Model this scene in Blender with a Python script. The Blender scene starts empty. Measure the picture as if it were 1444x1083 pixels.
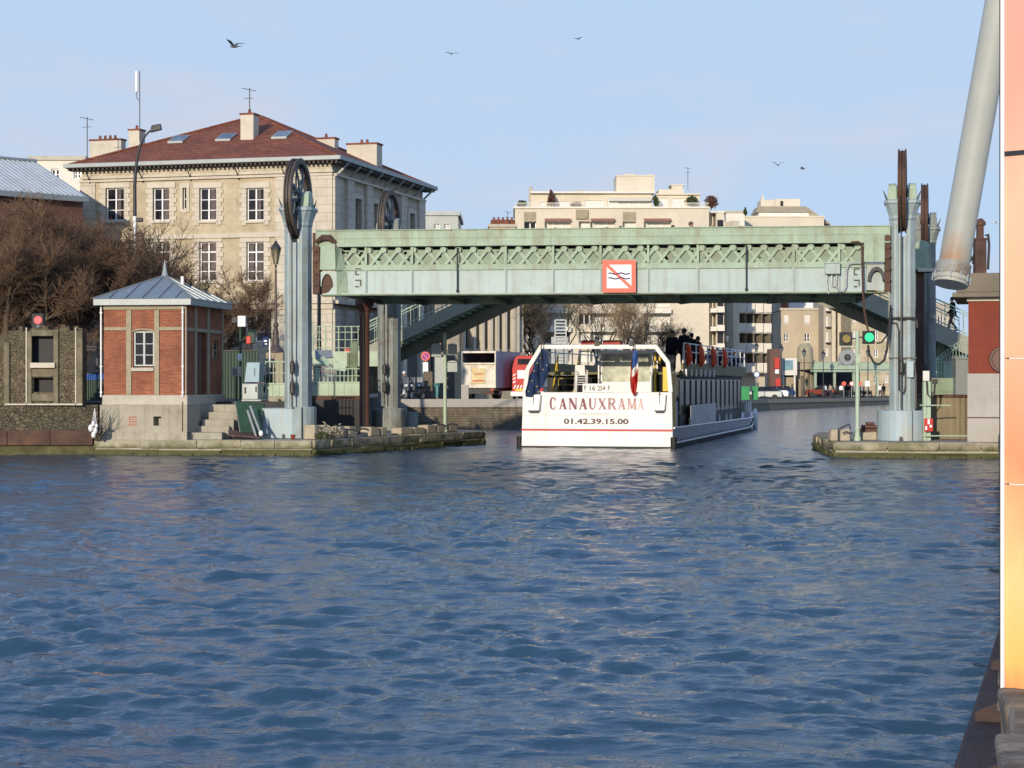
import bpy, bmesh, math, random
import numpy as np
from mathutils import Vector, Matrix, noise as mnoise

random.seed(7)
sc = bpy.context.scene
R = math.radians
# ---------------------------------------------------------------- camera
F, CX, CY, H = 2700.0, 722.0, 538.0, 2.75        # focal length in photo pixels, principal point, eye height above the water
cd = bpy.data.cameras.new('camera')
cam = bpy.data.objects.new('camera', cd)
sc.collection.objects.link(cam)
cam.location = (0, 0, H)
cam.rotation_euler = (R(90), 0, 0)
cd.sensor_width = 36
cd.lens = F / 1444 * 36
cd.shift_y = -(541.5 - CY) / 1444
cd.clip_start = 0.2
cd.clip_end = 6000
sc.camera = cam
# ---------------------------------------------------------------- sky
SUN_EL, SUN_AZ = 12.0, 198.0          # azimuth of the sun, clockwise from +Y (behind the camera, to the left)
w = bpy.data.worlds.new('World')
sc.world = w
w.use_nodes = True
nt = w.node_tree
nt.nodes.clear()
wo = nt.nodes.new('ShaderNodeOutputWorld')
bg = nt.nodes.new('ShaderNodeBackground')
bg.inputs[1].default_value = 0.15
sky = nt.nodes.new('ShaderNodeTexSky')
sky.sky_type = 'NISHITA'
sky.sun_disc = False
sky.sun_elevation = R(SUN_EL)
sky.sun_rotation = R(SUN_AZ)
sky.air_density = 1.0
sky.dust_density = 0.6
sky.ozone_density = 2.2
tc = nt.nodes.new('ShaderNodeTexCoord')
mp = nt.nodes.new('ShaderNodeMapping')
mp.inputs['Scale'].default_value = (1.6, 1.6, 6.0)
nz = nt.nodes.new('ShaderNodeTexNoise')
nz.inputs['Scale'].default_value = 3.6
nz.inputs['Detail'].default_value = 6
nz.inputs['Roughness'].default_value = 0.55
rp = nt.nodes.new('ShaderNodeValToRGB')
rp.color_ramp.elements[0].position = 0.43
rp.color_ramp.elements[0].color = (0, 0, 0, 1)
rp.color_ramp.elements[1].position = 0.64
rp.color_ramp.elements[1].color = (1, 1, 1, 1)
mx = nt.nodes.new('ShaderNodeMix')
mx.data_type = 'RGBA'
mx.inputs[7].default_value = (3.1, 3.95, 5.55, 1)
mr = nt.nodes.new('ShaderNodeSeparateXYZ'); nt.links.new(tc.outputs['Generated'], mr.inputs[0])
el = nt.nodes.new('ShaderNodeMapRange'); el.inputs[1].default_value = 0.17; el.inputs[2].default_value = 0.48; el.inputs[3].default_value = 0.96; el.inputs[4].default_value = 0.7
nt.links.new(mr.outputs[2], el.inputs[0])
thin = nt.nodes.new('ShaderNodeMix'); thin.data_type = 'RGBA'      # veil colour, paler where the cloud is thicker
thin.inputs[6].default_value = (2.72, 3.60, 4.90, 1); thin.inputs[7].default_value = (3.25, 3.60, 4.40, 1)
deep = nt.nodes.new('ShaderNodeMix'); deep.data_type = 'RGBA'; deep.inputs[7].default_value = (1.75, 2.95, 5.7, 1)      # bluer towards the zenith
dm = nt.nodes.new('ShaderNodeMapRange'); dm.inputs[1].default_value = 0.2; dm.inputs[2].default_value = 0.45; nt.links.new(mr.outputs[2], dm.inputs[0])
nt.links.new(dm.outputs[0], deep.inputs[0]); nt.links.new(thin.outputs[2], deep.inputs[6]); nt.links.new(deep.outputs[2], mx.inputs[7])
nt.links.new(tc.outputs['Generated'], mp.inputs[0])
nt.links.new(mp.outputs[0], nz.inputs['Vector'])
nt.links.new(nz.outputs[0], rp.inputs[0])
nt.links.new(rp.outputs[0], thin.inputs[0]); nt.links.new(el.outputs[0], mx.inputs[0])
nt.links.new(sky.outputs[0], mx.inputs[6])
nt.links.new(mx.outputs[2], bg.inputs[0])
nt.links.new(bg.outputs[0], wo.inputs[0])
# ---------------------------------------------------------------- sun
sd = bpy.data.lights.new('sun', 'SUN')
sd.energy = 3.3
sd.angle = R(0.6)
sd.color = (1.0, 0.87, 0.70)
sun = bpy.data.objects.new('sun', sd)
sc.collection.objects.link(sun)
sv = Vector((math.sin(R(SUN_AZ)) * math.cos(R(SUN_EL)), math.cos(R(SUN_AZ)) * math.cos(R(SUN_EL)), math.sin(R(SUN_EL))))
sun.rotation_euler = sv.to_track_quat('Z', 'Y').to_euler()
sun.location = (-20, -20, 40)
sc.view_settings.view_transform = 'Standard'
sc.view_settings.look = 'None'
sc.view_settings.exposure = 0.27
sc.view_settings.gamma = 1
sc.render.engine = 'CYCLES'
sc.cycles.max_bounces = 6
sc.cycles.use_denoising = True

# ---------------------------------------------------------------- geometry helpers
def W(px, py, Y):
    return Vector((Y * (px - CX) / F, Y, H - Y * (py - CY) / F))

def GX(px, Y):
    return Y * (px - CX) / F

def link(o, parent=None):
    sc.collection.objects.link(o)
    if parent:
        o.parent = parent
    return o

def tag(o, label=None, cat=None, group=None, kind=None):
    if label: o['label'] = label
    if cat: o['category'] = cat
    if group: o['group'] = group
    if kind: o['kind'] = kind
    return o

def thing(name, label, cat, loc=(0, 0, 0), rz=0.0, group=None):
    o = bpy.data.objects.new(name, None)
    o.empty_display_size = 0.3
    link(o)
    o.location = loc
    o.rotation_euler = (0, 0, rz)
    return tag(o, label, cat, group)

def copy_tree(o, loc=None, rz=None, label=None, parent=None):
    c = o.copy()
    link(c)
    c.parent = parent
    if loc is not None: c.location = loc
    if rz is not None: c.rotation_euler = (0, 0, rz)
    if label: c['label'] = label
    for ch in list(o.children):
        copy_tree(ch, parent=c)
    return c

class Fr:
    """a vertical plane given by two photo columns and their distances; local x along it, y away from the camera, z up"""
    def __init__(s, px0, Y0, px1, Y1, z0=0.0):
        s.P = Vector((GX(px0, Y0), Y0)); q = Vector((GX(px1, Y1), Y1))
        s.d = (q - s.P).normalized(); s.L = (q - s.P).length
        s.n = Vector((-s.d.y, s.d.x)); s.z0 = z0
        s.rz = math.atan2(s.d.y, s.d.x)
        s.loc = (s.P.x, s.P.y, z0)
    def u(s, px, dep=0.0):
        a = (px - CX) / F
        bx, by = s.P.x + dep * s.n.x, s.P.y + dep * s.n.y
        return (a * by - bx) / (s.d.x - a * s.d.y)
    def z(s, px, py, dep=0.0):
        y = s.P.y + s.u(px, dep) * s.d.y + dep * s.n.y
        return H - y * (py - CY) / F - s.z0
    def pt(s, px, py, dep=0.0):
        return Vector((s.u(px, dep), dep, s.z(px, py, dep)))
    def rect(s, x0, y0, x1, y1, dep=0.0):
        xm = (x0 + x1) / 2
        return s.u(x0, dep), s.u(x1, dep), s.z(xm, y1, dep), s.z(xm, y0, dep)
    def world(s, u, dep, z=0.0):
        p = s.P + u * s.d + dep * s.n
        return Vector((p.x, p.y, z + s.z0))

class MB:
    def __init__(s):
        s.v = []; s.f = []; s.m = []; s.cur = 0; s.st = []; s.mk = []
    def add(s, vs, fs, m=None):
        b = len(s.v); s.st.append((b, len(s.f))); s.v += [tuple(p) for p in vs]
        for f in fs:
            s.f.append(tuple(i + b for i in f)); s.m.append(s.cur if m is None else m)
        return s
    def box(s, x0, x1, y0, y1, z0, z1, m=None):
        vs = [(x, y, z) for z in (z0, z1) for y in (y0, y1) for x in (x0, x1)]
        return s.add(vs, [(0, 2, 3, 1), (4, 5, 7, 6), (0, 1, 5, 4), (2, 6, 7, 3), (0, 4, 6, 2), (1, 3, 7, 5)], m)
    def hexa(s, low, high, m=None):
        """low, high: four (x,y,z) corners each, same winding"""
        return s.add(list(low) + list(high), [(3, 2, 1, 0), (4, 5, 6, 7), (0, 1, 5, 4), (1, 2, 6, 5), (2, 3, 7, 6), (3, 0, 4, 7)], m)
    def prism(s, poly, fn, m=None):
        n = len(poly)
        vs = [fn(p, 0) for p in poly] + [fn(p, 1) for p in poly]
        fs = [tuple(range(n - 1, -1, -1)), tuple(range(n, 2 * n))]
        fs += [(i, (i + 1) % n, n + (i + 1) % n, n + i) for i in range(n)]
        return s.add(vs, fs, m)
    def py(s, poly, y0, y1, m=None):      # (x,z) outline pushed along y
        return s.prism(poly, lambda p, k: (p[0], y1 if k else y0, p[1]), m)
    def pz(s, poly, z0, z1, m=None):
        return s.prism(poly, lambda p, k: (p[0], p[1], z1 if k else z0), m)
    def px(s, poly, x0, x1, m=None):      # (y,z)
        return s.prism(poly, lambda p, k: (x1 if k else x0, p[0], p[1]), m)
    def tube(s, pts, r, n=8, m=None, caps=True):
        pts = [Vector(p) for p in pts]
        rs = r if isinstance(r, (list, tuple)) else [r] * len(pts)
        vs = []; up = None
        for i, p in enumerate(pts):
            a = pts[max(0, i - 1)]; b = pts[min(len(pts) - 1, i + 1)]
            t = (b - a)
            if t.length < 1e-9: t = Vector((0, 0, 1))
            t.normalize()
            if up is None:
                up = Vector((0, 0, 1)) if abs(t.z) < 0.9 else Vector((0, 1, 0))
            u = t.cross(up)
            if u.length < 1e-6: u = t.cross(Vector((1, 0, 0)))
            u.normalize(); up2 = u.cross(t); up = up2
            for k in range(n):
                an = 2 * math.pi * k / n
                vs.append(p + (u * math.cos(an) + up2 * math.sin(an)) * rs[i])
        fs = []
        for i in range(len(pts) - 1):
            for k in range(n):
                a0 = i * n + k; a1 = i * n + (k + 1) % n
                fs.append((a0, a1, a1 + n, a0 + n))
        if caps:
            fs.append(tuple(range(n - 1, -1, -1))); e = (len(pts) - 1) * n
            fs.append(tuple(range(e, e + n)))
        return s.add(vs, fs, m)
    def bar(s, p, q, w, h, m=None, up=(0, 0, 1)):
        p, q = Vector(p), Vector(q); t = (q - p).normalized()
        u = t.cross(Vector(up))
        if u.length < 1e-5: u = t.cross(Vector((0, 1, 0)))
        u.normalize(); v = u.cross(t).normalized()
        u *= w / 2; v *= h / 2
        return s.hexa([p - u - v, p + u - v, p + u + v, p - u + v], [q - u - v, q + u - v, q + u + v, q - u + v], m)
    def lathe(s, prof, cx=0, cy=0, n=16, m=None, a0=0.0):
        vs = []
        for r, z in prof:
            for k in range(n):
                an = a0 + 2 * math.pi * k / n
                vs.append((cx + r * math.cos(an), cy + r * math.sin(an), z))
        fs = [tuple(range(n - 1, -1, -1))]
        for i in range(len(prof) - 1):
            for k in range(n):
                a = i * n + k; b = i * n + (k + 1) % n
                fs.append((a, b, b + n, a + n))
        e = (len(prof) - 1) * n
        fs.append(tuple(range(e, e + n)))
        return s.add(vs, fs, m)
    def ball(s, c, r, nu=12, nv=8, sx=1, sy=1, sz=1, m=None):
        prof = [(max(1e-4, r * math.sin(math.pi * i / nv)), -r * math.cos(math.pi * i / nv)) for i in range(nv + 1)]
        b = len(s.v); s.lathe(prof, 0, 0, nu, m)
        for i in range(b, len(s.v)):
            x, y, z = s.v[i]; s.v[i] = (c[0] + x * sx, c[1] + y * sy, c[2] + z * sz)
        return s
    def disc(s, c, nrm, r, th, n=24, m=None):
        nrm = Vector(nrm).normalized(); c = Vector(c)
        return s.tube([c - nrm * th / 2, c + nrm * th / 2], r, n, m)
    def ring(s, c, axis, r, rr, n=32, k=6, m=None, a0=0, a1=2 * math.pi):
        axis = Vector(axis).normalized(); c = Vector(c)
        u = axis.orthogonal().normalized(); v = axis.cross(u)
        full = abs(a1 - a0 - 2 * math.pi) < 1e-6
        N = n if full else n + 1
        vs = []
        for i in range(N):
            an = a0 + (a1 - a0) * i / n
            dd = u * math.cos(an) + v * math.sin(an)
            for j in range(k):
                b = 2 * math.pi * j / k
                vs.append(c + dd * (r + rr * math.cos(b)) + axis * rr * math.sin(b))
        fs = []
        for i in range(n):
            i2 = (i + 1) % N
            for j in range(k):
                fs.append((i * k + j, i * k + (j + 1) % k, i2 * k + (j + 1) % k, i2 * k + j))
        return s.add(vs, fs, m)
    def holes(s, x0, x1, z0, z1, y, depth, hs, m=None, mr=None):
        """a wall sheet at y facing -y with rectangular openings (hx0,hx1,hz0,hz1) and their reveals"""
        hs = [(max(x0, a), min(x1, b), max(z0, c), min(z1, d)) for a, b, c, d in hs]
        hs = [h for h in hs if h[1] > h[0] and h[3] > h[2]]
        xs = sorted({round(t, 4) for t in [x0, x1] + [h[0] for h in hs] + [h[1] for h in hs]})
        zs = sorted({round(t, 4) for t in [z0, z1] + [h[2] for h in hs] + [h[3] for h in hs]})
        for i in range(len(xs) - 1):
            for j in range(len(zs) - 1):
                cx, cz = (xs[i] + xs[i + 1]) / 2, (zs[j] + zs[j + 1]) / 2
                if any(a < cx < b and c < cz < d for a, b, c, d in hs): continue
                s.add([(xs[i], y, zs[j]), (xs[i + 1], y, zs[j]), (xs[i + 1], y, zs[j + 1]), (xs[i], y, zs[j + 1])], [(0, 1, 2, 3)], m)
        for a, b, c, d in hs:
            e = y + depth
            s.add([(a, y, c), (b, y, c), (b, y, d), (a, y, d), (a, e, c), (b, e, c), (b, e, d), (a, e, d)],
                  [(0, 4, 5, 1), (1, 5, 6, 2), (2, 6, 7, 3), (3, 7, 4, 0)], mr if mr is not None else m)
        return s
    def mark(s):
        s.mk.append((len(s.v), len(s.f)))
    def each(s, name, mats, parent=None, **k):
        """every piece (or every marked run of pieces) as a mesh of its own"""
        cuts = (s.mk or s.st) + [(len(s.v), len(s.f))]; out = []
        for (v0, f0), (v1, f1) in zip(cuts[:-1], cuts[1:]):
            if f1 == f0: continue
            m = MB(); m.v = s.v[v0:v1]; m.f = [tuple(i - v0 for i in f) for f in s.f[f0:f1]]; m.m = s.m[f0:f1]
            out.append(m.build(name, mats, parent, **k))
        return out
    def build(s, name, mats, parent=None, smooth=None, bevel=0, recalc=True):
        me = bpy.data.meshes.new(name)
        me.from_pydata(s.v, [], s.f)
        if not isinstance(mats, (list, tuple)): mats = [mats]
        for mm in mats: me.materials.append(mm)
        if len(mats) > 1: me.polygons.foreach_set('material_index', s.m)
        if recalc:
            bm = bmesh.new(); bm.from_mesh(me)
            bmesh.ops.recalc_face_normals(bm, faces=bm.faces)
            bm.to_mesh(me); bm.free()
        me.update()
        if smooth:
            me.shade_smooth(); me.set_sharp_from_angle(angle=R(smooth))
        o = bpy.data.objects.new(name, me)
        link(o, parent)
        if bevel:
            b = o.modifiers.new('bevel', 'BEVEL'); b.width = bevel; b.segments = 2; b.limit_method = 'ANGLE'; b.angle_limit = R(50)
        return o

# ---------------------------------------------------------------- materials
def _new(name):
    m = bpy.data.materials.new(name); m.use_nodes = True
    t = m.node_tree; b = t.nodes['Principled BSDF']
    return m, t, b

def _n(t, kind, **kw):
    n = t.nodes.new(kind)
    for k, v in kw.items():
        if k in n.inputs: n.inputs[k].default_value = v
        else: setattr(n, k, v)
    return n

def _mix(t, fac, a, b, mode='MIX'):
    n = t.nodes.new('ShaderNodeMix'); n.data_type = 'RGBA'; n.blend_type = mode
    for i, x in ((0, fac), (6, a), (7, b)):
        if isinstance(x, (int, float)): n.inputs[i].default_value = x
        elif isinstance(x, (tuple, list)): n.inputs[i].default_value = (*x[:3], 1)
        else: t.links.new(x, n.inputs[i])
    return n.outputs[2]

def _coord(t, scale=(1, 1, 1), world=False):
    if world:
        g = t.nodes.new('ShaderNodeNewGeometry'); src = g.outputs['Position']
    else:
        g = t.nodes.new('ShaderNodeTexCoord'); src = g.outputs['Object']
    m = t.nodes.new('ShaderNodeMapping'); m.inputs['Scale'].default_value = scale
    t.links.new(src, m.inputs[0]); return m.outputs[0]

def _noise(t, vec, scale, detail=4, rough=0.6, lo=0.35, hi=0.65):
    n = _n(t, 'ShaderNodeTexNoise', Scale=scale, Detail=detail, Roughness=rough)
    t.links.new(vec, n.inputs['Vector'])
    r = t.nodes.new('ShaderNodeMapRange'); r.inputs[1].default_value = lo; r.inputs[2].default_value = hi
    t.links.new(n.outputs[0], r.inputs[0]); return r.outputs[0]

def dark(c, k): return tuple(max(0, x * k) for x in c[:3])

def pm(name, col, var=0.18, scale=1.5, rough=0.75, metal=0.0, bump=0.15, bscale=14.0, stain=None, samt=0.5, sscale=1.2, streak=None, stk=(5, 5, 0.35), stamt=0.5, spec=0.4, emit=None, estr=0.0, fine=0.12, fscale=30):
    m, t, b = _new(name)
    v = _coord(t)
    c = _mix(t, _noise(t, v, scale, 5, 0.6, 0.3, 0.7), dark(col, 1 - var), dark(col, 1 + var))
    if fine:
        c = _mix(t, _noise(t, v, fscale, 3, 0.6, 0.3, 0.7), _mix(t, 1.0, c, (1 - fine,) * 3, 'MULTIPLY'), c)
    if stain:
        f = _noise(t, v, sscale, 7, 0.7, 0.5, 0.68)
        mu = t.nodes.new('ShaderNodeMath'); mu.operation = 'MULTIPLY'; mu.inputs[1].default_value = samt
        t.links.new(f, mu.inputs[0]); c = _mix(t, mu.outputs[0], c, stain)
    if streak:
        vv = _coord(t, stk)
        f = _noise(t, vv, 1.0, 5, 0.65, 0.5, 0.72)
        mu = t.nodes.new('ShaderNodeMath'); mu.operation = 'MULTIPLY'; mu.inputs[1].default_value = stamt
        t.links.new(f, mu.inputs[0]); c = _mix(t, mu.outputs[0], c, streak)
    t.links.new(c, b.inputs['Base Color'])
    b.inputs['Roughness'].default_value = rough
    b.inputs['Metallic'].default_value = metal
    b.inputs['Specular IOR Level'].default_value = spec
    if bump:
        n = _n(t, 'ShaderNodeTexNoise', Scale=bscale, Detail=5)
        t.links.new(v, n.inputs['Vector'])
        bn = _n(t, 'ShaderNodeBump', Strength=bump, Distance=0.05)
        t.links.new(n.outputs[0], bn.inputs['Height']); t.links.new(bn.outputs[0], b.inputs['Normal'])
    if emit:
        b.inputs['Emission Color'].default_value = (*emit, 1); b.inputs['Emission Strength'].default_value = estr
    return m

def courses(name, c1, c2, mortar, bw=0.22, bh=0.07, ms=0.012, offset=0.5, var=0.25, vs=0.8, stain=None, samt=0.5, sscale=0.7, rough=0.85, bump=0.5, streak=None, stamt=0.4, wob=0.0):
    """bricks or stone courses laid along local x/y and z"""
    m, t, b = _new(name)
    v = _coord(t)
    sp = t.nodes.new('ShaderNodeSeparateXYZ'); t.links.new(v, sp.inputs[0])
    ad = t.nodes.new('ShaderNodeMath'); ad.operation = 'ADD'
    t.links.new(sp.outputs[0], ad.inputs[0]); t.links.new(sp.outputs[1], ad.inputs[1])
    cb = t.nodes.new('ShaderNodeCombineXYZ'); t.links.new(ad.outputs[0], cb.inputs[0]); t.links.new(sp.outputs[2], cb.inputs[1])
    vec = cb.outputs[0]
    if wob:
        n = _n(t, 'ShaderNodeTexNoise', Scale=1.3, Detail=3); t.links.new(v, n.inputs['Vector'])
        s1 = t.nodes.new('ShaderNodeVectorMath'); s1.operation = 'SCALE'; s1.inputs['Scale'].default_value = wob
        t.links.new(n.outputs[1], s1.inputs[0])
        a1 = t.nodes.new('ShaderNodeVectorMath'); t.links.new(vec, a1.inputs[0]); t.links.new(s1.outputs[0], a1.inputs[1]); vec = a1.outputs[0]
    br = t.nodes.new('ShaderNodeTexBrick'); br.offset = offset
    br.inputs['Scale'].default_value = 1.0
    br.inputs['Brick Width'].default_value = bw; br.inputs['Row Height'].default_value = bh
    br.inputs['Mortar Size'].default_value = ms; br.inputs['Mortar Smooth'].default_value = 0.3
    br.inputs['Color1'].default_value = (*c1, 1); br.inputs['Color2'].default_value = (*c2, 1); br.inputs['Mortar'].default_value = (*mortar, 1)
    t.links.new(vec, br.inputs['Vector'])
    c = _mix(t, 1.0, br.outputs[0], _mix(t, _noise(t, v, vs, 6, 0.65, 0.3, 0.7), (1 - var,) * 3, (1 + var * 0.4,) * 3), 'MULTIPLY')
    if stain:
        f = _noise(t, v, sscale, 8, 0.7, 0.5, 0.66)
        mu = t.nodes.new('ShaderNodeMath'); mu.operation = 'MULTIPLY'; mu.inputs[1].default_value = samt
        t.links.new(f, mu.inputs[0]); c = _mix(t, mu.outputs[0], c, stain)
    if streak:
        f = _noise(t, _coord(t, (2.2, 2.2, 0.25)), 1.0, 5, 0.65, 0.5, 0.72)
        mu = t.nodes.new('ShaderNodeMath'); mu.operation = 'MULTIPLY'; mu.inputs[1].default_value = stamt
        t.links.new(f, mu.inputs[0]); c = _mix(t, mu.outputs[0], c, streak)
    t.links.new(c, b.inputs['Base Color']); b.inputs['Roughness'].default_value = rough; b.inputs['Specular IOR Level'].default_value = 0.25
    n = _n(t, 'ShaderNodeTexNoise', Scale=18, Detail=4); t.links.new(v, n.inputs['Vector'])
    mm = t.nodes.new('ShaderNodeMath'); mm.operation = 'MULTIPLY_ADD'; mm.inputs[1].default_value = -0.7
    t.links.new(br.outputs['Fac'], mm.inputs[0]); t.links.new(n.outputs[0], mm.inputs[2])
    bn = _n(t, 'ShaderNodeBump', Strength=bump, Distance=0.03)
    t.links.new(mm.outputs[0], bn.inputs['Height']); t.links.new(bn.outputs[0], b.inputs['Normal'])
    return m

def rubble(name, c1, c2, mortar, scale=2.2, bump=0.8, stain=None, samt=0.5):
    m, t, b = _new(name); v = _coord(t, (1, 1, 1.5))
    vo = _n(t, 'ShaderNodeTexVoronoi', Scale=scale); vo.feature = 'DISTANCE_TO_EDGE'; t.links.new(v, vo.inputs['Vector'])
    v2 = _n(t, 'ShaderNodeTexVoronoi', Scale=scale); t.links.new(v, v2.inputs['Vector'])
    sp = t.nodes.new('ShaderNodeSeparateXYZ'); t.links.new(v2.outputs['Color'], sp.inputs[0])
    c = _mix(t, sp.outputs[0], c1, c2)
    r = t.nodes.new('ShaderNodeMapRange'); r.inputs[1].default_value = 0.01; r.inputs[2].default_value = 0.06; t.links.new(vo.outputs['Distance'], r.inputs[0])
    c = _mix(t, r.outputs[0], mortar, c)
    c = _mix(t, 1.0, c, _mix(t, _noise(t, _coord(t), 3.0, 7, 0.7, 0.3, 0.7), (0.5,) * 3, (1.15,) * 3), 'MULTIPLY')
    if stain:
        f = _noise(t, _coord(t), 0.6, 7, 0.7, 0.45, 0.6)
        mu = t.nodes.new('ShaderNodeMath'); mu.operation = 'MULTIPLY'; mu.inputs[1].default_value = samt
        t.links.new(f, mu.inputs[0]); c = _mix(t, mu.outputs[0], c, stain)
    t.links.new(c, b.inputs['Base Color']); b.inputs['Roughness'].default_value = 0.92; b.inputs['Specular IOR Level'].default_value = 0.2
    bn = _n(t, 'ShaderNodeBump', Strength=bump, Distance=0.06); t.links.new(r.outputs[0], bn.inputs['Height']); t.links.new(bn.outputs[0], b.inputs['Normal'])
    return m

def glass(name, col=(0.016, 0.015, 0.018), rough=0.1, spec=0.35):
    m, t, b = _new(name)
    v = _coord(t)
    c = _mix(t, _noise(t, v, 0.9, 3, 0.6, 0.35, 0.65), dark(col, 0.5), dark(col, 1.9))
    t.links.new(c, b.inputs['Base Color'])
    b.inputs['Roughness'].default_value = rough; b.inputs['Specular IOR Level'].default_value = spec
    n = _n(t, 'ShaderNodeTexNoise', Scale=1.2, Detail=2); t.links.new(v, n.inputs['Vector'])
    bn = _n(t, 'ShaderNodeBump', Strength=0.06, Distance=0.05); t.links.new(n.outputs[0], bn.inputs['Height']); t.links.new(bn.outputs[0], b.inputs['Normal'])
    return m

M = {}
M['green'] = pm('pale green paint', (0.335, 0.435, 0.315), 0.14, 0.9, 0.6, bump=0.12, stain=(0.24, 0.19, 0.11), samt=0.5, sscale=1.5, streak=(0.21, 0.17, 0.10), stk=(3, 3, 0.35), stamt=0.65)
M['green_in'] = pm('darker green paint and plate shade', (0.24, 0.315, 0.22), 0.15, 0.9, 0.6, stain=(0.16, 0.12, 0.07), samt=0.5)
M['web'] = pm('pale blue grey paint', (0.385, 0.475, 0.445), 0.07, 0.6, 0.5, bump=0.08, stain=(0.28, 0.27, 0.20), samt=0.4, sscale=0.9, streak=(0.24, 0.20, 0.14), stk=(3, 3, 0.3), stamt=0.5)
M['tower'] = pm('blue grey green column paint', (0.29, 0.365, 0.375), 0.12, 0.9, 0.5, bump=0.1, stain=(0.20, 0.16, 0.11), samt=0.5, streak=(0.18, 0.18, 0.14), stamt=0.6)
M['drum'] = pm('pale blue base paint', (0.35, 0.445, 0.47), 0.08, 0.8, 0.5, bump=0.1, stain=(0.42, 0.33, 0.18), samt=0.55, sscale=0.9, streak=(0.40, 0.28, 0.14), stamt=0.4)
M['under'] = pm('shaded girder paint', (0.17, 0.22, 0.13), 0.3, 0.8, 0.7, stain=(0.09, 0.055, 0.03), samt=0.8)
M['rust'] = pm('rusty iron', (0.085, 0.046, 0.032), 0.35, 1.6, 0.8, bump=0.3, stain=(0.15, 0.07, 0.035), samt=0.7)
M['brown'] = pm('red brown iron paint', (0.12, 0.055, 0.038), 0.2, 1.2, 0.55, bump=0.1)
M['wheelpaint'] = pm('dark blue grey wheel paint', (0.10, 0.12, 0.13), 0.3, 2.0, 0.45, stain=(0.10, 0.05, 0.03), samt=0.7)
M['dark'] = pm('dark iron', (0.03, 0.03, 0.032), 0.2, 2, 0.5, bump=0.05)
M['rubber'] = pm('black rubber', (0.015, 0.015, 0.015), 0.2, 2, 0.6, bump=0.05)
M['cable'] = pm('steel cable', (0.06, 0.055, 0.05), 0.2, 6, 0.5, 0.4)
M['steel'] = pm('galvanised steel', (0.42, 0.43, 0.42), 0.12, 2, 0.45, 0.3)
M['zinc'] = pm('zinc sheet', (0.27, 0.295, 0.29), 0.1, 1.2, 0.42, 0.35, bump=0.06, streak=(0.18, 0.21, 0.23), stamt=0.5)
M['zinc_pale'] = pm('pale zinc gutter', (0.34, 0.37, 0.355), 0.08, 1.5, 0.5, 0.2, bump=0.05, streak=(0.3, 0.33, 0.32), stamt=0.5)
M['white'] = pm('white paint', (0.80, 0.79, 0.76), 0.04, 1.0, 0.4, bump=0.03, fine=0.04)
M['boat_white'] = pm('white boat enamel', (0.76, 0.765, 0.77), 0.03, 0.6, 0.35, bump=0.02, fine=0.03, streak=(0.66, 0.60, 0.50), stk=(3.0, 3.0, 0.4), stamt=0.5)
M['boat_grey'] = pm('blue grey boat side', (0.37, 0.39, 0.43), 0.08, 0.7, 0.4, bump=0.03, streak=(0.2, 0.2, 0.2), stamt=0.3)
M['boat_dark'] = pm('dark boat panel', (0.035, 0.036, 0.034), 0.2, 0.9, 0.65, bump=0.02)
M['red'] = pm('red paint', (0.55, 0.035, 0.025), 0.1, 1.0, 0.45, bump=0.03)
M['line_red'] = pm('faded red stripe', (0.50, 0.07, 0.08), 0.1, 1.0, 0.5, bump=0)
M['orange'] = pm('orange life vest', (0.85, 0.11, 0.04), 0.12, 4, 0.7)
M['yellow'] = pm('yellow paint', (0.75, 0.52, 0.04), 0.1, 1.0, 0.5, bump=0.03)
M['navy'] = pm('navy cloth', (0.02, 0.045, 0.13), 0.15, 5, 0.9)
M['blue'] = pm('blue paint', (0.04, 0.12, 0.38), 0.1, 1.0, 0.5)
M['black'] = pm('black cloth', (0.008, 0.008, 0.010), 0.3, 5, 0.95, spec=0.2)
M['skin'] = pm('skin', (0.42, 0.23, 0.15), 0.08, 4, 0.6, bump=0)
M['hair'] = pm('dark hair', (0.025, 0.016, 0.012), 0.2, 8, 0.8)
M['coat_brown'] = pm('brown coat', (0.10, 0.065, 0.04), 0.2, 5, 0.9)
M['coat_grey'] = pm('grey coat', (0.10, 0.10, 0.11), 0.2, 5, 0.9)
M['jeans'] = pm('dark trousers', (0.03, 0.035, 0.055), 0.2, 5, 0.9)
M['pink'] = pm('pink cloth', (0.62, 0.20, 0.35), 0.1, 5, 0.9)
M['limestone'] = courses('limestone courses', (0.50, 0.44, 0.335), (0.55, 0.485, 0.37), (0.34, 0.29, 0.21), 0.95, 0.42, 0.018, var=0.22, stain=(0.28, 0.22, 0.13), samt=0.35, streak=(0.24, 0.2, 0.14), bump=0.25)
M['trimstone'] = pm('pale dressed stone', (0.60, 0.54, 0.43), 0.1, 0.9, 0.85, bump=0.15, stain=(0.36, 0.29, 0.19), samt=0.3, streak=(0.34, 0.29, 0.2), stamt=0.3)
M['cornerstone'] = courses('pale corner blocks', (0.60, 0.54, 0.43), (0.56, 0.50, 0.40), (0.34, 0.30, 0.22), 1.4, 0.55, 0.02, var=0.15, stain=(0.38, 0.31, 0.2), samt=0.25, bump=0.25)
M['render_ochre'] = courses('ochre rubble infill', (0.52, 0.44, 0.30), (0.48, 0.40, 0.265), (0.53, 0.455, 0.315), 0.38, 0.17, 0.018, var=0.3, stain=(0.26, 0.19, 0.10), samt=0.4, bump=0.35, wob=0.06)
M['tile'] = courses('red roof tiles', (0.24, 0.078, 0.042), (0.31, 0.115, 0.065), (0.12, 0.035, 0.022), 0.24, 0.20, 0.02, var=0.3, vs=0.5, stain=(0.13, 0.06, 0.04), samt=0.5, bump=0.6)
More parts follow.
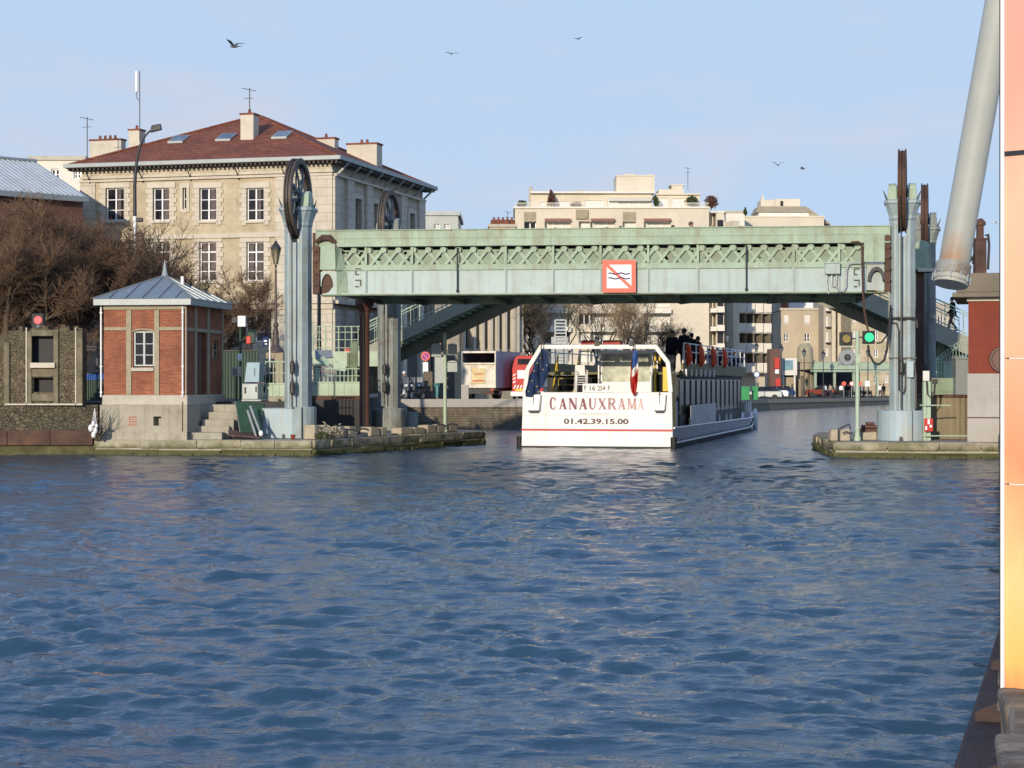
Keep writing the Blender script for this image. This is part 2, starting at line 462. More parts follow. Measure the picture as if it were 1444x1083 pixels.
M['brick'] = courses('red bricks', (0.36, 0.105, 0.045), (0.25, 0.062, 0.03), (0.33, 0.21, 0.14), 0.22, 0.068, 0.009, var=0.35, vs=1.2, stain=(0.15, 0.06, 0.04), samt=0.55, bump=0.4)
M['post'] = pm('weathered render post', (0.36, 0.31, 0.21), 0.15, 2.5, 0.9, stain=(0.22, 0.17, 0.11), samt=0.4)
M['concrete'] = pm('old concrete', (0.40, 0.365, 0.285), 0.15, 0.9, 0.9, bump=0.35, stain=(0.20, 0.165, 0.11), samt=0.6, sscale=1.1, streak=(0.18, 0.15, 0.09), stamt=0.5)
M['concrete_pale'] = pm('pale stone course', (0.50, 0.46, 0.37), 0.12, 1.3, 0.9, bump=0.25, stain=(0.3, 0.25, 0.16), samt=0.4)
M['coping'] = pm('quay coping stone', (0.36, 0.32, 0.22), 0.25, 1.0, 0.92, bump=0.9, bscale=5, stain=(0.11, 0.105, 0.045), samt=0.85, sscale=0.9, streak=(0.12, 0.12, 0.04), stk=(1.5, 1.5, 0.6), stamt=0.6)
_t = M['coping'].node_tree; _b = _t.nodes['Principled BSDF']; _l = _b.inputs['Base Color'].links[0].from_socket   # weed and slime below the flood line
_s = _t.nodes.new('ShaderNodeSeparateXYZ'); _t.links.new(_coord(_t), _s.inputs[0]); _a = _t.nodes.new('ShaderNodeMath'); _a.operation = 'MULTIPLY_ADD'; _a.inputs[1].default_value = .30
_t.links.new(_noise(_t, _coord(_t), 2.0, 5, .6, .2, .8), _a.inputs[0]); _t.links.new(_s.outputs[2], _a.inputs[2]); _r = _t.nodes.new('ShaderNodeMapRange'); _r.inputs[1].default_value = .56; _r.inputs[2].default_value = .34
_t.links.new(_a.outputs[0], _r.inputs[0]); _t.links.new(_mix(_t, _r.outputs[0], _l, (.085, .085, .03)), _b.inputs['Base Color'])
M['ruinpost'] = pm('mossy ruin frame', (0.20, 0.17, 0.11), 0.3, 2.5, 0.95, bump=0.6, stain=(0.09, 0.085, 0.045), samt=0.7)
M['edge_stone'] = pm('mottled edge stone', (0.21, 0.17, 0.125), 0.5, 2.2, 0.95, bump=1.0, bscale=7, stain=(0.06, 0.05, 0.038), samt=0.9, sscale=2.6, fscale=18, fine=.3)
M['fender'] = pm('dark rusty fender steel', (0.055, 0.036, 0.034), 0.35, 1.6, 0.75, bump=0.3, stain=(0.11, 0.05, 0.03), samt=0.6, sscale=2.5)
M['footpaint'] = pm('grey green footbridge paint', (0.33, 0.335, 0.26), 0.12, 0.9, 0.65, stain=(0.2, 0.15, 0.1), samt=0.4)
M['moss'] = pm('mossy waterline', (0.10, 0.095, 0.04), 0.4, 2.5, 0.9, bump=0.8, bscale=6, stain=(0.055, 0.07, 0.02), samt=0.9)
M['rubble'] = rubble('dark rubble wall', (0.10, 0.08, 0.055), (0.19, 0.155, 0.10), (0.07, 0.06, 0.042), 5.5, stain=(0.08, 0.08, 0.05), samt=0.5)
M['rubble_ruin'] = rubble('weathered rubble wall', (0.13, 0.105, 0.07), (0.24, 0.19, 0.12), (0.09, 0.075, 0.05), 9.0, stain=(0.10, 0.09, 0.05), samt=0.5)
M['quaywall'] = courses('grey quay wall', (0.17, 0.14, 0.10), (0.23, 0.19, 0.135), (0.12, 0.10, 0.07), 0.30, 0.15, 0.02, var=0.35, vs=2, stain=(0.10, 0.08, 0.05), samt=0.6, bump=0.6, streak=(0.1, 0.08, 0.05), wob=0.05)
M['asphalt'] = pm('asphalt', (0.06, 0.058, 0.055), 0.2, 0.6, 0.9, bump=0.2)
M['paving'] = courses('paving slabs', (0.26, 0.24, 0.20), (0.22, 0.20, 0.17), (0.12, 0.11, 0.09), 0.8, 0.5, 0.015, bump=0.2)
M['stone_block'] = pm('pale stone blocks', (0.42, 0.36, 0.25), 0.2, 2.2, 0.9, bump=0.5, stain=(0.2, 0.17, 0.09), samt=0.6)
M['glass'] = glass('dark window glass')
M['glass_pale'] = glass('pale window glass', (0.10, 0.11, 0.12), 0.15)
M['curtain'] = pm('white blind', (0.72, 0.70, 0.64), 0.06, 1, 0.9, bump=0)
M['apt'] = pm('cream apartment concrete', (0.66, 0.59, 0.455), 0.08, 0.25, 0.9, bump=0.1, stain=(0.45, 0.38, 0.28), samt=0.3, sscale=0.3, fscale=4)
M['apt_pale'] = pm('pale apartment concrete', (0.76, 0.71, 0.60), 0.08, 0.25, 0.9, bump=0.1, fscale=4)
M['apt_shade'] = pm('grey facade', (0.44, 0.40, 0.33), 0.1, 0.3, 0.9, bump=0.1)
M['bark'] = pm('plane tree bark', (0.11, 0.085, 0.055), 0.35, 2.5, 0.95, bump=0.5, stain=(0.20, 0.17, 0.11), samt=0.5)
M['twig'] = pm('brown twigs', (0.14, 0.085, 0.05), 0.35, 0.8, 0.95, bump=0, fine=0)
M['twig_pale'] = pm('pale brown twigs', (0.25, 0.18, 0.10), 0.3, 0.8, 0.95, bump=0, fine=0)
M['leaf'] = pm('green leaves', (0.07, 0.10, 0.035), 0.35, 1.5, 0.8, bump=0)
M['leaf_red'] = pm('reddish shrub leaves', (0.13, 0.06, 0.04), 0.35, 1.5, 0.8, bump=0)
M['rail_green'] = pm('pale green railing paint', (0.42, 0.52, 0.38), 0.1, 2, 0.55, stain=(0.25, 0.18, 0.1), samt=0.3)
M['darkgreen'] = pm('dark green board', (0.03, 0.07, 0.04), 0.25, 1.5, 0.6)
M['redwall'] = pm('dark red painted wall', (0.21, 0.042, 0.022), 0.12, 0.9, 0.85, bump=0.15, stain=(0.14, 0.035, 0.02), samt=0.4)
M['greystone'] = pm('pale grey plinth render', (0.42, 0.39, 0.34), 0.12, 0.6, 0.9, bump=0.15, stain=(0.26, 0.22, 0.17), samt=0.5)
M['brownstone'] = pm('brown concrete band', (0.20, 0.165, 0.12), 0.2, 0.7, 0.9, bump=0.3, stain=(0.3, 0.25, 0.18), samt=0.4)
M['signwhite'] = pm('white sign', (0.80, 0.80, 0.78), 0.02, 1, 0.5, bump=0, fine=0)
M['signred'] = pm('red sign border', (0.75, 0.12, 0.07), 0.05, 1, 0.5, bump=0, fine=0)
# ================================================================= WATER
def make_water():
    y0, y1, g = 4.0, 320.0, 1.0036
    ny = int(math.log(y1 / y0) / math.log(g))
    ys = y0 * g ** np.arange(ny)
    core = np.linspace(-0.30, 0.30, 480)
    wide = np.concatenate([-np.geomspace(0.32, 2.6, 46)[::-1], core, np.geomspace(0.32, 2.6, 46)])
    X = ys[:, None] * wide[None, :]
    Y = np.repeat(ys[:, None], len(wide), 1)
    sp = ys[:, None] * np.maximum(np.gradient(wide)[None, :] * .8, (g - 1))
    rng = np.random.default_rng(11)
    Z = np.zeros_like(X)
    ox = X + 0.35 * np.sin(0.31 * Y + 0.2 * X) + 0.2 * np.sin(0.83 * X - 0.4 * Y + 1)
    oy = Y + 0.35 * np.sin(0.37 * X - 0.13 * Y) + 0.2 * np.sin(0.61 * Y + 0.5 * X + 2)
    for i in range(110):
        lam = float(np.exp(rng.uniform(np.log(0.22), np.log(2.6))))
        th = rng.normal(R(80), R(34))
        k = 2 * np.pi / lam
        slope = 0.034 * (1.25 if lam < 0.8 else 0.95 if lam < 1.5 else 0.3)
        a = slope / k
        att = np.clip((lam / sp - 2.0) / 2.2, 0, 1)
        ph = k * (ox * np.cos(th) + oy * np.sin(th)) + rng.uniform(0, 6.28)
        s = np.sin(ph)
        Z += a * att * (1.0 - 2 * np.abs(np.sin(ph / 2)) ** 0.8 if i % 3 == 0 else s + 0.3 * np.cos(2 * ph))
    gust = 0.85 + 0.25 * np.sin(0.21 * X + 0.15 * Y) * np.sin(0.27 * Y - 0.16 * X + 1.3) + 0.22 * np.sin(0.9 * X + 0.4 * Y + np.sin(0.5 * Y)) * np.sin(0.7 * Y - 0.3 * X + np.sin(0.4 * X)) + 0.2 * np.sin(2.1 * X - 0.8 * Y) * np.sin(1.3 * Y + 0.7 * X)
    Z *= gust * np.clip(1.25 - (Y - 30) / 140, .35, 1)
    # the boat's wash behind the stern
    bx, by = 3.6, 78.5
    dx, dy = X - bx - (Y - by) * 0.10, Y - by
    wk = np.exp(-(dx / 5.0) ** 2) * np.exp(-((dy + 4) / 5.0) ** 2)
    Z += 0.035 * wk * np.sin(dx * 3.1 + np.sin(dy * 2)) * np.sin(dy * 2.3 + dx)
    n, mcol = X.shape
    co = np.stack([X, Y, Z], -1).reshape(-1, 3)
    idx = np.arange(n * mcol).reshape(n, mcol)
    q = np.stack([idx[:-1, :-1], idx[:-1, 1:], idx[1:, 1:], idx[1:, :-1]], -1).reshape(-1, 4)
    me = bpy.data.meshes.new('water')
    me.vertices.add(len(co)); me.vertices.foreach_set('co', co.ravel())
    me.loops.add(q.size); me.loops.foreach_set('vertex_index', q.ravel())
    me.polygons.add(len(q)); me.polygons.foreach_set('loop_start', np.arange(0, q.size, 4)); me.polygons.foreach_set('loop_total', np.full(len(q), 4))
    me.update(calc_edges=True)
    me.polygons.foreach_set('use_smooth', np.ones(len(q), bool))
    m, t, b = _new('canal water')
    v = _coord(t, (1, 1, 1), True)
    sy_ = t.nodes.new('ShaderNodeSeparateXYZ'); t.links.new(v, sy_.inputs[0])
    rr = t.nodes.new('ShaderNodeMapRange'); rr.inputs[1].default_value = 14; rr.inputs[2].default_value = 75; rr.inputs[3].default_value = 0.05; rr.inputs[4].default_value = 0.14
    t.links.new(sy_.outputs[1], rr.inputs[0]); t.links.new(rr.outputs[0], b.inputs['Roughness'])
    b.inputs['IOR'].default_value = 1.33
    # murky green-blue body; pale patch paints churn and bright reflection behind the boat
    g1 = _n(t, 'ShaderNodeVectorMath'); g1.operation = 'SUBTRACT'; t.links.new(v, g1.inputs[0]); g1.inputs[1].default_value = (3.2, 75.6, 0)
    g2 = _n(t, 'ShaderNodeVectorMath'); g2.operation = 'MULTIPLY'; t.links.new(g1.outputs[0], g2.inputs[0]); g2.inputs[1].default_value = (0.24, 0.22, 0)
    g3 = _n(t, 'ShaderNodeVectorMath'); g3.operation = 'LENGTH'; t.links.new(g2.outputs[0], g3.inputs[0])
    r = t.nodes.new('ShaderNodeMapRange'); r.inputs[1].default_value = 1.5; r.inputs[2].default_value = 0.2; t.links.new(g3.outputs['Value'], r.inputs[0])
    f = _noise(t, _coord(t, (1, 0.6, 1), True), 2.2, 6, 0.7, 0.45, 0.65)
    mu = t.nodes.new('ShaderNodeMath'); mu.operation = 'MULTIPLY'; t.links.new(r.outputs[0], mu.inputs[0]); t.links.new(f, mu.inputs[1])
    c = _mix(t, _noise(t, v, 0.06, 4), (0.020, 0.056, 0.090), (0.026, 0.064, 0.100))
    c = _mix(t, mu.outputs[0], c, (0.32, 0.31, 0.24))
    t.links.new(c, b.inputs['Base Color'])
    n1 = _n(t, 'ShaderNodeTexNoise', Scale=3.2, Detail=6, Roughness=0.6); t.links.new(_coord(t, (0.65, 1.3, 1), True), n1.inputs['Vector'])
    bn = _n(t, 'ShaderNodeBump', Strength=0.6, Distance=0.07); t.links.new(n1.outputs[0], bn.inputs['Height'])
    n2 = _n(t, 'ShaderNodeTexNoise', Scale=9.0, Detail=4); t.links.new(v, n2.inputs['Vector'])
    b2 = _n(t, 'ShaderNodeBump', Strength=0.4, Distance=0.015); t.links.new(n2.outputs[0], b2.inputs['Height']); t.links.new(bn.outputs[0], b2.inputs['Normal'])
    t.links.new(b2.outputs[0], b.inputs['Normal'])
    me.materials.append(m)
    o = bpy.data.objects.new('water', me); link(o); tag(o, kind='structure')
make_water()

# ================================================================= GROUND AND QUAYS
LB = [(-12.4, 74.0, 1.95), (-12.4, 76.2, 1.95), (-8.8, 76.2, 1.95), (-8.8, 84.0, 1.95), (-6.6, 84.0, 1.95), (-6.6, 104.0, 1.95), (-6.6, 111.0, 1.66), (0.6, 112.0, 1.66),
      (6.5, 128.0, 1.5), (13.0, 148.0, 1.15), (24.5, 185.0, 0.9), (45.4, 232.0, 0.72), (84, 300.0, 0.7), (170, 430, 0.7), (600, 1000, 0.7), (2500, 3500, 0.7)]
def land(name, pts, far, mat):
    mb = MB()
    vs = []
    for x, y, z in pts: vs += [(x, y, z), (far, y, z), (x, y, -1.2)]
    fs = []
    for i in range(len(pts) - 1):
        a, b = 3 * i, 3 * (i + 1)
        fs += [(a, a + 1, b + 1, b), (a, b, b + 2, a + 2)]
    fs.append((0, 2, 2, 0)) if False else None
    mb.add(vs, fs)
    x, y, z = pts[0]
    mb.add([(x, y, z), (far, y, z), (far, y, -1.2), (x, y, -1.2)], [(0, 1, 2, 3)])
    o = mb.build(name, mat); tag(o, kind='structure'); return o
land('ground', LB, -2600, M['asphalt'])
RB = [(-2.2, -12, 1.3), (-1.3, -3.0, 1.3), (0.96, 3.6, 1.3), (2.335, 9.0, 1.3), (4.16, 16, 1.3), (7.10, 27.5, 1.3), (12.5, 49, 1.3), (17.9, 70.0, 1.3), (18.1, 84, 1.4), (20.6, 100, 1.4), (37, 150, 1.2), (62, 232, 0.8), (100, 300, 0.7), (190, 430, 0.7), (640, 1000, 0.7), (2700, 3500, 0.7)]
land('quay_paving', RB, 2900, M['paving'])

def rough_blocks(mb, line, z0, z1, out, bl, jit, seed, depth=0.5, rows=1):
    """a course of hewn blocks along a polyline [(x,y)..]; out = side sign towards the water"""
    rnd = random.Random(seed)
    for i in range(len(line) - 1):
        a, b = Vector(line[i]), Vector(line[i + 1]); d = b - a; L = d.length; d.normalize(); nn = Vector((d.y, -d.x)) * out
        s = 0
        while s < L - 1e-3:
            e = min(L, s + bl * rnd.uniform(0.7, 1.3))
            for r in range(rows):
                za = z0 + (z1 - z0) * r / rows; zb = z0 + (z1 - z0) * (r + 1) / rows - 0.012
                j = [rnd.uniform(0, jit) for _ in range(4)]
                top = zb + (rnd.uniform(-jit, 0) * 0.4 if r == rows - 1 else 0)
                p = lambda t, o_, z: (a.x + d.x * t + nn.x * o_, a.y + d.y * t + nn.y * o_, z)
                s1, e1 = s + 0.012, e - 0.012
                mb.hexa([p(s1, -depth, za), p(e1, -depth, za), p(e1, j[0], za), p(s1, j[1], za)],
                        [p(s1, -depth, top), p(e1, -depth, top), p(e1, j[2], top), p(s1, j[3], top)])
            s = e
    return mb

# far wall of the quay beyond the boat, with its coping
def walls(name, label, pts, base, mat, cope, cz, group=None):
    t = thing(name, label, 'quay wall')
    mb = MB(); c = MB()
    for (x0, y0, z0), (x1, y1, z1) in zip(pts[:-1], pts[1:]):
        d = Vector((x1 - x0, y1 - y0)).normalized(); nn = Vector((d.y, -d.x))
        def q(x, y, o_, z): return (x + nn.x * o_, y + nn.y * o_, z)
        mb.hexa([q(x0, y0, .02, base), q(x0, y0, .16, base), q(x1, y1, .16, base), q(x1, y1, .02, base)],
                [q(x0, y0, .02, z0 - cz), q(x0, y0, .12, z0 - cz), q(x1, y1, .12, z1 - cz), q(x1, y1, .02, z1 - cz)])
        c.hexa([q(x0, y0, -.4, z0 - cz + .003), q(x0, y0, .2, z0 - cz + .003), q(x1, y1, .2, z1 - cz + .003), q(x1, y1, -.4, z1 - cz + .003)],
               [q(x0, y0, -.4, z0 + .05), q(x0, y0, .2, z0 + .05), q(x1, y1, .2, z1 + .05), q(x1, y1, -.4, z1 + .05)])
    mb.build('wall_face', mat, t); c.build('coping', cope, t)
    return t
walls('quay_wall', 'grey stone quay wall below the parked white truck and red van', [(-6.9, 111, 1.68), (0.6, 112, 1.68), (6.5, 128, 1.55)], -0.6, M['quaywall'], M['greystone'], 0.42)
walls('quay_wall', 'long low brown quay wall running from the boat bow to the distant green bridge', [(6.5, 128, 1.6), (13, 148, 1.2), (24.5, 185, 0.95), (45.4, 232, 0.75), (84, 300, 0.75)], -0.6, M['brownstone'], M['post'], 0.3)

# right-hand quay edge beside the camera: hewn coping that runs away towards the pier
t = thing('quay_edge', 'rough hewn stone quay edge under the orange panel running away beside the water', 'quay edge')
mb = rough_blocks(MB(), [(p[0], p[1]) for p in RB[1:9]], 1.02, 1.33, -1, 0.8, 0.07, 3, 0.6)
mb.build('coping_stone', M['edge_stone'], t, bevel=0.03)
mb = rough_blocks(MB(), [(p[0], p[1]) for p in RB[1:9]], -0.7, 1.01, -1, 0.7, 0.035, 4, 0.3, rows=5)
mb.build('wall_face', M['rubble'], t)
# rusty fender beam on brackets
t = thing('fender_beam', 'rusty brown steel fender beam fixed along the quay wall at lower right', 'fender')
a, b = Vector((1.46, 7.2, 0.46)), Vector((4.26, 16.6, 0.46))
d = (b - a).normalized(); nn = Vector((-d.y, d.x, 0))
mb = MB()
mb.bar(a + nn * 0.0, b + nn * 0.0, 0.05, 0.34); mb.bar(a - nn * 0.14 + Vector((0, 0, .17)), b - nn * 0.1 + Vector((0, 0, .17)), 0.26, 0.03)
mb.bar(a - nn * 0.14 - Vector((0, 0, .17)), b - nn * 0.1 - Vector((0, 0, .17)), 0.26, 0.03)
mb.build('beam', M['fender'], t, bevel=0.008)
L = (b - a).length
for k in range(5):
    p = a + d * (0.5 + k * (L - 1) / 4)
    m2 = MB(); m2.hexa([p - nn * .02 - d * .03 + Vector((0, 0, .16)), p - nn * .02 + d * .03 + Vector((0, 0, .16)), p - nn * .55 + d * .03 + Vector((0, 0, .16)), p - nn * .55 - d * .03 + Vector((0, 0, .16))],
                       [p - nn * .02 - d * .03 + Vector((0, 0, .24)), p - nn * .02 + d * .03 + Vector((0, 0, .24)), p - nn * .55 + d * .03 + Vector((0, 0, .5)), p - nn * .55 - d * .03 + Vector((0, 0, .5))])
    m2.build('bracket', M['fender'], t)

# ---- left pier (carries the hut, the towers) and right pier
def pier(name, label, front, back, zt, seed):
    t = thing(name, label, 'pier')
    poly = front + back
    mb = MB(); mb.pz(poly, 0.36, zt - 0.01); mb.pz([(x, y) for x, y in poly], -1.2, 0.30)
    mb.build('platform', M['concrete'], t)
    mb = rough_blocks(MB(), front, 0.24, zt + 0.02, 1, 1.7, 0.13, seed, 0.5)
    mb.build('coping_stone', M['coping'], t, bevel=0.03)
    mb = rough_blocks(MB(), front, 0.0, 0.245, 1, 2.3, 0.2, seed + 1, 0.5)
    mb.build('lower_course', M['coping'], t, bevel=0.03)
    mb = rough_blocks(MB(), front, -0.5, 0.10, 1, 0.5, 0.08, seed + 2, 0.3)
    for i, v in enumerate(mb.v): pass
    mb.v = [(x * 1.0, y - 0.12, z) for x, y, z in mb.v]
    mb.build('mossy_foot', M['moss'], t, bevel=0.02)
    return t
PL = 0.55
pier('stone_pier', 'low mossy stone pier under the brick hut and left bridge tower', [(-15.9, 74.0), (-15.8, 72.6), (-7.45, 71.4), (-1.25, 85.2), (-1.8, 86.6)], [(-6.0, 92.0), (-16.2, 92.0)], PL, 21)
pier('stone_pier', 'short mossy stone pier under the right bridge tower', [(12.6, 80.0), (12.0, 72.8), (11.75, 69.5), (17.85, 68.9)], [(24.0, 69.5), (24.0, 84.0), (13.5, 84.0)], PL, 31)

# ---- left quay: dark rubble wall, steel waling, ruin wall with niches
LQ = Fr(-60, 72.3, 137, 72.6)
t = thing('quay_wall', 'dark rubble quay wall under the ruined stone wall at far left', 'quay wall', LQ.loc, LQ.rz)
x1 = LQ.u(136)
mb = MB(); mb.box(-40, x1, 0.35, 3.5, -1.0, LQ.z(60, 571)); mb.build('wall_face', M['rubble'], t)
mb = MB(); mb.box(-40, x1 - 0.1, 0.10, 0.35, -1.0, 0.30); mb.build('footing', M['moss'], t)
mb = MB(); za, zb = LQ.z(60, 628), LQ.z(60, 607)
mb.box(-40, x1 - .12, -0.05, 0.0, za, zb); mb.box(-40, x1 - .12, 0.003, 0.34, zb - .04, zb - .002); mb.box(-40, x1 - .12, 0.003, 0.34, za + .002, za + .04)
for k in range(6): mb.box(-3 + k * 1.6, -2.94 + k * 1.6, -0.10, -0.052, za + .02, zb - .02)
mb.build('steel_waling', M['rust'], t, bevel=0.01)

RW = Fr(-60, 72.75, 118, 72.75)
t = thing('ruined_wall', 'weathered roofless stone wall with framed openings beside the brick hut', 'ruined wall', RW.loc, RW.rz)
rz0, rz1 = RW.z(60, 571) + .002, RW.z(60, 462)
u = RW.u
hs = [(u(44), u(61.5), RW.z(53, 511.5), RW.z(53, 474)), (u(61.8), u(76), RW.z(53, 511.5), RW.z(53, 474))]
hs = [(u(44), u(76), RW.z(53, 511.5), RW.z(53, 474)), (u(47), u(75), RW.z(53, 553), RW.z(53, 532.5)), (u(-40), u(-8), RW.z(0, 545), RW.z(0, 500))]
# rough top outline made of stepped sections
mb = MB()
mb.holes(u(12), u(117), rz0, RW.z(60, 474) + .12, 0, 0.22, hs)
mb.box(u(12), u(117), 0.5, 0.62, rz0, RW.z(60, 476)); [mb.box(u(p_), u(p_ + 6), 0.0, 0.5, rz0, RW.z(60, 474 + max(0, 12 - p_) * .9 + 5 * math.sin(p_))) for p_ in range(-60, 12, 6)]; mb.box(u(117) - .012, u(117), 0.0, 0.5, rz0, RW.z(60, 474) + .12)
prev = u(-60); rnd = random.Random(5); zb = RW.z(60, 474) + .12
prev = u(12)
for px in range(20, 119, 6):
    top = RW.z(60, 463 + rnd.uniform(-4, 5)) if px > 36 else RW.z(60, min(520, 461 + max(0, (36 - px)) * 0.75 + rnd.uniform(-3, 3)))
    if px <= 36 and top < zb: top = zb + rnd.uniform(0.0, .06)
    nx = u(min(px, 117)); mb.box(prev, nx, 0.0, 0.5, zb - .001, top + rnd.uniform(0, .05)); prev = nx
mb.build('rubble_face', M['rubble_ruin'], t)
mb = MB()
for px0, px1_ in ((6, 14), (38, 45.5), (76, 83), (108, 117)): mb.box(u(px0), u(px1_), -0.10, -0.002, rz0, RW.z(60, 483 if px0 == 6 else 464 + px0 % 5))
mb.box(u(44), u(76), -0.08, -0.003, RW.z(60, 474), RW.z(60, 465)); mb.box(u(44), u(76), -0.06, -0.003, RW.z(60, 566), RW.z(60, 555))
mb.box(u(44), u(76), -0.06, -0.003, RW.z(60, 531.5), RW.z(60, 520))
mb.each('pilaster', M['ruinpost'], t, bevel=0.03)
mb = MB(); mb.box(u(44), u(79), -0.22, -0.104, RW.z(60, 519), RW.z(60, 511.5)); mb.build('sill', M['trimstone'], t, bevel=0.02)
mb = MB()
for px in (37.5, 107): mb.box(u(px), u(px + 1.6), -0.14, -0.101, rz0, RW.z(60, 462))
mb.box(u(8), u(117), -0.14, -0.101, rz0 - .01, rz0 + .05); mb.each('pale_edging', M['trimstone'], t)
mb = MB(); mb.box(u(40), u(80), 0.40, 0.45, RW.z(60, 556), RW.z(60, 470)); mb.build('shade_sheet', M['rubber'], t)  # black sheet painting the dark depth of the openings, no boards there
# ================================================================= LIFT BRIDGE SPAN
BR = Fr(440, 73.6, 1256, 71.2)
ZT, ZF, ZL, ZB = 8.52, 7.91, 7.06, 6.09
t = thing('lift_bridge_span', 'raised pale green steel bridge span hanging across the canal above the boat', 'bridge', BR.loc, BR.rz)
u = BR.u
UL, UR = u(477), u(1221)
mb = MB(); mb.box(u(446), BR.L - .02, -0.10, 0.60, ZF, ZT); mb.box(u(446), BR.L - .02, -0.16, 0.64, ZT + .002, ZT + .035)
mb.box(UL, BR.L - .02, -0.15, -0.102, ZF, ZF + .05); mb.box(UL, BR.L, -0.125, -0.102, ZT - .30, ZT - .285)
_tf = mb
mb = _tf
for px in (516, 581, 647, 713, 780, 847, 914, 984, 1052, 1119, 1183): mb.box(u(px) - .035, u(px) + .035, -0.112, -0.1025, ZT - .27, ZT - .01)
for k in range(int((UR - UL) / .16)):
    a = UL + .08 + k * .16
    mb.ball((a, -.103, ZF + .09), .012, 6, 4); mb.ball((a, -.103, ZT - .05), .012, 6, 4)
mb.build('top_flange', M['green'], t)
# lattice band: a pierced back plate, crossed flats and round gussets
mb = MB(); rnd = random.Random(3); hs = []
per = 0.578; n = int((UR - UL) / per)
for i in range(n):
    c = UL + per * (i + .5)
    if rnd.random() < .75:
        for _ in range(rnd.choice((1, 2, 2))):
            a = c + rnd.uniform(-.2, .12); zz = rnd.uniform(ZL + .28, ZF - .22); hs.append((a, a + rnd.uniform(.07, .16), zz, zz + rnd.uniform(.05, .11)))
hs = [h for i in range(n) for h in [(UL + per * i + .16, UL + per * (i + 1) - .12, ZF - .12, ZF - .01)]] + hs
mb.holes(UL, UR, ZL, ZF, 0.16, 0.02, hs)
mb.build('pierced_plate', M['green_in'], t)  # plate colour darkened to stand in for the shadow behind the lattice
mb = MB(); mb.box(UL, UR, 0.5, 0.55, ZB, ZF); mb.build('inner_plate', M['boat_dark'], t)  # near-black, painting the shade inside the hollow girder
mb = MB()
for i in range(n + 1):
    a = UL + per * i
    z0, z1 = ZL + .03, ZF - .16
    if a + per * .9 < UR:
        mb.bar((a, 0.055, z0), (a + per * .92, 0.055, z1), 0.11, 0.03, up=(0, 1, 0))
        mb.bar((a + per * .92, 0.085, z0), (a, 0.085, z1), 0.11, 0.025, up=(0, 1, 0))
mb.v = [v for v in mb.v]
mb.build('lattice_bar', M['green'], t)
mb = MB()
for i in range(n + 1):
    a = UL + per * i
    if a < UR - .1: m2 = MB(); m2.disc((a + .02, 0.03, ZF - .13), (0, 1, 0), 0.115, 0.04, 16); m2.build('gusset_disc', M['green'], t)
mb = MB(); mb.box(UL, UR, 0.0, 0.09, ZL - .06, ZL + .16); mb.box(UL, UR, -0.05, -0.001, ZL - .06, ZL - .02); mb.build('middle_flange', M['green'], t, bevel=.006)
mb = MB(); mb.box(UL, UR, 0.02, 0.06, ZB + .05, ZL - .061); mb.box(UL - .02, UR, -0.03, 0.06, ZB + .0, ZB + .05); mb.build('web_plate', M['web'], t)
for px in (516, 581, 713, 780, 847, 914, 984, 1119, 1183):
    m2 = MB(); m2.box(u(px) - .055, u(px) + .055, -0.03, 0.018, ZB + .051, ZL - .061); m2.box(u(px) - .012, u(px) + .012, -0.10, -0.031, ZB + .051, ZL - .061)
    m2.build('stiffener', M['web'], t)
    m2 = MB(); m2.box(u(px) - .045, u(px) + .045, -0.035, -0.002, ZL + .161, ZF - .002); m2.build('lattice_post', M['green'], t)
for px in (645.5, 1052.5):
    m2 = MB(); m2.tube([(u(px), -.11, ZF - .05), (u(px), -.11, ZB + .12)], .028, 8); m2.lathe([(.05, ZB + .06), (.05, ZB + .14), (.02, ZB + .2)], u(px), -.11, 8)
    m2.build('drain_pipe', M['dark'], t)
# underside: bottom flange, cross beams, stringers, deck, far girder
D = 11.2
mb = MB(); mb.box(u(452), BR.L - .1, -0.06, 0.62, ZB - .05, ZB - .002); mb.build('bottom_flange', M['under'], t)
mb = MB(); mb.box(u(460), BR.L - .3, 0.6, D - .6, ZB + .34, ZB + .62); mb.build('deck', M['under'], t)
for k in range(12):
    a = u(470) + k * (u(1235) - u(470)) / 11
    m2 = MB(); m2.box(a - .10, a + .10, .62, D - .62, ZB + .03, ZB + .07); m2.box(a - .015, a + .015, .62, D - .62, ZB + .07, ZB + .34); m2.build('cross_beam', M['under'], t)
mb = MB()
for k in range(11):
    a0 = u(470) + k * (u(1235) - u(470)) / 11; a1 = u(470) + (k + 1) * (u(1235) - u(470)) / 11
    mb.bar((a0, .7, ZB + .0), (a1, D / 2, ZB + .0), .09, .03); mb.bar((a1, D / 2, ZB - .0), (a0 if k % 2 else a1, D - .7, ZB + .0), .09, .03)
mb.build('wind_brace', M['green_in'], t)
mb = MB(); mb.box(u(446), BR.L - .1, D - .55, D, ZB + .06, ZT - .04); mb.build('far_girder', M['green'], t)
# left end
zz = lambda y: BR.z(460, y)
mb = MB(); mb.hexa([(u(452), -.16, zz(381)), (u(475), -.20, zz(381)), (u(475), .3, zz(381)), (u(452), .3, zz(381))], [(u(453), -.16, zz(346)), (u(474), -.20, zz(344)), (u(474), .3, zz(344)), (u(453), .3, zz(346))])
mb.build('end_block', M['green'], t, bevel=.02)
mb = MB(); mb.hexa([(u(475) + .01, -.18, zz(382)), (u(489), .0, zz(381)), (u(489), .1, zz(381)), (u(475) + .01, .1, zz(382))], [(u(475) + .01, -.18, zz(346)), (u(480), .0, zz(350)), (u(480), .1, zz(350)), (u(475) + .01, .1, zz(346))])
mb.hexa([(u(475) + .01, -.05, zz(416)), (u(491), .0, zz(416)), (u(491), .1, zz(416)), (u(475) + .01, .1, zz(416))], [(u(475) + .01, -.12, zz(383)), (u(489), .0, zz(383)), (u(489), .1, zz(383)), (u(475) + .01, .1, zz(383))])
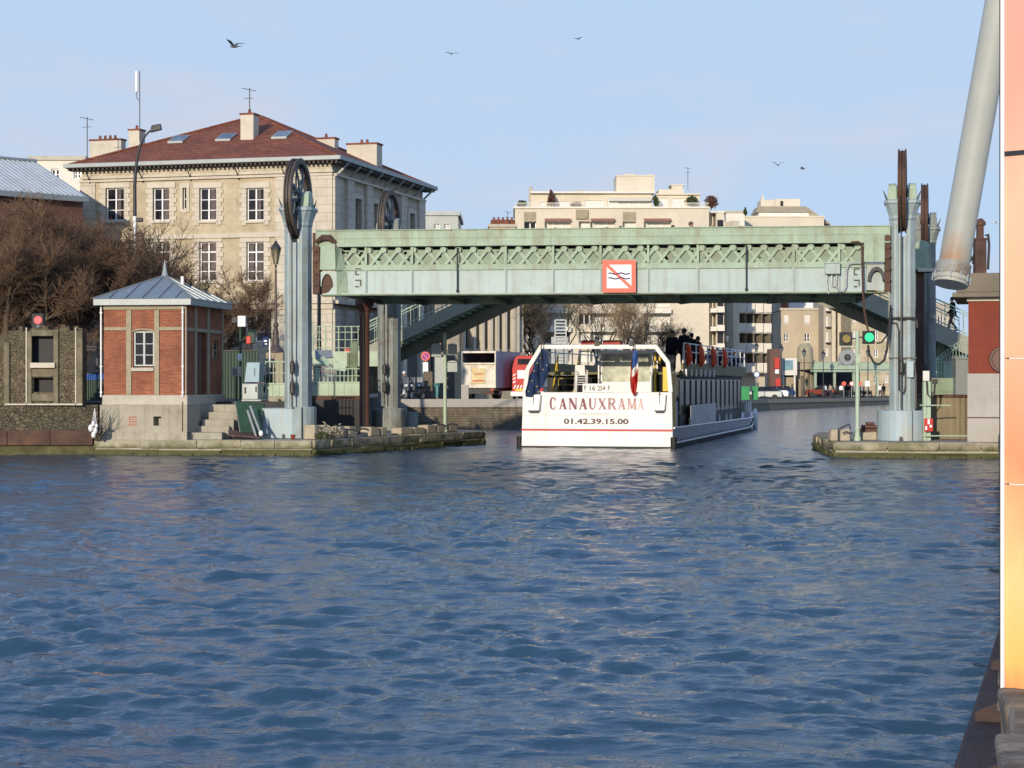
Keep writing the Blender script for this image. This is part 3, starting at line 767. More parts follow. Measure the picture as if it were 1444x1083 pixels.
mb.build('end_gusset', M['green_in'], t)
mb = MB()
arc = [(u(461.5) + (u(470) - u(453)) / 2 * math.cos(a), zz(404) + (zz(386) - zz(404)) * math.sin(a)) for a in [math.pi * k / 10 for k in range(11)]]
mb.py([(u(452), zz(416)), (u(475), zz(416)), (u(475), zz(383)), (u(452), zz(383)), (u(452), zz(404))] + arc[::-1] + [(arc[0][0] - .18, zz(412)), (arc[-1][0], zz(404))][:1], .0, .05)
mb.build('arched_plate', M['web'], t)
mb = MB(); mb.box(u(440.5), u(452), .05, .35, ZB + .02, ZT - .05); mb.box(u(452), u(476), .10, .14, ZB + .05, zz(383)); mb.box(u(446), u(476), .0, .4, zz(343), ZF - .01)
mb.tube([(u(447), -.12, zz(342)), (u(456), -.16, zz(336)), (u(466), -.16, zz(336)), (u(474), -.12, zz(343))], [.09, .13, .13, .08], 8)
for y in (350, 365, 382, 398, 410): mb.disc((u(446.5), -.02, zz(y)), (0, 1, 0), .13, .16, 10)
mb.tube([(u(450), -.06, zz(340)), (u(450), -.06, zz(414))], .05, 6)
mb.build('roller_frame', M['rust'], t)
# right end
zr = lambda y: BR.z(1235, y)
mb = MB(); mb.box(u(1218), u(1247), -.18, .3, zr(370), zr(331)); mb.box(u(1232) - .01, u(1232) + .01, -.21, -.182, zr(369), zr(333)); mb.build('end_block', M['green'], t, bevel=.02)
mb = MB()
c0, r0 = u(1236), (u(1248) - u(1223)) / 2
arc = [(c0 + r0 * math.cos(a), zr(396) + (zr(376) - zr(396)) * math.sin(a)) for a in [math.pi * k / 10 for k in range(11)]]
mb.py([(u(1217), zr(409)), (u(1254), zr(409)), (u(1254), zr(371)), (u(1217), zr(371))], .14, .18)
mb.build('end_plate', M['web'], t)
mb = MB()
inner = [(c0 + (r0 - .1) * math.cos(a), zr(396) + (zr(378) - zr(396)) * .8 * math.sin(a)) for a in [math.pi * k / 10 for k in range(11)]]
mb.py(arc + inner[::-1], -.10, .13); mb.build('arch_rib', M['dark'], t)
mb = MB(); mb.box(u(1247.5), u(1255), -.08, .35, ZB + .02, ZT - .06)
for y in (336, 347, 361, 378, 394): mb.disc((u(1251), -.09, zr(y)), (0, 1, 0), .12, .14, 10)
mb.build('roller_frame', M['rust'], t)
# electrics on the right half
mb = MB(); mb.box(u(1163), u(1184), -.32, -.04, BR.z(1174, 387), BR.z(1174, 372.5)); mb.box(u(1162), u(1185), -.34, -.03, BR.z(1174, 372.4), BR.z(1174, 371)); mb.build('junction_box', M['web'], t, bevel=.015)
mb = MB(); q = lambda px, py, d=-.13: BR.pt(px, py, d)
mb.tube([q(1166, 387), q(1166, 398), q(1167, 412), q(1169, 414)], .03, 6); mb.tube([q(1173, 387), q(1173, 402), q(1178, 404)], .03, 6)
mb.tube([q(1180, 387), q(1179, 404), q(1183, 411), q(1190, 411), q(1193, 404), q(1194, 380), q(1197, 373), q(1204, 371), q(1216, 371)], .04, 8)
mb.each('conduit', M['steel'], t)
for pxs, sgn in ((1208, 1), (505, -1)):
    m2 = MB(); zt = lambda y: BR.z(pxs, y)
    for k, y in enumerate((379, 387, 395, 404)):
        m2.box(u(pxs - 4), u(pxs + 4 - (k % 2) * 3), -.04, .018, zt(y) - .018, zt(y) + .018)
    for k, y in enumerate((379, 395)):
        xx = u(pxs + (3 if k else -4)); m2.box(xx, xx + .03, -.045, .017, zt(y + 8), zt(y))
    m2.build('gauge_mark', M['dark'], t)
# hanging dark cable at right
mb = MB(); qq = [BR.pt(px, py, -.35) for px, py in ((1200, 342), (1210, 341), (1215.5, 344), (1216, 372), (1217, 410), (1219, 440), (1223, 462), (1225.5, 470))]
mb.tube(qq, .045, 6); mb.build('signal_cable', M['rust'], t)
mb = MB(); qq = [BR.pt(px, py, -.3) for px, py in ((1236, 484), (1243, 483), (1250, 474), (1254, 455), (1256, 430))]
mb.tube(qq, .035, 6)
qq = [BR.pt(px, py, -.3) for px, py in ((1224, 486), (1226, 500), (1232, 511), (1239, 514), (1247, 508), (1251, 492), (1254, 465), (1256, 440))]
mb.tube(qq, .045, 6); mb.build('looped_cable', M['rubber'], t)

# no-wash sign hung on the span
SG = Fr(850, BR.P.y + BR.u(850) * BR.d.y, 897, BR.P.y + BR.u(897) * BR.d.y)
t = thing('river_sign', 'square white sign with red border and slash over wavy lines on the bridge', 'sign', (SG.P.x, SG.P.y, 0), SG.rz)
a, b = 0.0, SG.L; z0, z1 = SG.z(873, 413), SG.z(873, 367.5)
bo = (z1 - z0) * .135; zi0, zi1 = z0 + bo, z1 - bo; ai, bi = a + bo, b - bo
mb = MB(); mb.box(a, b, -.24, -.20, z0, z1); mb.build('board', M['signwhite'], t)
mb = MB()
for r_ in ((a, b, z0, zi0), (a, b, zi1, z1), (a, ai, zi0, zi1), (bi, b, zi0, zi1)): mb.box(r_[0], r_[1], -.250, -.2402, r_[2], r_[3])
mb.build('border', M['signred'], t)
mb = MB(); k = .085; mb.py([(ai, zi1 - .0), (ai + k, zi1), (bi, zi0 + k), (bi, zi0), (bi - k, zi0), (ai, zi1 - k)], -.249, -.2402); mb.build('slash', M['signred'], t)
mb = MB()
for zc in (.62, .42):
    pts = [(ai + .06 + (bi - ai - .12) * i / 24, -.254, zi0 + (zi1 - zi0) * zc + .022 * math.sin(i / 24 * 4.4 * math.pi * .9 + .6)) for i in range(25)]
    for p, q_ in zip(pts[:-1], pts[1:]): mb.bar(p, q_, .045, .008, up=(0, 1, 0))
mb.build('wavy_line', M['navy'], t)
mb = MB(); mb.box(a + .3, a + .36, -.2, -.03, z0 + .1, z0 + .16); mb.box(b - .36, b - .3, -.2, -.03, z0 + .1, z0 + .16); mb.build('bracket', M['steel'], t)

# ================================================================= LIFTING TOWERS
def half(sgn, k=1.0, g=.15, w=.47, d=.44, c=.16):
    p = [(g, -d * k), (w * k - c, -d * k), (w * k, -d * k + c), (w * k, d * k - c), (w * k - c, d * k), (g, d * k)]
    return [(x * sgn, y) for x, y in (p if sgn > 0 else p[::-1])]
def loft(mb, polys):
    n = len(polys[0][0]); vs = []
    for poly, z in polys: vs += [(x, y, z) for x, y in poly]
    fs = [tuple(range(n - 1, -1, -1)), tuple(range(n * (len(polys) - 1), n * len(polys)))]
    for i in range(len(polys) - 1):
        for k in range(n): fs.append((i * n + k, i * n + (k + 1) % n, (i + 1) * n + (k + 1) % n, (i + 1) * n + k))
    mb.add(vs, fs)
WZ = 9.87
def tower(label, px, Y, rz, mat, wheelrot, front=True):
    x = GX(px, Y)
    t = thing('bridge_tower', label, 'bridge tower', (x, Y, PL), R(rz), 'lifting towers of the bridge')
    z = lambda v: v - PL
    mb = MB()
    for s in (-1, 1):
        loft(mb, [(half(s), z(1.2)), (half(s), z(8.75))])
        mb.box(*sorted((s * .20, s * .30)), -.475, -.441, z(1.6), z(8.6))
    mb.box(-.149, .149, -.33, .33, 0.3, z(8.15))
    mb.build('shaft', mat, t, bevel=.015)
    for s in (-1, 1):
        m2 = MB()
        loft(m2, [(half(s), z(8.751)), (half(s, 1.06), z(8.82)), (half(s, 1.06), z(8.92)), (half(s, 1.18), z(9.12)), (half(s, 1.32), z(9.34)), (half(s, 1.42), z(9.38)), (half(s, 1.42), z(9.48)), (half(s, 1.3), z(9.52))])
        m2.build('capital', mat, t, bevel=.01)
        m2 = MB(); x0, x1 = sorted((s * .20, s * .52))
        m2.box(x0, x1, -.42, .42, z(9.521), z(9.66)); m2.box(x0, x1, -.36, .36, z(9.661), z(9.92))
        ar = [(.30 * math.cos(a), z(9.92) + .24 * math.sin(a)) for a in [math.pi * k / 8 for k in range(9)]]
        m2.px(ar, x0 + .02, x1 - .02)
        m2.box(x0 - .01, x1 + .01, -.40, -.30, z(9.60), z(9.75))
        m2.build('bearing', M['green'] if front else mat, t, bevel=.02)
        m2 = MB()
        m2.tube([(s * .55, -.3, z(9.52)), (s * .62, -.32, z(9.7)), (s * .70, -.34, z(9.88))], [.045, .035, .01], 5)
        m2.tube([(s * .55, .3, z(9.52)), (s * .6, .3, z(9.68)), (s * .66, .3, z(9.85))], [.045, .03, .01], 5)
        m2.build('finial', M['wheelpaint'], t)
    # wheel: grooved rim turned round the local x axis
    cz = z(WZ)
    prof = [(-.15, 1.57), (-.15, 1.36), (-.06, 1.33), (.06, 1.33), (.15, 1.36), (.15, 1.57), (.105, 1.57), (.085, 1.50), (.02, 1.50), (.0, 1.56), (-.02, 1.50), (-.085, 1.50), (-.105, 1.57)]
    n = 56; vs = []
    for i in range(n):
        a = 2 * math.pi * i / n
        for x_, r_ in prof: vs.append((x_, r_ * math.cos(a), cz + r_ * math.sin(a)))
    k = len(prof); fs = [(i * k + j, i * k + (j + 1) % k, ((i + 1) % n) * k + (j + 1) % k, ((i + 1) % n) * k + j) for i in range(n) for j in range(k)]
    mb = MB(); mb.add(vs, fs); wh = mb.build('wheel', M['rust'] if px > 1000 else M['rustwheel'], t, smooth=40)
    mb = MB(); mb.disc((0, 0, cz), (1, 0, 0), .24, .40, 16); mb.disc((0, 0, cz), (1, 0, 0), .10, .9, 12); mb.build('hub', M['wheelpaint'], wh, bevel=.01)
    for i in range(8):
        a = 2 * math.pi * i / 8 + wheelrot
        m2 = MB(); dv = Vector((0, math.cos(a), math.sin(a))); tv = Vector((0, -math.sin(a), math.cos(a)))
        c = Vector((0, 0, cz))
        for s in (-1, 1):
            p0, p1, p2 = c + dv * .2 + Vector((s * .08, 0, 0)), c + dv * .8 + Vector((s * .05, 0, 0)), c + dv * 1.35 + tv * s * .26
            m2.bar(p0, p1, .13, .06, up=(1, 0, 0)); m2.bar(p1, p2, .10, .06, up=(1, 0, 0))
        m2.build('spoke', M['wheelpaint'], wh)
    mb = MB(); yr = -.80
    mb.tube([(-.03, -1.52, cz - .3), (-.03, -1.2, cz - .95), (-.03, yr, z(8.2)), (-.03, yr + .1, z(1.7))], .028, 6)
    mb.lathe([(.03, z(3.0)), (.09, z(3.1)), (.10, z(3.45)), (.05, z(3.55)), (.03, z(3.7))], -.03, yr + .08, 10)
    mb.lathe([(.03, z(2.2)), (.10, z(2.3)), (.12, z(2.6)), (.05, z(2.8)), (.03, z(2.9))], -.03, yr + .1, 10) if px < 1000 else None
    mb.build('hoist_rope', M['cable'], t)
    return t
M['rustwheel'] = pm('rust brown dark wheel rim', (0.075, 0.062, 0.05), 0.3, 1.5, 0.6, bump=0.1, stain=(0.16, 0.07, 0.03), samt=0.7)
M['tower_back'] = pm('stained column paint', (0.24, 0.27, 0.25), 0.2, 0.8, 0.65, stain=(0.12, 0.08, 0.05), samt=0.7, streak=(0.10, 0.07, 0.05), stamt=0.7)
t1 = tower('left front bridge tower with spoked wheel, beside the brick hut and Parisian lamp', 420.5, 74.6, -9.5, M['tower'], .2)
mb = MB(); mb.box(-1.28, .30, -.56, .6, .0, 1.14); mb.box(-1.30, .32, -.58, .62, 1.141, 1.17)
mb.build('base_box', M['drum'], t1, bevel=.02)
mb = MB(); mb.lathe([(.60, 0), (.60, 1.14), (.57, 1.22)], .12, .0, 20); mb.build('base_drum', M['tower'], t1, bevel=.01)
mb = MB(); mb.box(.305, .335, -.66, -.5, 0.02, 1.2); mb.py([(-.48, 0), (-.48, .13), (-.42, .18), (-.36, .13), (-.36, 0)], -.60, -.582); mb.build('seam', M['dark'], t1)
t2 = tower('right front bridge tower with brown wheel seen edge on, beside the green signal lamp', 1272.5, 71.6, -12.5, M['tower'], .0)
mb = MB(); mb.lathe([(.92, 0), (.92, 1.06), (.90, 1.12)], -.02, .1, 28); mb.build('base_drum', M['drum'], t2, bevel=.01)
mb = MB(); mb.box(.36, .385, -.84, -.76, .02, 1.12); mb.py([(-.1, .01), (-.1, .12), (-.03, .18), (.04, .12), (.04, .01)], -.86, -.80); mb.build('drum_seam', M['dark'], t2)
mb = MB(); mb.box(.16, .42, -.62, -.48, 2.35, 2.95); mb.build('switch_box', M['drum'], t2, bevel=.02)
mb = MB(); mb.tube([(-.52, -.52, 4.52), (-.30, -.55, 4.55), (.42, -.55, 4.55), (.52, -.50, 4.48), (.55, -.48, 4.2)], .05, 8)
mb.box(-.50, .52, -.50, -.476, 3.05, 3.10); mb.tube([(-.45, -.5, 4.4), (-.2, -.52, 4.36), (-.12, -.52, 4.1), (-.12, -.52, 1.9), (.05, -.52, 1.75), (.12, -.52, 2.0), (.12, -.52, 2.9)], .03, 6)
mb.tube([(.44, -.5, 2.9), (.50, -.5, 2.4), (.50, -.5, 1.2)], .035, 6)
mb.build('conduit', M['cable'], t2)
t3 = tower('left rear bridge tower with weathered wheel, behind the span near the rusty pillar', 549, 87, -11, M['tower_back'], .3, False)
t4 = tower('right rear bridge tower with brown wheel, behind the green signal lamp tower', 1304, 84, -13, M['tower_back'], .1, False)
for tt in (t3, t4):
    mb = MB(); mb.lathe([(.8, 0), (.8, .9), (.76, 1.0)], 0, .1, 20); mb.build('base_drum', M['tower_back'], tt)

# pale green rounded counterweight plate behind the right tower
CWF = Fr(1288, 80, 1314, 80)
t = thing('counterweight_plate', 'pale green round topped steel plate between the two right towers', 'machine plate', CWF.loc, 0)
zc = CWF.z(1301, 352); rr = CWF.L * .48; cxx = CWF.L / 2
pl = [(cxx + rr * math.cos(a), zc + rr * 1.05 * math.sin(a)) for a in [math.pi * k / 12 for k in range(13)]] + [(cxx - rr, CWF.z(1301, 380)), (cxx + rr, CWF.z(1301, 380))]
mb = MB(); mb.py(pl, 0, .3); mb.build('plate', M['green'], t, bevel=.02)
mb = MB(); mb.py([(0, CWF.z(1301, 384)), (CWF.L, CWF.z(1301, 384)), (CWF.L, CWF.z(1301, 380.2)), (0, CWF.z(1301, 380.2))], -.3, .5); mb.box(.15, .45, .05, .25, PL, CWF.z(1301, 384.2)); mb.build('support', M['rust'], t)

# rusty round pillar under the left end
x = GX(514, 80)
t = thing('iron_pillar', 'rusty brown round iron pillar with flared head under the left end of the bridge', 'pillar', (x, 80, PL))
mb = MB(); mb.lathe([(.30, 0), (.30, .1), (.21, .2), (.21, 4.95), (.23, 5.0), (.23, 5.06), (.21, 5.1), (.33, 5.35), (.40, 5.4), (.40, 5.6)], 0, 0, 20); mb.build('shaft', M['brown'], t, smooth=40)
mb = MB(); mb.tube([(-.02, -.26, .3), (-.02, -.26, 5.0)], .025, 6); mb.tube([(-.5, -.3, .15), (-.3, -.32, .32), (-.02, -.3, .3)], .05, 6); mb.build('conduit', M['post'], t)

# ================================================================= FOOTBRIDGE BEHIND
FB = Fr(500, 90, 1365, 89)
t = thing('footbridge', 'green arched footbridge with stairs climbing on both sides behind the lift bridge', 'footbridge', FB.loc, FB.rz)
FBTOP = top = [(505, 494), (768, 366), (1124, 366), (1372, 478)]
P = [(FB.u(px), FB.z(px, py)) for px, py in top]
for y in (0.0, 3.2):
    m2 = MB()
    hh_ = .55 if y == 0 else 1.3
    m2.py([(P[0][0], P[0][1]), (P[1][0], P[1][1]), (P[1][0] + .3, P[1][1] - hh_), (P[0][0], P[0][1] - hh_)], y, y + .08)
    m2.py([P[1], P[2], (P[2][0], P[2][1] - hh_), (P[1][0] + .3, P[1][1] - hh_)], y, y + .08)
    m2.py([P[2], P[3], (P[3][0], P[3][1] - hh_ - (.3 if y == 0 else 0)), (P[2][0], P[2][1] - hh_ - (.3 if y == 0 else 0))], y, y + .08)
    m2.build('stringer', M['footpaint'], t)
mb = MB()
for (a, b) in ((P[0], P[1]), (P[2], P[3])):
    n = 30
    for i in range(n):
        x0 = a[0] + (b[0] - a[0]) * i / n; x1_ = a[0] + (b[0] - a[0]) * (i + 1) / n; zz_ = max(a[1] + (b[1] - a[1]) * i / n, a[1] + (b[1] - a[1]) * (i + 1) / n) - .12
        mb.box(x0, x1_, .09, 3.19, zz_ - .72, zz_)
mb.box(P[1][0], P[2][0], .09, 3.19, P[1][1] - .3, P[1][1] - .12)
mb.build('stair_tread', M['under'], t)
for y in (.04, 3.24):
    m2 = MB()
    for (a, b) in zip(P[:-1], P[1:]):
        m2.tube([(a[0], y, a[1] + 1.1), (b[0], y, b[1] + 1.1)], .035, 6); m2.tube([(a[0], y, a[1] + .12), (b[0], y, b[1] + .12)], .03, 6); m2.tube([(a[0], y, a[1] + .95), (b[0], y, b[1] + .95)], .02, 5)
        n = max(2, int(abs(b[0] - a[0]) / .42))
        for i in range(n + 1):
            x = a[0] + (b[0] - a[0]) * i / n; zz_ = a[1] + (b[1] - a[1]) * i / n
            m2.tube([(x, y, zz_ - .05), (x, y, zz_ + 1.1)], .028 if i % 3 == 0 else .016, 5)
            if i % 3 == 1: m2.ball((x, y, zz_ + .35), .05, 6, 4); m2.ball((x, y, zz_ + .8), .04, 6, 4)
    m2.build('railing', M['rail_green'], t)
# left landing
zL = P[0][1]; ul = FB.u(441)
mb = MB(); mb.box(ul, P[0][0] - .01, .0, 3.4, zL - .28, zL - .1); mb.box(ul, P[0][0] + 1.3, -.06, -.002, zL - .75, zL - .05)
for x in (ul + .1, P[0][0] - .3): mb.box(x, x + .2, .1, .3, 1.95, zL - .281)
mb.build('landing', M['rail_green'], t)
mb = MB()
for i in range(8):
    x = ul + (P[0][0] - ul) * i / 7; mb.tube([(x, .0, zL - .3), (x, .0, zL + 1.15)], .035 if i % 2 == 0 else .02, 5)
for dz in (1.12, .85, .5, .12): mb.tube([(ul, 0, zL + dz), (P[0][0], 0, zL + dz)], .02, 5)
mb.build('landing_railing', M['rail_green'], t)
for px in (1160, 1330):
    m2 = MB(); x = FB.u(px); m2.box(x, x + .25, 1, 1.3, PL - .6 if px < 1200 else PL, FB.z(px, 366 if px < 1124 else 366 + (px - 1124) * .45) - .8); m2.build('support_post', M['green_in'], t) if px > 1200 else None
# ================================================================= SHARED BUILDERS
def Fr2(P, d, z0=0.0):
    f = Fr.__new__(Fr); f.P = Vector(P); f.d = Vector(d).normalized(); f.n = Vector((-f.d.y, f.d.x)); f.z0 = z0; f.L = 0
    f.rz = math.atan2(f.d.y, f.d.x); f.loc = (f.P.x, f.P.y, z0); return f

def place(o, off=None, rz=0.0):
    if off is not None: o.location = off; o.rotation_euler = (0, 0, rz)
    return o

def window(root, u0, u1, z0, z1, dep, cols=2, rows=3, fw=.07, mw=.035, fm=None, gm=None, off=None, rz=0, transom=None, name='window'):
    """casement window: frame and glazing bars, panes behind"""
    fm = fm or M['white']; gm = gm or M['glass']
    mb = MB()
    mb.box(u0, u0 + fw, dep, dep + .07, z0, z1); mb.box(u1 - fw, u1, dep, dep + .07, z0, z1)
    mb.box(u0 + fw, u1 - fw, dep, dep + .07, z0, z0 + fw); mb.box(u0 + fw, u1 - fw, dep, dep + .07, z1 - fw, z1)
    for i in range(1, cols):
        x = u0 + (u1 - u0) * i / cols; mb.box(x - fw * .7, x + fw * .7, dep - .01, dep + .07, z0 + fw, z1 - fw)
    zt = z1 - fw
    if transom:
        zt = z0 + (z1 - z0) * transom; mb.box(u0 + fw, u1 - fw, dep - .012, dep + .068, zt - fw * .6, zt + fw * .6)
    for j in range(1, rows):
        z = z0 + (zt - z0) * j / rows; mb.box(u0 + fw, u1 - fw, dep + .012, dep + .06, z - mw / 2, z + mw / 2)
    o = place(mb.build(name, fm, root), off, rz)
    g = MB(); g.box(u0 + fw * .5, u1 - fw * .5, dep + .035, dep + .05, z0 + fw * .5, z1 - fw * .5); g.build('pane', gm, o)
    return o

def tree_mesh(seed, h, trunk_h, r0, spread, nlimb, levels, twigs, up=0.35, shape=1.0, twl=(.5, .95), tr=.011):
    rnd = random.Random(seed); thick = MB(); thin = MB()
    tips = []
    def grow(p, d, L, r, lev):
        n = 3; pts = [p]; q = p; dd = d.copy()
        for i in range(n):
            dd = (dd + Vector((rnd.gauss(0, .16), rnd.gauss(0, .16), rnd.gauss(0, .10) + .05))).normalized()
            q = q + dd * (L / n); pts.append(q)
        rs = [r * (1 - .42 * i / n) for i in range(n + 1)]
        thick.tube(pts, rs, 6 if lev < 2 else 4, caps=False)
        if lev >= 1:
            for pp in pts[1:]: tips.append((pp, dd.copy(), lev))
        if lev < levels:
            for k in range(rnd.choice((3, 4)) if lev else nlimb):
                a = rnd.uniform(0, 6.28); tilt = rnd.uniform(.5, 1.1) if lev else rnd.uniform(.35, 1.0)
                u_ = dd.orthogonal().normalized(); u_.rotate(Matrix.Rotation(a, 3, dd))
                nd = (dd * math.cos(tilt) + u_ * math.sin(tilt) * spread + Vector((0, 0, up))).normalized()
                grow(pts[-1] if k < 2 else pts[rnd.choice((1, 2, 3))] if lev else pts[-1] - Vector((0, 0, rnd.uniform(0, .9))), nd, L * rnd.uniform(.58, .82) if lev else h * .24 * rnd.uniform(.8, 1.15), rs[-1] * rnd.uniform(.5, .68), lev + 1)
    grow(Vector((0, 0, -.1)), Vector((0, 0, 1)), trunk_h, r0, 0)
    per = max(1, int(twigs / max(1, len(tips))))
    for p, d, lev in tips:
        for k in range(per if lev > 1 else per // 2):
            dv = (d * .5 + Vector((rnd.gauss(0, .6), rnd.gauss(0, .6), rnd.gauss(.35, .45)))).normalized()
            L = rnd.uniform(*twl); q = p + dv * L * .5; dv2 = (dv + Vector((rnd.gauss(0, .3), rnd.gauss(0, .3), rnd.gauss(.2, .25)))).normalized(); e = q + dv2 * L * .6
            thin.tube([p, q, e], [tr, tr * .8, tr * .4], 3, caps=False)
            for s in range(2):
                f = q + (e - q) * rnd.uniform(0, .8); g = f + (dv2 + Vector((rnd.gauss(0, .7), rnd.gauss(0, .7), rnd.gauss(.1, .5)))).normalized() * L * rnd.uniform(.25, .5)
                thin.tube([f, g], [tr * .7, tr * .35], 3, caps=False)
    return thick, thin

_TREES = {}
def tree(kind, label, loc, rz, scale=1.0, group=None, name='plane_tree', cat='tree'):
    if kind not in _TREES:
        spec = TREE_KINDS[kind]; thick, thin = tree_mesh(*spec['a'], **spec['k'])
        t = thing(name, label, cat, loc, rz, group)
        a = thick.build('trunk', spec.get('bark', M['bark']), t, smooth=80, recalc=False)
        thin.build('crown', spec.get('twig', M['twig']), t, recalc=False)
        _TREES[kind] = t
    else:
        t = copy_tree(_TREES[kind], loc, rz, label)
    t.scale = (scale, scale, scale)
    return t
TREE_KINDS = {
    'pollard': dict(a=(3, 9.2, 2.6, .34, 1.0, 7, 3, 4800), k=dict(twl=(.35, .75), tr=.010)),
    'pollard_b': dict(a=(8, 8.4, 2.9, .30, 1.0, 7, 3, 2500), k=dict(up=.3, twl=(.35, .8), tr=.010)),
    'tall': dict(a=(5, 12, 3.5, .24, .8, 6, 3, 1000), k=dict(up=.6, twl=(.5, 1.1), tr=.013), twig=M['twig_pale']),
    'open': dict(a=(14, 10, 2.8, .2, 1.0, 5, 3, 1500), k=dict(up=.35, twl=(.5, 1.0), tr=.014), twig=M['bark']),
}

def leaf_clump(name, mat, parent, c, rx, ry, rz_, n, size, seed=1, cone=False):
    rnd = random.Random(seed); mb = MB()
    for _ in range(n):
        while True:
            p = Vector((rnd.uniform(-1, 1), rnd.uniform(-1, 1), rnd.uniform(-1, 1)))
            if p.length < 1 and p.length > .25: break
        if cone: k = (1 - (p.z + 1) / 2) ** .8; p.x *= k * 1.3; p.y *= k * 1.3
        bump = .8 + .35 * mnoise.noise(p * 2.2 + Vector((seed, 0, 0)))
        p = Vector((c[0] + p.x * rx * bump, c[1] + p.y * ry * bump, c[2] + p.z * rz_ * bump))
        a = Vector((rnd.gauss(0, 1), rnd.gauss(0, 1), rnd.gauss(0, 1))).normalized() * size; b = a.orthogonal().normalized() * size * .6
        mb.add([p - a, p + b, p + a, p - b], [(0, 1, 2, 3)])
    return mb.build(name, mat, parent, recalc=False)

def skin(name, pts, edges, rad, mat, parent, sub=1, root=0):
    me = bpy.data.meshes.new(name + '_skel'); me.from_pydata([tuple(p) for p in pts], edges, [])
    o = bpy.data.objects.new(name + '_skel', me); sc.collection.objects.link(o)
    o.modifiers.new('s', 'SKIN'); 
    if not me.skin_vertices:
        bm = bmesh.new(); bm.from_mesh(me); bm.verts.layers.skin.verify(); bm.to_mesh(me); bm.free()
    for i, v in enumerate(me.skin_vertices[0].data):
        r = rad[i]; v.radius = r if isinstance(r, tuple) else (r, r); v.use_root = (i == root)
    s = o.modifiers.new('b', 'SUBSURF'); s.levels = sub; s.render_levels = sub
    dg = bpy.context.evaluated_depsgraph_get(); dg.update()
    m2 = bpy.data.meshes.new_from_object(o.evaluated_get(dg)); m2.name = name
    bpy.data.objects.remove(o); m2.materials.clear(); m2.materials.append(mat)
    m2.shade_smooth()
    return link(bpy.data.objects.new(name, m2), parent)

POSES = {
    'stand': {},
    'lean': {'chest': (0, .12, 1.36), 'neck': (0, .2, 1.5), 'head': (0, .26, 1.66), 'hL': (-.22, .45, 1.06), 'hR': (.22, .45, 1.06), 'eL': (-.27, .2, 1.12), 'eR': (.27, .2, 1.12)},
    'walk': {'kL': (-.09, .16, .50), 'fL': (-.09, .26, .08), 'kR': (.09, .04, .50), 'fR': (.09, -.28, .10), 'hL': (-.24, -.14, .82), 'hR': (.24, .22, .86)},
    'sit': {'pelvis': (0, 0, .50), 'belly': (0, 0, .70), 'chest': (0, .02, .92), 'neck': (0, .03, 1.06), 'head': (0, .05, 1.24), 'sL': (-.19, 0, 1.0), 'sR': (.19, 0, 1.0), 'eL': (-.25, .08, .76), 'eR': (.25, .08, .76), 'hL': (-.14, .32, .62), 'hR': (.14, .32, .62),
            'hipL': (-.1, .02, .48), 'hipR': (.1, .02, .48), 'kL': (-.12, .44, .50), 'kR': (.12, .44, .50), 'fL': (-.12, .46, .08), 'fR': (.12, .46, .08)},
    'bend': {'belly': (0, .12, 1.08), 'chest': (0, .36, 1.18), 'neck': (0, .52, 1.22), 'head': (0, .66, 1.27), 'sL': (-.2, .4, 1.2), 'sR': (.2, .4, 1.2), 'eL': (-.24, .45, .95), 'eR': (.24, .45, .95), 'hL': (-.18, .6, .75), 'hR': (.18, .6, .75)},
    'ride': {'pelvis': (0, -.1, .82), 'belly': (0, -.06, 1.0), 'chest': (0, .04, 1.2), 'neck': (0, .08, 1.34), 'head': (0, .12, 1.5), 'sL': (-.19, .04, 1.28), 'sR': (.19, .04, 1.28), 'eL': (-.3, .24, 1.08), 'eR': (.3, .24, 1.08), 'hL': (-.28, .5, 1.02), 'hR': (.28, .5, 1.02),
             'hipL': (-.1, -.08, .8), 'hipR': (.1, -.08, .8), 'kL': (-.2, .3, .66), 'kR': (.2, .3, .66), 'fL': (-.2, .22, .24), 'fR': (.2, .22, .24)},
}
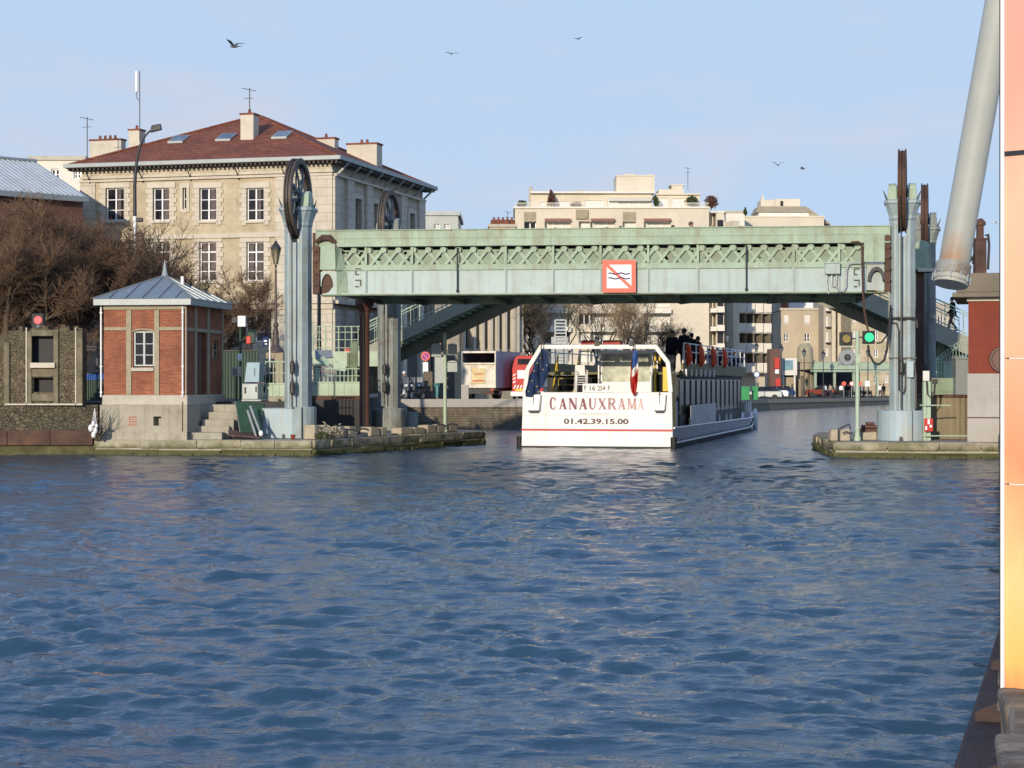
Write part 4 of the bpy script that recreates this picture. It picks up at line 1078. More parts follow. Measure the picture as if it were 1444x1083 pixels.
def person(label, loc, rz, h=1.72, pose='stand', coat='coat_grey', legs='jeans', hair='hair', long=False, hat=None, group=None, fat=1.0):
    J = {'pelvis': (0, 0, .94), 'belly': (0, 0, 1.12), 'chest': (0, 0, 1.32), 'neck': (0, -.01, 1.49), 'head': (0, .02, 1.63), 'sL': (-.19, 0, 1.42), 'sR': (.19, 0, 1.42), 'eL': (-.25, -.02, 1.14), 'eR': (.25, -.02, 1.14), 'hL': (-.25, .08, .86), 'hR': (.25, .08, .86),
         'hipL': (-.1, 0, .90), 'hipR': (.1, 0, .90), 'kL': (-.11, .02, .50), 'kR': (.11, .02, .50), 'fL': (-.11, 0, .08), 'fR': (.11, 0, .08)}
    J.update(POSES[pose]); J = {k: Vector(v) for k, v in J.items()}
    t = thing('person', label, 'person', loc, rz, group); s = h / 1.76; t.scale = (s, s, s)
    pts = []; idx = {}; rad = []; ed = []
    def v(k, p, r): idx[k] = len(pts); pts.append(p); rad.append(r); return idx[k]
    v('pelvis', J['pelvis'], .13); v('belly', J['belly'], (.13, .11)); v('chest', J['chest'], (.15, .11)); v('neck', J['neck'], .065)
    up = (J['head'] - J['neck']).normalized()
    v('jaw', J['neck'] + up * .07 + Vector((0, .03, 0)), (.075, .08)); v('face', J['head'], (.095, .11)); v('crown', J['head'] + up * .07, (.078, .09))
    v('nose', J['head'] + Vector((0, .095, -.02)), .013)
    ed += [('pelvis', 'belly'), ('belly', 'chest'), ('chest', 'neck'), ('neck', 'jaw'), ('jaw', 'face'), ('face', 'crown'), ('face', 'nose')]
    for S in 'LR':
        v('s' + S, J['s' + S], .06); v('e' + S, J['e' + S], .042); v('w' + S, J['e' + S].lerp(J['h' + S], .82), .028); v('h' + S, J['h' + S], (.035, .02))
        ed += [('chest', 's' + S), ('s' + S, 'e' + S), ('e' + S, 'w' + S), ('w' + S, 'h' + S)]
        d = (J['h' + S] - J['e' + S]).normalized(); side = Vector((1, 0, 0)) if abs(d.x) < .8 else Vector((0, 1, 0))
        side = (side - d * side.dot(d)).normalized()
        for k, (o_, L) in enumerate(((-.03, .065), (-.01, .08), (.01, .075), (.03, .055))):
            v('f%s%d' % (S, k), J['h' + S] + side * o_ + d * (.035 + L), .009); ed.append(('h' + S, 'f%s%d' % (S, k)))
        v('t' + S, J['h' + S].lerp(J['e' + S], .1) + side.cross(d) * .05 + d * .02, .010); ed.append(('w' + S, 't' + S))
        v('hip' + S, J['hip' + S], .09); v('k' + S, J['k' + S], .058); v('a' + S, J['f' + S], .04); v('o' + S, J['f' + S] + Vector((0, .15, -.045)), .035)
        ed += [('pelvis', 'hip' + S), ('hip' + S, 'k' + S), ('k' + S, 'a' + S), ('a' + S, 'o' + S)]
    skin('body', pts, [(idx[a], idx[b]) for a, b in ed], rad, M['skin'], t, 1)
    # clothes: the same limbs, a little thicker
    P_, Rr, E = [], [], []
    def cl(seq, base=None):
        last = base
        for p, r in seq:
            P_.append(p); Rr.append(r if isinstance(r, tuple) else (r, r))
            if last is not None: E.append((last, len(P_) - 1))
            last = len(P_) - 1
        return last
    hem = J['pelvis'] - Vector((0, 0, .30 if long and pose not in ('sit', 'ride') else .04))
    cl([(hem, (.19 * fat, .15 * fat)), (J['pelvis'] + Vector((0, 0, .05)), (.17 * fat, .14 * fat)), (J['belly'], (.165 * fat, .14 * fat)), (J['chest'], (.185 * fat, .14 * fat))]); cch = 3
    cl([(J['neck'] - up * .03, (.12, .10)), (J['neck'] + up * .035, .082)], cch)
    for S in 'LR': cl([(J['s' + S], .098), (J['e' + S], .062), (J['e' + S].lerp(J['h' + S], .8), .05)], cch)
    skin('coat', P_, E, Rr, M[coat], t, 1, cch)
    P_, Rr, E = [], [], []
    cl([(J['pelvis'], (.15, .12))])
    for S in 'LR': cl([(J['hip' + S] - Vector((0, 0, .02)), .105), (J['k' + S], .075), (J['f' + S] + Vector((0, 0, .03)), .055)], 0)
    skin('trousers', P_, E, Rr, M[legs], t, 1)
    mb = MB()
    for S in 'LR': mb.ball(J['f' + S] + Vector((0, .07, -.04)), .062, 8, 5, .75, 2.0, .62)
    mb.build('shoe', M['dark'], t, smooth=60)
    mb = MB(); mb.ball(J['head'] + up * .045 + Vector((0, -.022, 0)), .112, 12, 8, .88, 1.02, .95)
    if hat: mb.build('helmet' if hat == 'signwhite' else 'hat', M[hat], t, smooth=60)
    else: mb.build('hair', M[hair], t, smooth=60)
    return t
# ================================================================= BRICK HUT
HF = Fr(145, 73.0, 265, 73.0)
t = thing('brick_hut', 'small red brick control hut with grey zinc pyramid roof on the left pier', 'hut', HF.loc, R(-8))
Wd, Dp = HF.L * 1.01, 4.9
zc = lambda y: H - (y - CY) * 73 / F
zb0, zb1, zw, ze = zc(609), zc(571), zc(557), zc(431)
uw0, uw1, zw0, zw1 = HF.u(189), HF.u(220), zc(520), zc(466.5)
mb = MB(); mb.holes(.03, Wd - .03, zw, ze, .03, .18, [(uw0, uw1, zw0, zw1)])
mb.box(.03, Wd - .031, Dp - .05, Dp - .02, zw, ze); mb.add([(.03, .03, zw), (.03, Dp - .02, zw), (.03, Dp - .02, ze), (.03, .03, ze)], [(0, 1, 2, 3)])
mb.box(.2, Wd - .2, .25, .28, zw, ze)
mb.build('wall', M['brick'], t)
# right-hand side wall with a door recess and a little window
so, sr = (Wd - .03, .0, 0), R(90)
mb = MB(); mb.holes(.03, Dp - .02, zw, ze, 0, .22, [(1.40, 2.72, zw, zc(462)), (3.55, 4.35, zc(504), zc(478))])
place(mb.build('side_wall', M['brick'], t), so, sr)
mb = MB(); mb.box(1.40, 2.72, .12, .17, zw, zc(462)); mb.box(2.05, 2.08, .10, .12, zw + .05, zc(464)); place(mb.build('door', M['brown'], t), so, sr)
window(t, 3.57, 4.33, zc(503), zc(479), .06, 1, 2, .04, off=so, rz=sr, fm=M['post'])
mb = MB()
for a, b in ((1.10, 1.38), (2.74, 3.02), (Dp - .2, Dp - .02), (.0, .10)): mb.box(a, b, -.05, -.002, zw + .003, ze - .003)
mb.box(.101, 1.099, -.04, -.002, zc(467), zc(462)); mb.box(3.021, Dp - .201, -.04, -.002, zc(467), zc(462)); mb.box(1.381, 2.739, -.04, -.002, zc(467), zc(462))
[place(o_, so, sr) for o_ in mb.each('timber_post', M['post'], t)]
mb = MB()
for a, b in ((179.5, 187), (220.5, 227.5)): mb.box(HF.u(a), HF.u(b), -.03, .028, zw + .003, zc(437.5))
mb.box(.03, Wd - .03, -.04, .028, zc(437), ze)
for a, b in ((.06, HF.u(179.3)), (HF.u(227.7), Wd - .06)): mb.box(a, b, -.015, .028, zc(466), zc(461.5))
ar = [(HF.u(187.5) + (HF.u(220.3) - HF.u(187.5)) * k / 8, zc(466) + .07 * math.sin(math.pi * k / 8)) for k in range(9)]
mb.py(ar[::-1] + [(p[0], p[1] - .06) for p in ar], -.02, .028)
mb.each('frame_post', M['post'], t, bevel=.01)
window(t, uw0 + .02, uw1 - .02, zw0 + .10, zw1 - .02, .09, 2, 3, .055, .03, fm=M['zinc_pale'])
mb = MB(); mb.box(HF.u(187.7), HF.u(220.3), -.10, .16, zc(523.5), zc(518.5)); mb.build('sill', M['concrete_pale'], t, bevel=.01)
mb = MB()
for px in (143.3, 262.3): mb.mark(); mb.tube([(HF.u(px), -.07, zc(433)), (HF.u(px), -.07, zc(560))], .035, 8); [mb.box(HF.u(px) - .05, HF.u(px) + .05, -.09, .02, zc(y) - .02, zc(y) + .02) for y in (441, 517, 553)]
mb.each('downpipe', M['white'], t, smooth=40)
# roof
ov = .28
mb = MB(); mb.box(-ov, Wd + ov, -ov, Dp + ov, ze + .002, zc(422)); mb.build('fascia', M['zinc_pale'], t, bevel=.01)
zf = zc(422) + .002; ap = (Wd / 2 + .0, Dp / 2, zf + 1.02)
c4 = [(-ov - .03, -ov - .03, zf), (Wd + ov + .03, -ov - .03, zf), (Wd + ov + .03, Dp + ov + .03, zf), (-ov - .03, Dp + ov + .03, zf)]
mb = MB(); mb.add(c4 + [ap], [(0, 1, 4), (1, 2, 4), (2, 3, 4), (3, 0, 4), (3, 2, 1, 0)])
A = Vector(ap)
for i in range(4):
    p, q = Vector(c4[i]), Vector(c4[(i + 1) % 4])
    mb.bar(p + Vector((0, 0, .02)), A + Vector((0, 0, .02)), .05, .04)
    for k in range(1, 6):
        f = k / 6; a = p.lerp(q, f); m_ = p.lerp(q, .5); L = 1 - abs(f - .5) * 2
        e = a + (A - m_) * min(.97, L)
        mb.bar(a + Vector((0, 0, .02)), e + Vector((0, 0, .02)), .03, .045)
rf = mb.build('roof', M['zinc'], t)
m2 = MB(); m2.lathe([(.17, ap[2] - .08), (.10, ap[2] + .12), (.015, ap[2] + .62)], ap[0], ap[1], 8); m2.build('finial', M['zinc_pale'], rf)
m2 = MB(); m2.lathe([(.07, ap[2] - .4), (.07, ap[2] - .02)], ap[0] + .62, ap[1] + .3, 10); m2.build('vent_pipe', M['white'], rf)
# base
mb = MB(); mb.box(-.02, Wd + .06, -.02, Dp, zb1 + .002, zw - .002); mb.build('stone_course', M['concrete_pale'], t, bevel=.02)
hx0, hx1, hz0, hz1 = HF.u(219.5), HF.u(231), zc(600), zc(587)
mb = MB(); mb.holes(-.10, Wd + .06, zb0, zb1, -.05, .4, [(hx0, hx1, hz0, hz1)]); mb.box(-.10, Wd + .055, .36, Dp + .2, PL - .02, zb1); mb.add([(Wd + .06, -.05, zb0), (Wd + .06, .36, zb0), (Wd + .06, .36, zb1), (Wd + .06, -.05, zb1)], [(0, 1, 2, 3)])
mb.add([(-.10, -.05, zb0), (-.10, .36, zb0), (-.10, .36, zb1), (-.10, -.05, zb1)], [(0, 1, 2, 3)]); mb.add([(-.1, -.05, zb1), (Wd + .06, -.05, zb1), (Wd + .06, .36, zb1), (-.1, .36, zb1)], [(0, 1, 2, 3)])
mb.box(-.16, Wd + .08, -.16, -.0, PL - .3, zb0 - .001)
mb.build('plinth', M['concrete'], t)
mb = MB(); mb.box(HF.u(183), HF.u(195), -.056, -.051, zc(601), zc(587))
mb.build('brick_patch', courses('bare brick patch', (0.45, 0.13, 0.07), (0.38, 0.10, 0.06), (0.42, 0.37, 0.29), .11, .09, .02), t)
mb = MB(); mb.tube([(HF.u(262), -.08, zc(566)), (HF.u(262), -.09, zc(608))], .012, 5); mb.build('bolt_strip', M['rust'], t)

# bare shrub stems on the corner of the hut
t = thing('bare_shrub', 'thin bare shrub growing at the left corner of the hut plinth', 'shrub', (GX(139, 72.6), 72.45, .5))
mb = MB(); rnd = random.Random(4)
for k in range(26):
    p = Vector((rnd.uniform(-.1, .1), 0, 0)); d = Vector((rnd.gauss(.1, .35), rnd.gauss(-.1, .15), 1)).normalized(); pts = [p]
    for j in range(4): p = p + d * rnd.uniform(.2, .42); d = (d + Vector((rnd.gauss(0, .25), rnd.gauss(0, .15), rnd.gauss(0, .1)))).normalized(); pts.append(p)
    mb.tube(pts, [.014, .011, .008, .006, .003], 4)
mb.build('stem', M['bark'], t)
t = thing('plastic_floats', 'cluster of small white floats hanging at the waterline left of the hut', 'floats', (GX(133, 72), 71.75, .25))
for (dx, dz, r) in ((-.08, .75, .12), (.02, .92, .09), (.10, .66, .10), (.03, .50, .11), (.14, .84, .07)):
    mb = MB(); mb.ball((dx, 0, dz), r, 12, 8, .8, 1, 1.2); mb.tube([(dx, 0, dz), (.05, .1, 1.5)], .008, 4); mb.build('float', M['white'], t, smooth=50)

# ---- stone steps right of the hut
SF = Fr(268, 73.4, 320, 73.4)
t = thing('stone_steps', 'worn stone steps between the brick hut and the blue cabinet', 'steps', SF.loc, 0)
z = lambda y: H - (y - CY) * 73.4 / F
mb = MB()
mb.box(.02, SF.L + .3, 1.2, 2.6, PL, z(571)); mb.box(SF.u(288), SF.u(330), .8, 1.19, PL, z(581.5)); mb.box(SF.u(282), SF.u(327), .5, .79, PL, z(592))
mb.box(SF.u(272), SF.u(322), .2, .49, PL, z(601)); mb.box(SF.u(266.5), SF.u(316), -.55, .19, PL - .02, z(609.5))
mb.each('step', M['concrete'], t, bevel=.025)
mb = MB(); mb.box(-.08, .0, -.1, 1.0, z(609), z(572)); mb.build('side_post', M['zinc'], t)
# leaning green boards, boards, poles and a rusty sheet
B = lambda px, py, Y: W(px, py, Y)
def slab(name, label, cat, a, b, c, d, th, mat, edge=None, group=None):
    t = thing(name, label, cat, tuple(a), 0, group); a, b, c, d = [Vector(v) - Vector(a) for v in (a, b, c, d)]
    n = (b - a).cross(d - a).normalized() * th
    mb = MB(); mb.hexa([a, b, c, d], [a + n, b + n, c + n, d + n]); mb.build('panel', mat, t, bevel=.006)
    if edge:
        m2 = MB(); m2.bar(a - n * .3, d - n * .3, .06, .06); m2.bar(d - n * .3, c - n * .3, .05, .05); m2.build('edging', edge, t)
    return t
slab('board', 'dark green board with pale edge leaning beside the stone steps', 'board', B(339, 609, 73.4), B(366, 612, 73.2), B(374, 570, 74.6), B(332, 566, 74.6), .04, M['darkgreen'], M['steel'])
slab('board', 'grey board leaning against the tower base behind the metal poles', 'board', B(360, 612, 73.9), B(378, 612, 73.9), B(380, 577, 74.5), B(356, 577, 74.5), .04, M['zinc'])
slab('metal_sheet', 'rusty red brown sheet lying low on the pier by the steps', 'metal sheet', B(322, 615, 72.6), B(366, 618, 72.4), B(352, 611, 73.6), B(322, 607, 73.6), .04, M['brown'])
for (x0, y0, x1, y1, lab) in ((349, 579, 362, 618, 'pale metal pole leaning in front of the dark green board'), (353, 573, 368, 613, 'pale metal pole with a white tip leaning nearest the tower base')):
    a, b = B(x1, y1, 72.7), B(x0, y0, 73.6)
    t = thing('metal_pole', lab, 'pole', tuple(a)); mb = MB(); mb.tube([(0, 0, 0), b - a], .045, 8); mb.build('shaft', M['steel'], t, smooth=40)
    if x1 > 365: m2 = MB(); m2.ball((0, 0, .05), .09, 10, 6, 1, 1, 1.3); m2.build('tip', M['white'], t)
t = thing('paint_pot', 'small red brown pot at the foot of the left tower base', 'pot', tuple(B(413, 620, 72.9))); mb = MB(); mb.lathe([(.07, 0), (.10, .18), (.11, .19)], 0, 0, 12); mb.build('pot', M['redwall'], t)

# ---- blue grey control cabinets
CF = Fr(342, 76.4, 370, 76.4); z = lambda y: H - (y - CY) * 76.4 / F; u = CF.u
t = thing('control_cabinet', 'pale blue machine cabinet with rust stained lower half behind the leaning boards', 'cabinet', CF.loc, R(-8))
mb = MB(); mb.hexa([(u(344.5), 0, z(539)), (u(366), 0, z(539)), (u(366), .7, z(539)), (u(344.5), .7, z(539))], [(u(347.5), .06, z(511)), (u(366.5), .06, z(511)), (u(366.5), .7, z(511)), (u(347.5), .7, z(511))])
mb.box(u(358.5), u(359.8), -.03, .03, z(531), z(519)); mb.build('hood', pm('light blue cabinet', (.27, .40, .46), .1, 1, .5), t, bevel=.06)
mb = MB(); mb.box(u(342), u(365), -.08, .8, z(563), z(541)); mb.box(u(341), u(370), -.1, .9, 1.96, z(563.3)); mb.build('lower_case', pm('rust stained pale blue', (0.46, 0.52, 0.50), .1, 1, .5, stain=(.34, .20, .08), samt=.8, sscale=1.6), t, bevel=.03)
mb = MB(); mb.box(u(345.5), u(348.2), -.10, -.081, z(555), z(546)); mb.box(u(361.5), u(363.5), -.10, -.081, z(553), z(545)); mb.build('opening', M['dark'], t)
t = thing('meter_box', 'small grey slatted box on a post left of the pale blue cabinet', 'box', (GX(333, 77.5), 77.5, 1.95))
z = lambda y: H - (y - CY) * 77.5 / F - 1.95
mb = MB(); mb.box(-.19, .19, -.1, .15, z(531), z(517)); mb.build('case', M['steel'], t, bevel=.02)
mb = MB(); [mb.box(-.10 + k * .06, -.07 + k * .06, -.11, -.101, z(529), z(520)) for k in range(3)]; mb.build('slot', M['dark'], t); mb = MB(); mb.box(-.03, .03, 0, .06, 0, z(531.1)); mb.build('post', M['dark'], t)

# parapet block wall and machinery between the cabinet and the tower
def greenbox(label, x0, x1, y0, y1, Y, yb, mat='rail_green', rails=0, ry=None, dep=.5, boltmat=None):
    f = Fr(x0, Y, x1, Y); z = lambda y: H - (y - CY) * Y / F
    t = thing('parapet', label, 'parapet', f.loc, 0)
    mb = MB(); mb.box(0, f.L, 0, dep, z(y1), z(y0)); mb.box(-.03, f.L + .03, -.04, dep + .04, z(y0) + .001, z(y0) + .06)
    for k in range(4): mb.box(f.L * k / 3 - .03 + (.03 if k == 0 else 0), f.L * k / 3 + .03, -.02, -.001, z(y1), z(y0))
    mb.build('plate', M[mat], t, bevel=.01)
    if yb: m2 = MB(); m2.box(-.1, f.L + .1, -.05, dep + .3, z(yb), z(y1) - .003); m2.build('base', M['concrete'] if yb - y1 < 20 else M['rust'], t, bevel=.02)
    if rails:
        m2 = MB(); zt_ = z(ry)
        for k in range(rails + 1): x = f.L * k / rails; m2.tube([(x, .1, z(y0)), (x, .1, zt_)], .022, 5)
        m2.tube([(0, .1, zt_), (f.L, .1, zt_)], .03, 6); m2.tube([(0, .1, (zt_ + z(y0)) / 2), (f.L, .1, (zt_ + z(y0)) / 2)], .02, 5)
        m2.build('railing', M['rail_green'], t)
    return t
greenbox('low pale green parapet with bars between cabinet and left tower', 374, 402, 542, 559, 77.2, 572, rails=5, ry=510)
greenbox('pale green parapet of the bridge landing above the dark arch', 439, 508, 540, 558, 84.3, None, rails=12, ry=520)
AF = Fr(437, 84.2, 512, 84.2); z = lambda y: H - (y - CY) * 84.2 / F
t = thing('abutment', 'stone landing abutment with a dark arched opening behind the left tower', 'abutment', AF.loc, 0)
mb = MB(); mb.box(0, AF.L, -.1, .5, z(567.5), z(558.3)); mb.build('edge_beam', M['rust'], t, bevel=.02)
mb = MB()
arc = [(AF.L / 2 + AF.L * .47 * math.cos(a), z(580) + (z(569) - z(580)) * math.sin(a)) for a in [math.pi * k / 12 for k in range(13)]]
mb.py([(0, z(567.7)), (0, .3), (AF.L * .03, .3)] + arc[::-1] + [(AF.L * .97, .3), (AF.L, .3), (AF.L, z(567.7))], .0, .4)
mb.box(0, AF.L, 2.2, 2.3, .0, z(568)); mb.build('arch_wall', M['rubble'], t)
# inclined pale panels and a grey hood on the landing
slab('panel', 'tilted pale green panel behind the landing railing right of the left tower', 'panel', B(446, 508, 85.2), B(464, 519, 85.2), B(463, 509, 85.4), B(456, 503, 85.4), .05, M['rail_green'])
slab('panel', 'flat pale green panel fixed to the landing railing near the rusty pillar', 'panel', B(470, 521, 85.0), B(488, 525, 85.0), B(488, 514, 85.1), B(470, 511, 85.1), .05, M['rail_green'])
slab('hood', 'dark grey sloping metal hood on the landing right of the left tower', 'hood', B(445, 507, 85.6), B(470, 505, 85.6), B(468, 495, 85.9), B(444, 495, 85.9), .08, M['zinc'])
t = thing('dark_column', 'dark brown weathered post between landing railing and rusty pillar', 'post', (GX(499, 86), 86, 1.95)); mb = MB(); mb.box(-.16, .16, -.1, .2, 0, 2.6); mb.box(-.3, -.18, -.12, .1, .3, 2.1); mb.build('post', M['under'], t, bevel=.02)

# weeds and blocks along the pier edge
def weed(label, px, py, Y, z0, h, n, seed, mat='leaf'):
    t = thing('weed_plant', label, 'plant', (GX(px, Y), Y, z0)); rnd = random.Random(seed); mb = MB(); lf = MB()
    for k in range(n):
        d = Vector((rnd.gauss(0, .45), rnd.gauss(0, .3), 1)).normalized(); p = Vector((rnd.uniform(-.2, .2), rnd.uniform(-.1, .1), 0)); q = p + d * h * rnd.uniform(.5, 1)
        mb.tube([p, q], [.010, .005], 4)
        for j in range(9):
            c = p.lerp(q, rnd.uniform(.3, 1)); a = Vector((rnd.gauss(0, 1), rnd.gauss(0, 1), rnd.gauss(0, .6))).normalized() * .07; b = a.orthogonal().normalized() * .035
            lf.add([c, c + a + b, c + a * 2, c + a - b], [(0, 1, 2, 3)])
    mb.build('stem', M['bark'], t); lf.build('leaves', M[mat], t, recalc=False)
weed('white flowered weed in front of the dark arch right of the left tower', 466, 605, 72.9, PL, .72, 16, 2, 'stone_block')
weed('small green weed on the stone edge near the left tower', 452, 612, 72.3, PL, .35, 10, 5)
weed('green weed growing on the ledge behind the left tower base', 401, 572, 76.9, 1.95 - .35, .5, 12, 7)
EDGE = [(-7.45, 71.4), (-1.25, 85.2)]
ea, eb = Vector(EDGE[0]), Vector(EDGE[1]); ed_ = (eb - ea).normalized(); en = Vector((-ed_.y, ed_.x))
def on_edge(px, off):
    P0 = ea + en * off; a = (px - CX) / F; s = (a * P0.y - P0.x) / (ed_.x - a * ed_.y); return P0 + ed_ * s
rnd = random.Random(9)
specs = [(444, 454, 21), (456, 461, 20), (465, 470, 19), (477, 487, 17), (493, 503, 16), (523, 536, 13.5), (539, 546, 12), (566, 583, 10), (585, 600, 9.5), (603, 615, 12), (618, 628, 12), (634, 645, 12)]
names = ['leftmost, beside the tower base', 'thin one behind the weeds', 'thin one just right of the weeds', 'square one left of the iron pillar', 'broken one touching the iron pillar', 'first one right of the iron pillar', 'small one before the rear tower', 'long one right of the rear tower', 'second long one before the signal post', 'rough one at the signal post', 'upright one near the pier tip', 'last one at the pier tip']
for (a, b, hp), nm in zip(specs, names):
    p, q = on_edge(a, .55), on_edge(b, .55); hh = hp * p.y / F
    t = thing('stone_block', 'pale stone block on the left pier edge, ' + nm, 'stone block', (p.x, p.y, PL), math.atan2(ed_.y, ed_.x), 'stone blocks along the left pier edge')
    L = (q - p).length; mb = MB()
    mb.hexa([(0, 0, 0), (L, 0, 0), (L, .5, 0), (0, .5, 0)], [(rnd.uniform(0, .05), .02, hh), (L - rnd.uniform(0, .06), .0, hh * rnd.uniform(.85, 1)), (L - .02, .48, hh), (0.03, .5, hh * rnd.uniform(.85, 1))])
    mb.build('block', M['stone_block'], t, bevel=.04)
for px, lab in ((487, 'rusty iron hoop at the edge left of the iron pillar'), (505, 'rusty iron hoop touching the iron pillar foot'), (615, 'rusty iron hoop left of the signal post'), (632, 'rusty iron hoop right of the signal post')):
    p = on_edge(px, .35); hh = 12 * p.y / F
    t = thing('iron_hoop', lab, 'hoop', (p.x, p.y, PL)); mb = MB(); mb.tube([(0, 0, 0), (0, 0, hh * .8), (.1, .05, hh), (.3, .1, hh), (.42, .12, hh * .8)], .035, 6); mb.build('hoop', M['dark'], t, smooth=50)
t = thing('steel_bin', 'pale grey metal box on the pier right of the rear left tower', 'box', (GX(582, 87.5), 87.5, PL)); mb = MB(); mb.box(-.2, .22, 0, .4, 0, .75); mb.box(-.23, .25, -.03, .43, .751, .80); mb.build('box', M['drum'], t, bevel=.02)
t = thing('steel_bin', 'low dark blue box on the pier behind the pale grey metal box', 'box', (GX(570, 88.6), 88.6, PL)); mb = MB(); mb.box(-.35, .25, 0, .4, 0, .70); mb.box(-.37, .27, -.02, .42, .701, .74); mb.build('box', M['zinc'], t, bevel=.02)

# ---- signal posts of the left pier
t = thing('signal_post', 'green post with grey signal boards on its arms, near the pier tip', 'signal', (GX(627.5, 83), 83, PL))
z = lambda y: H - (y - CY) * 83 / F - PL; s = 83 / F
mb = MB(); mb.tube([(0, 0, 0), (0, 0, z(470))], .075, 10); mb.lathe([(.13, 0), (.13, .1), (.08, .14)], 0, 0, 12); mb.build('post', M['rail_green'], t, smooth=40)
for (x0, x1, y0, y1) in ((608.5, 622.5, 487, 503), (631.5, 644.5, 487, 501), (631, 645, 511, 524.5)):
    a, b = (x0 - 627.5) * s, (x1 - 627.5) * s
    m2 = MB(); m2.box(a, b, -.12, -.02, z(y1), z(y0)); c = (a + b) / 2
    ar = [(c + (b - a) * .5 * math.cos(k * math.pi / 8), z(y0) + .08 * math.sin(k * math.pi / 8)) for k in range(9)]; m2.py(ar, -.2, -.02)
    m2.box(*sorted((a if a > 0 else b, 0)), -.04, .0, (z(y1) + z(y0)) / 2 - .02, (z(y1) + z(y0)) / 2 + .02)
    m2.build('signal_board', M['zinc_pale'], t, bevel=.01)
mb = MB(); mb.box((613 - 627.5) * s, (626 - 627.5) * s, -.02, .03, z(540), z(503.5)); mb.build('backing_board', M['zinc'], t)

t = thing('traffic_signal', 'black signal head with lit red lamp above the ruined stone wall', 'signal', (GX(54, 74.3), 74.3, 1.95))
z = lambda y: H - (y - CY) * 74.3 / F - 1.95
mb = MB(); mb.box(-.24, .24, -.1, .16, z(466), z(442)); mb.build('case', M['rubber'], t, bevel=.03)
mb = MB(); mb.disc((.02, -.13, z(451.5)), (0, 1, 0), .15, .04, 18); mb.build('red_lamp', pm('lit red lamp', (.7, .02, .03), .05, 1, .4, bump=0, emit=(1.0, .05, .07), estr=.7), t)
mb = MB(); mb.disc((.02, -.12, z(460)), (0, 1, 0), .07, .04, 14); mb.build('pale_lamp', M['glass_pale'], t); mb = MB(); mb.tube([(0, .05, 0), (0, .05, z(466))], .05, 8); mb.build('post', M['dark'], t)
for lx, px, rd, lab in ((0, 351, True, 'black traffic light on a post showing red beside the ground floor window'),):
    t = thing('traffic_light', lab, 'traffic light', (GX(354, 96), 96, 1.95)); z = lambda y: H - (y - CY) * 96 / F - 1.95; s = 96 / F
    mb = MB(); mb.tube([(0.03, 0, 0), (.03, 0, z(484))], .05, 8); mb.build('post', M['dark'], t)
    mb = MB(); mb.box(-.16, .20, -.1, .12, z(484), z(467)); mb.lathe([(.05, z(467)), (.28, z(467.5)), (.12, z(465))], .05, 0, 8); mb.build('case', M['darkgreen'], t, bevel=.02)
    mb = MB(); mb.box(-.22, .0, -.16, -.101, z(484.5), z(474)); mb.build('red_lamp', pm('dim red signal face', (.45, .04, .03), .1, 3, .5, bump=0, emit=(1, .08, .05), estr=.25), t, bevel=.03)
t = thing('signal_post', 'slim dark green post with a white box head right of the hut', 'signal', (GX(339, 85), 85, 1.95)); z = lambda y: H - (y - CY) * 85 / F - 1.95; s = 85 / F
mb = MB(); mb.tube([(0, 0, 0), (0, 0, z(461))], .055, 8); mb.build('post', M['darkgreen'], t)
mb = MB(); mb.box(-.11, .24, -.1, .15, z(460.8), z(445.5)); mb.build('white_box', M['white'], t, bevel=.02)
mb = MB(); mb.box(-.38, -.125, -.08, .1, z(456), z(447)); mb.build('lamp_hood', M['dark'], t, bevel=.03); mb = MB(); mb.lathe([(.08, z(509)), (.10, z(507)), (.10, z(500)), (.06, z(499))], -.02, -.08, 10); mb.build('lower_lamp', M['white'], t)
t = thing('street_sign', 'small black sign with white arrow marks on a post left of the Parisian lamp', 'sign', (GX(374.5, 94), 94, 1.95)); z = lambda y: H - (y - CY) * 94 / F - 1.95
mb = MB(); mb.box(-.14, .14, 0, .03, z(488), z(475)); mb.build('board', M['navy'], t, bevel=.02); mb = MB(); mb.tube([(.06, .05, 0), (.06, .05, z(476))], .03, 6); mb.build('post', M['darkgreen'], t)
mb = MB(); mb.box(-.08, .07, -.01, -.001, z(482), z(479.5)); mb.box(-.03, .07, -.01, -.001, z(486), z(484)); mb.build('mark', M['signwhite'], t)
t = thing('steel_pole', 'thin white pole standing just left of the Parisian lamp base', 'pole', (GX(380.5, 78), 78, 1.95)); mb = MB(); mb.tube([(0, 0, -.4), (0, 0, H - (478 - CY) * 78 / F - 1.95)], .035, 6); mb.build('pole', M['white'], t)

# ---- lamps
LY = 92
t = thing('parisian_lamp', 'ornate dark Parisian street lamp with glass lantern in front of the stone building', 'street lamp', (GX(389, LY), LY, 1.95))
s = LY / F; z = lambda y: H - (y - CY) * LY / F - 1.95
prof = [(.40, z(497)), (.38, z(494)), (.20, z(488)), (.16, z(486)), (.17, z(482)), (.14, z(475)), (.12, z(474)), (.15, z(471)), (.12, z(466)), (.09, z(462)), (.13, z(460)), (.13, z(457)), (.07, z(454)), (.065, z(440)), (.05, z(400)), (.042, z(385)), (.06, z(384)), (.04, z(381)), (.035, z(377)), (.07, z(375)), (.035, z(373))]
mb = MB(); mb.lathe(prof, 0, 0, 12); mb.build('post', pm('dark bronze paint', (.085, .06, .055), .15, 2, .5, bump=.08), t, smooth=50)
mb = MB(); mb.lathe([(.10, z(372.5)), (.235, z(352)), (.24, z(351.5))], 0, 0, 6)
ln = mb.build('lantern', glass('lantern glass', (.20, .17, .11), .2), t)
m2 = MB(); m2.lathe([(.27, z(351.4)), (.24, z(349)), (.12, z(343.5)), (.07, z(342)), (.08, z(340.5)), (.03, z(339.5))], 0, 0, 6)
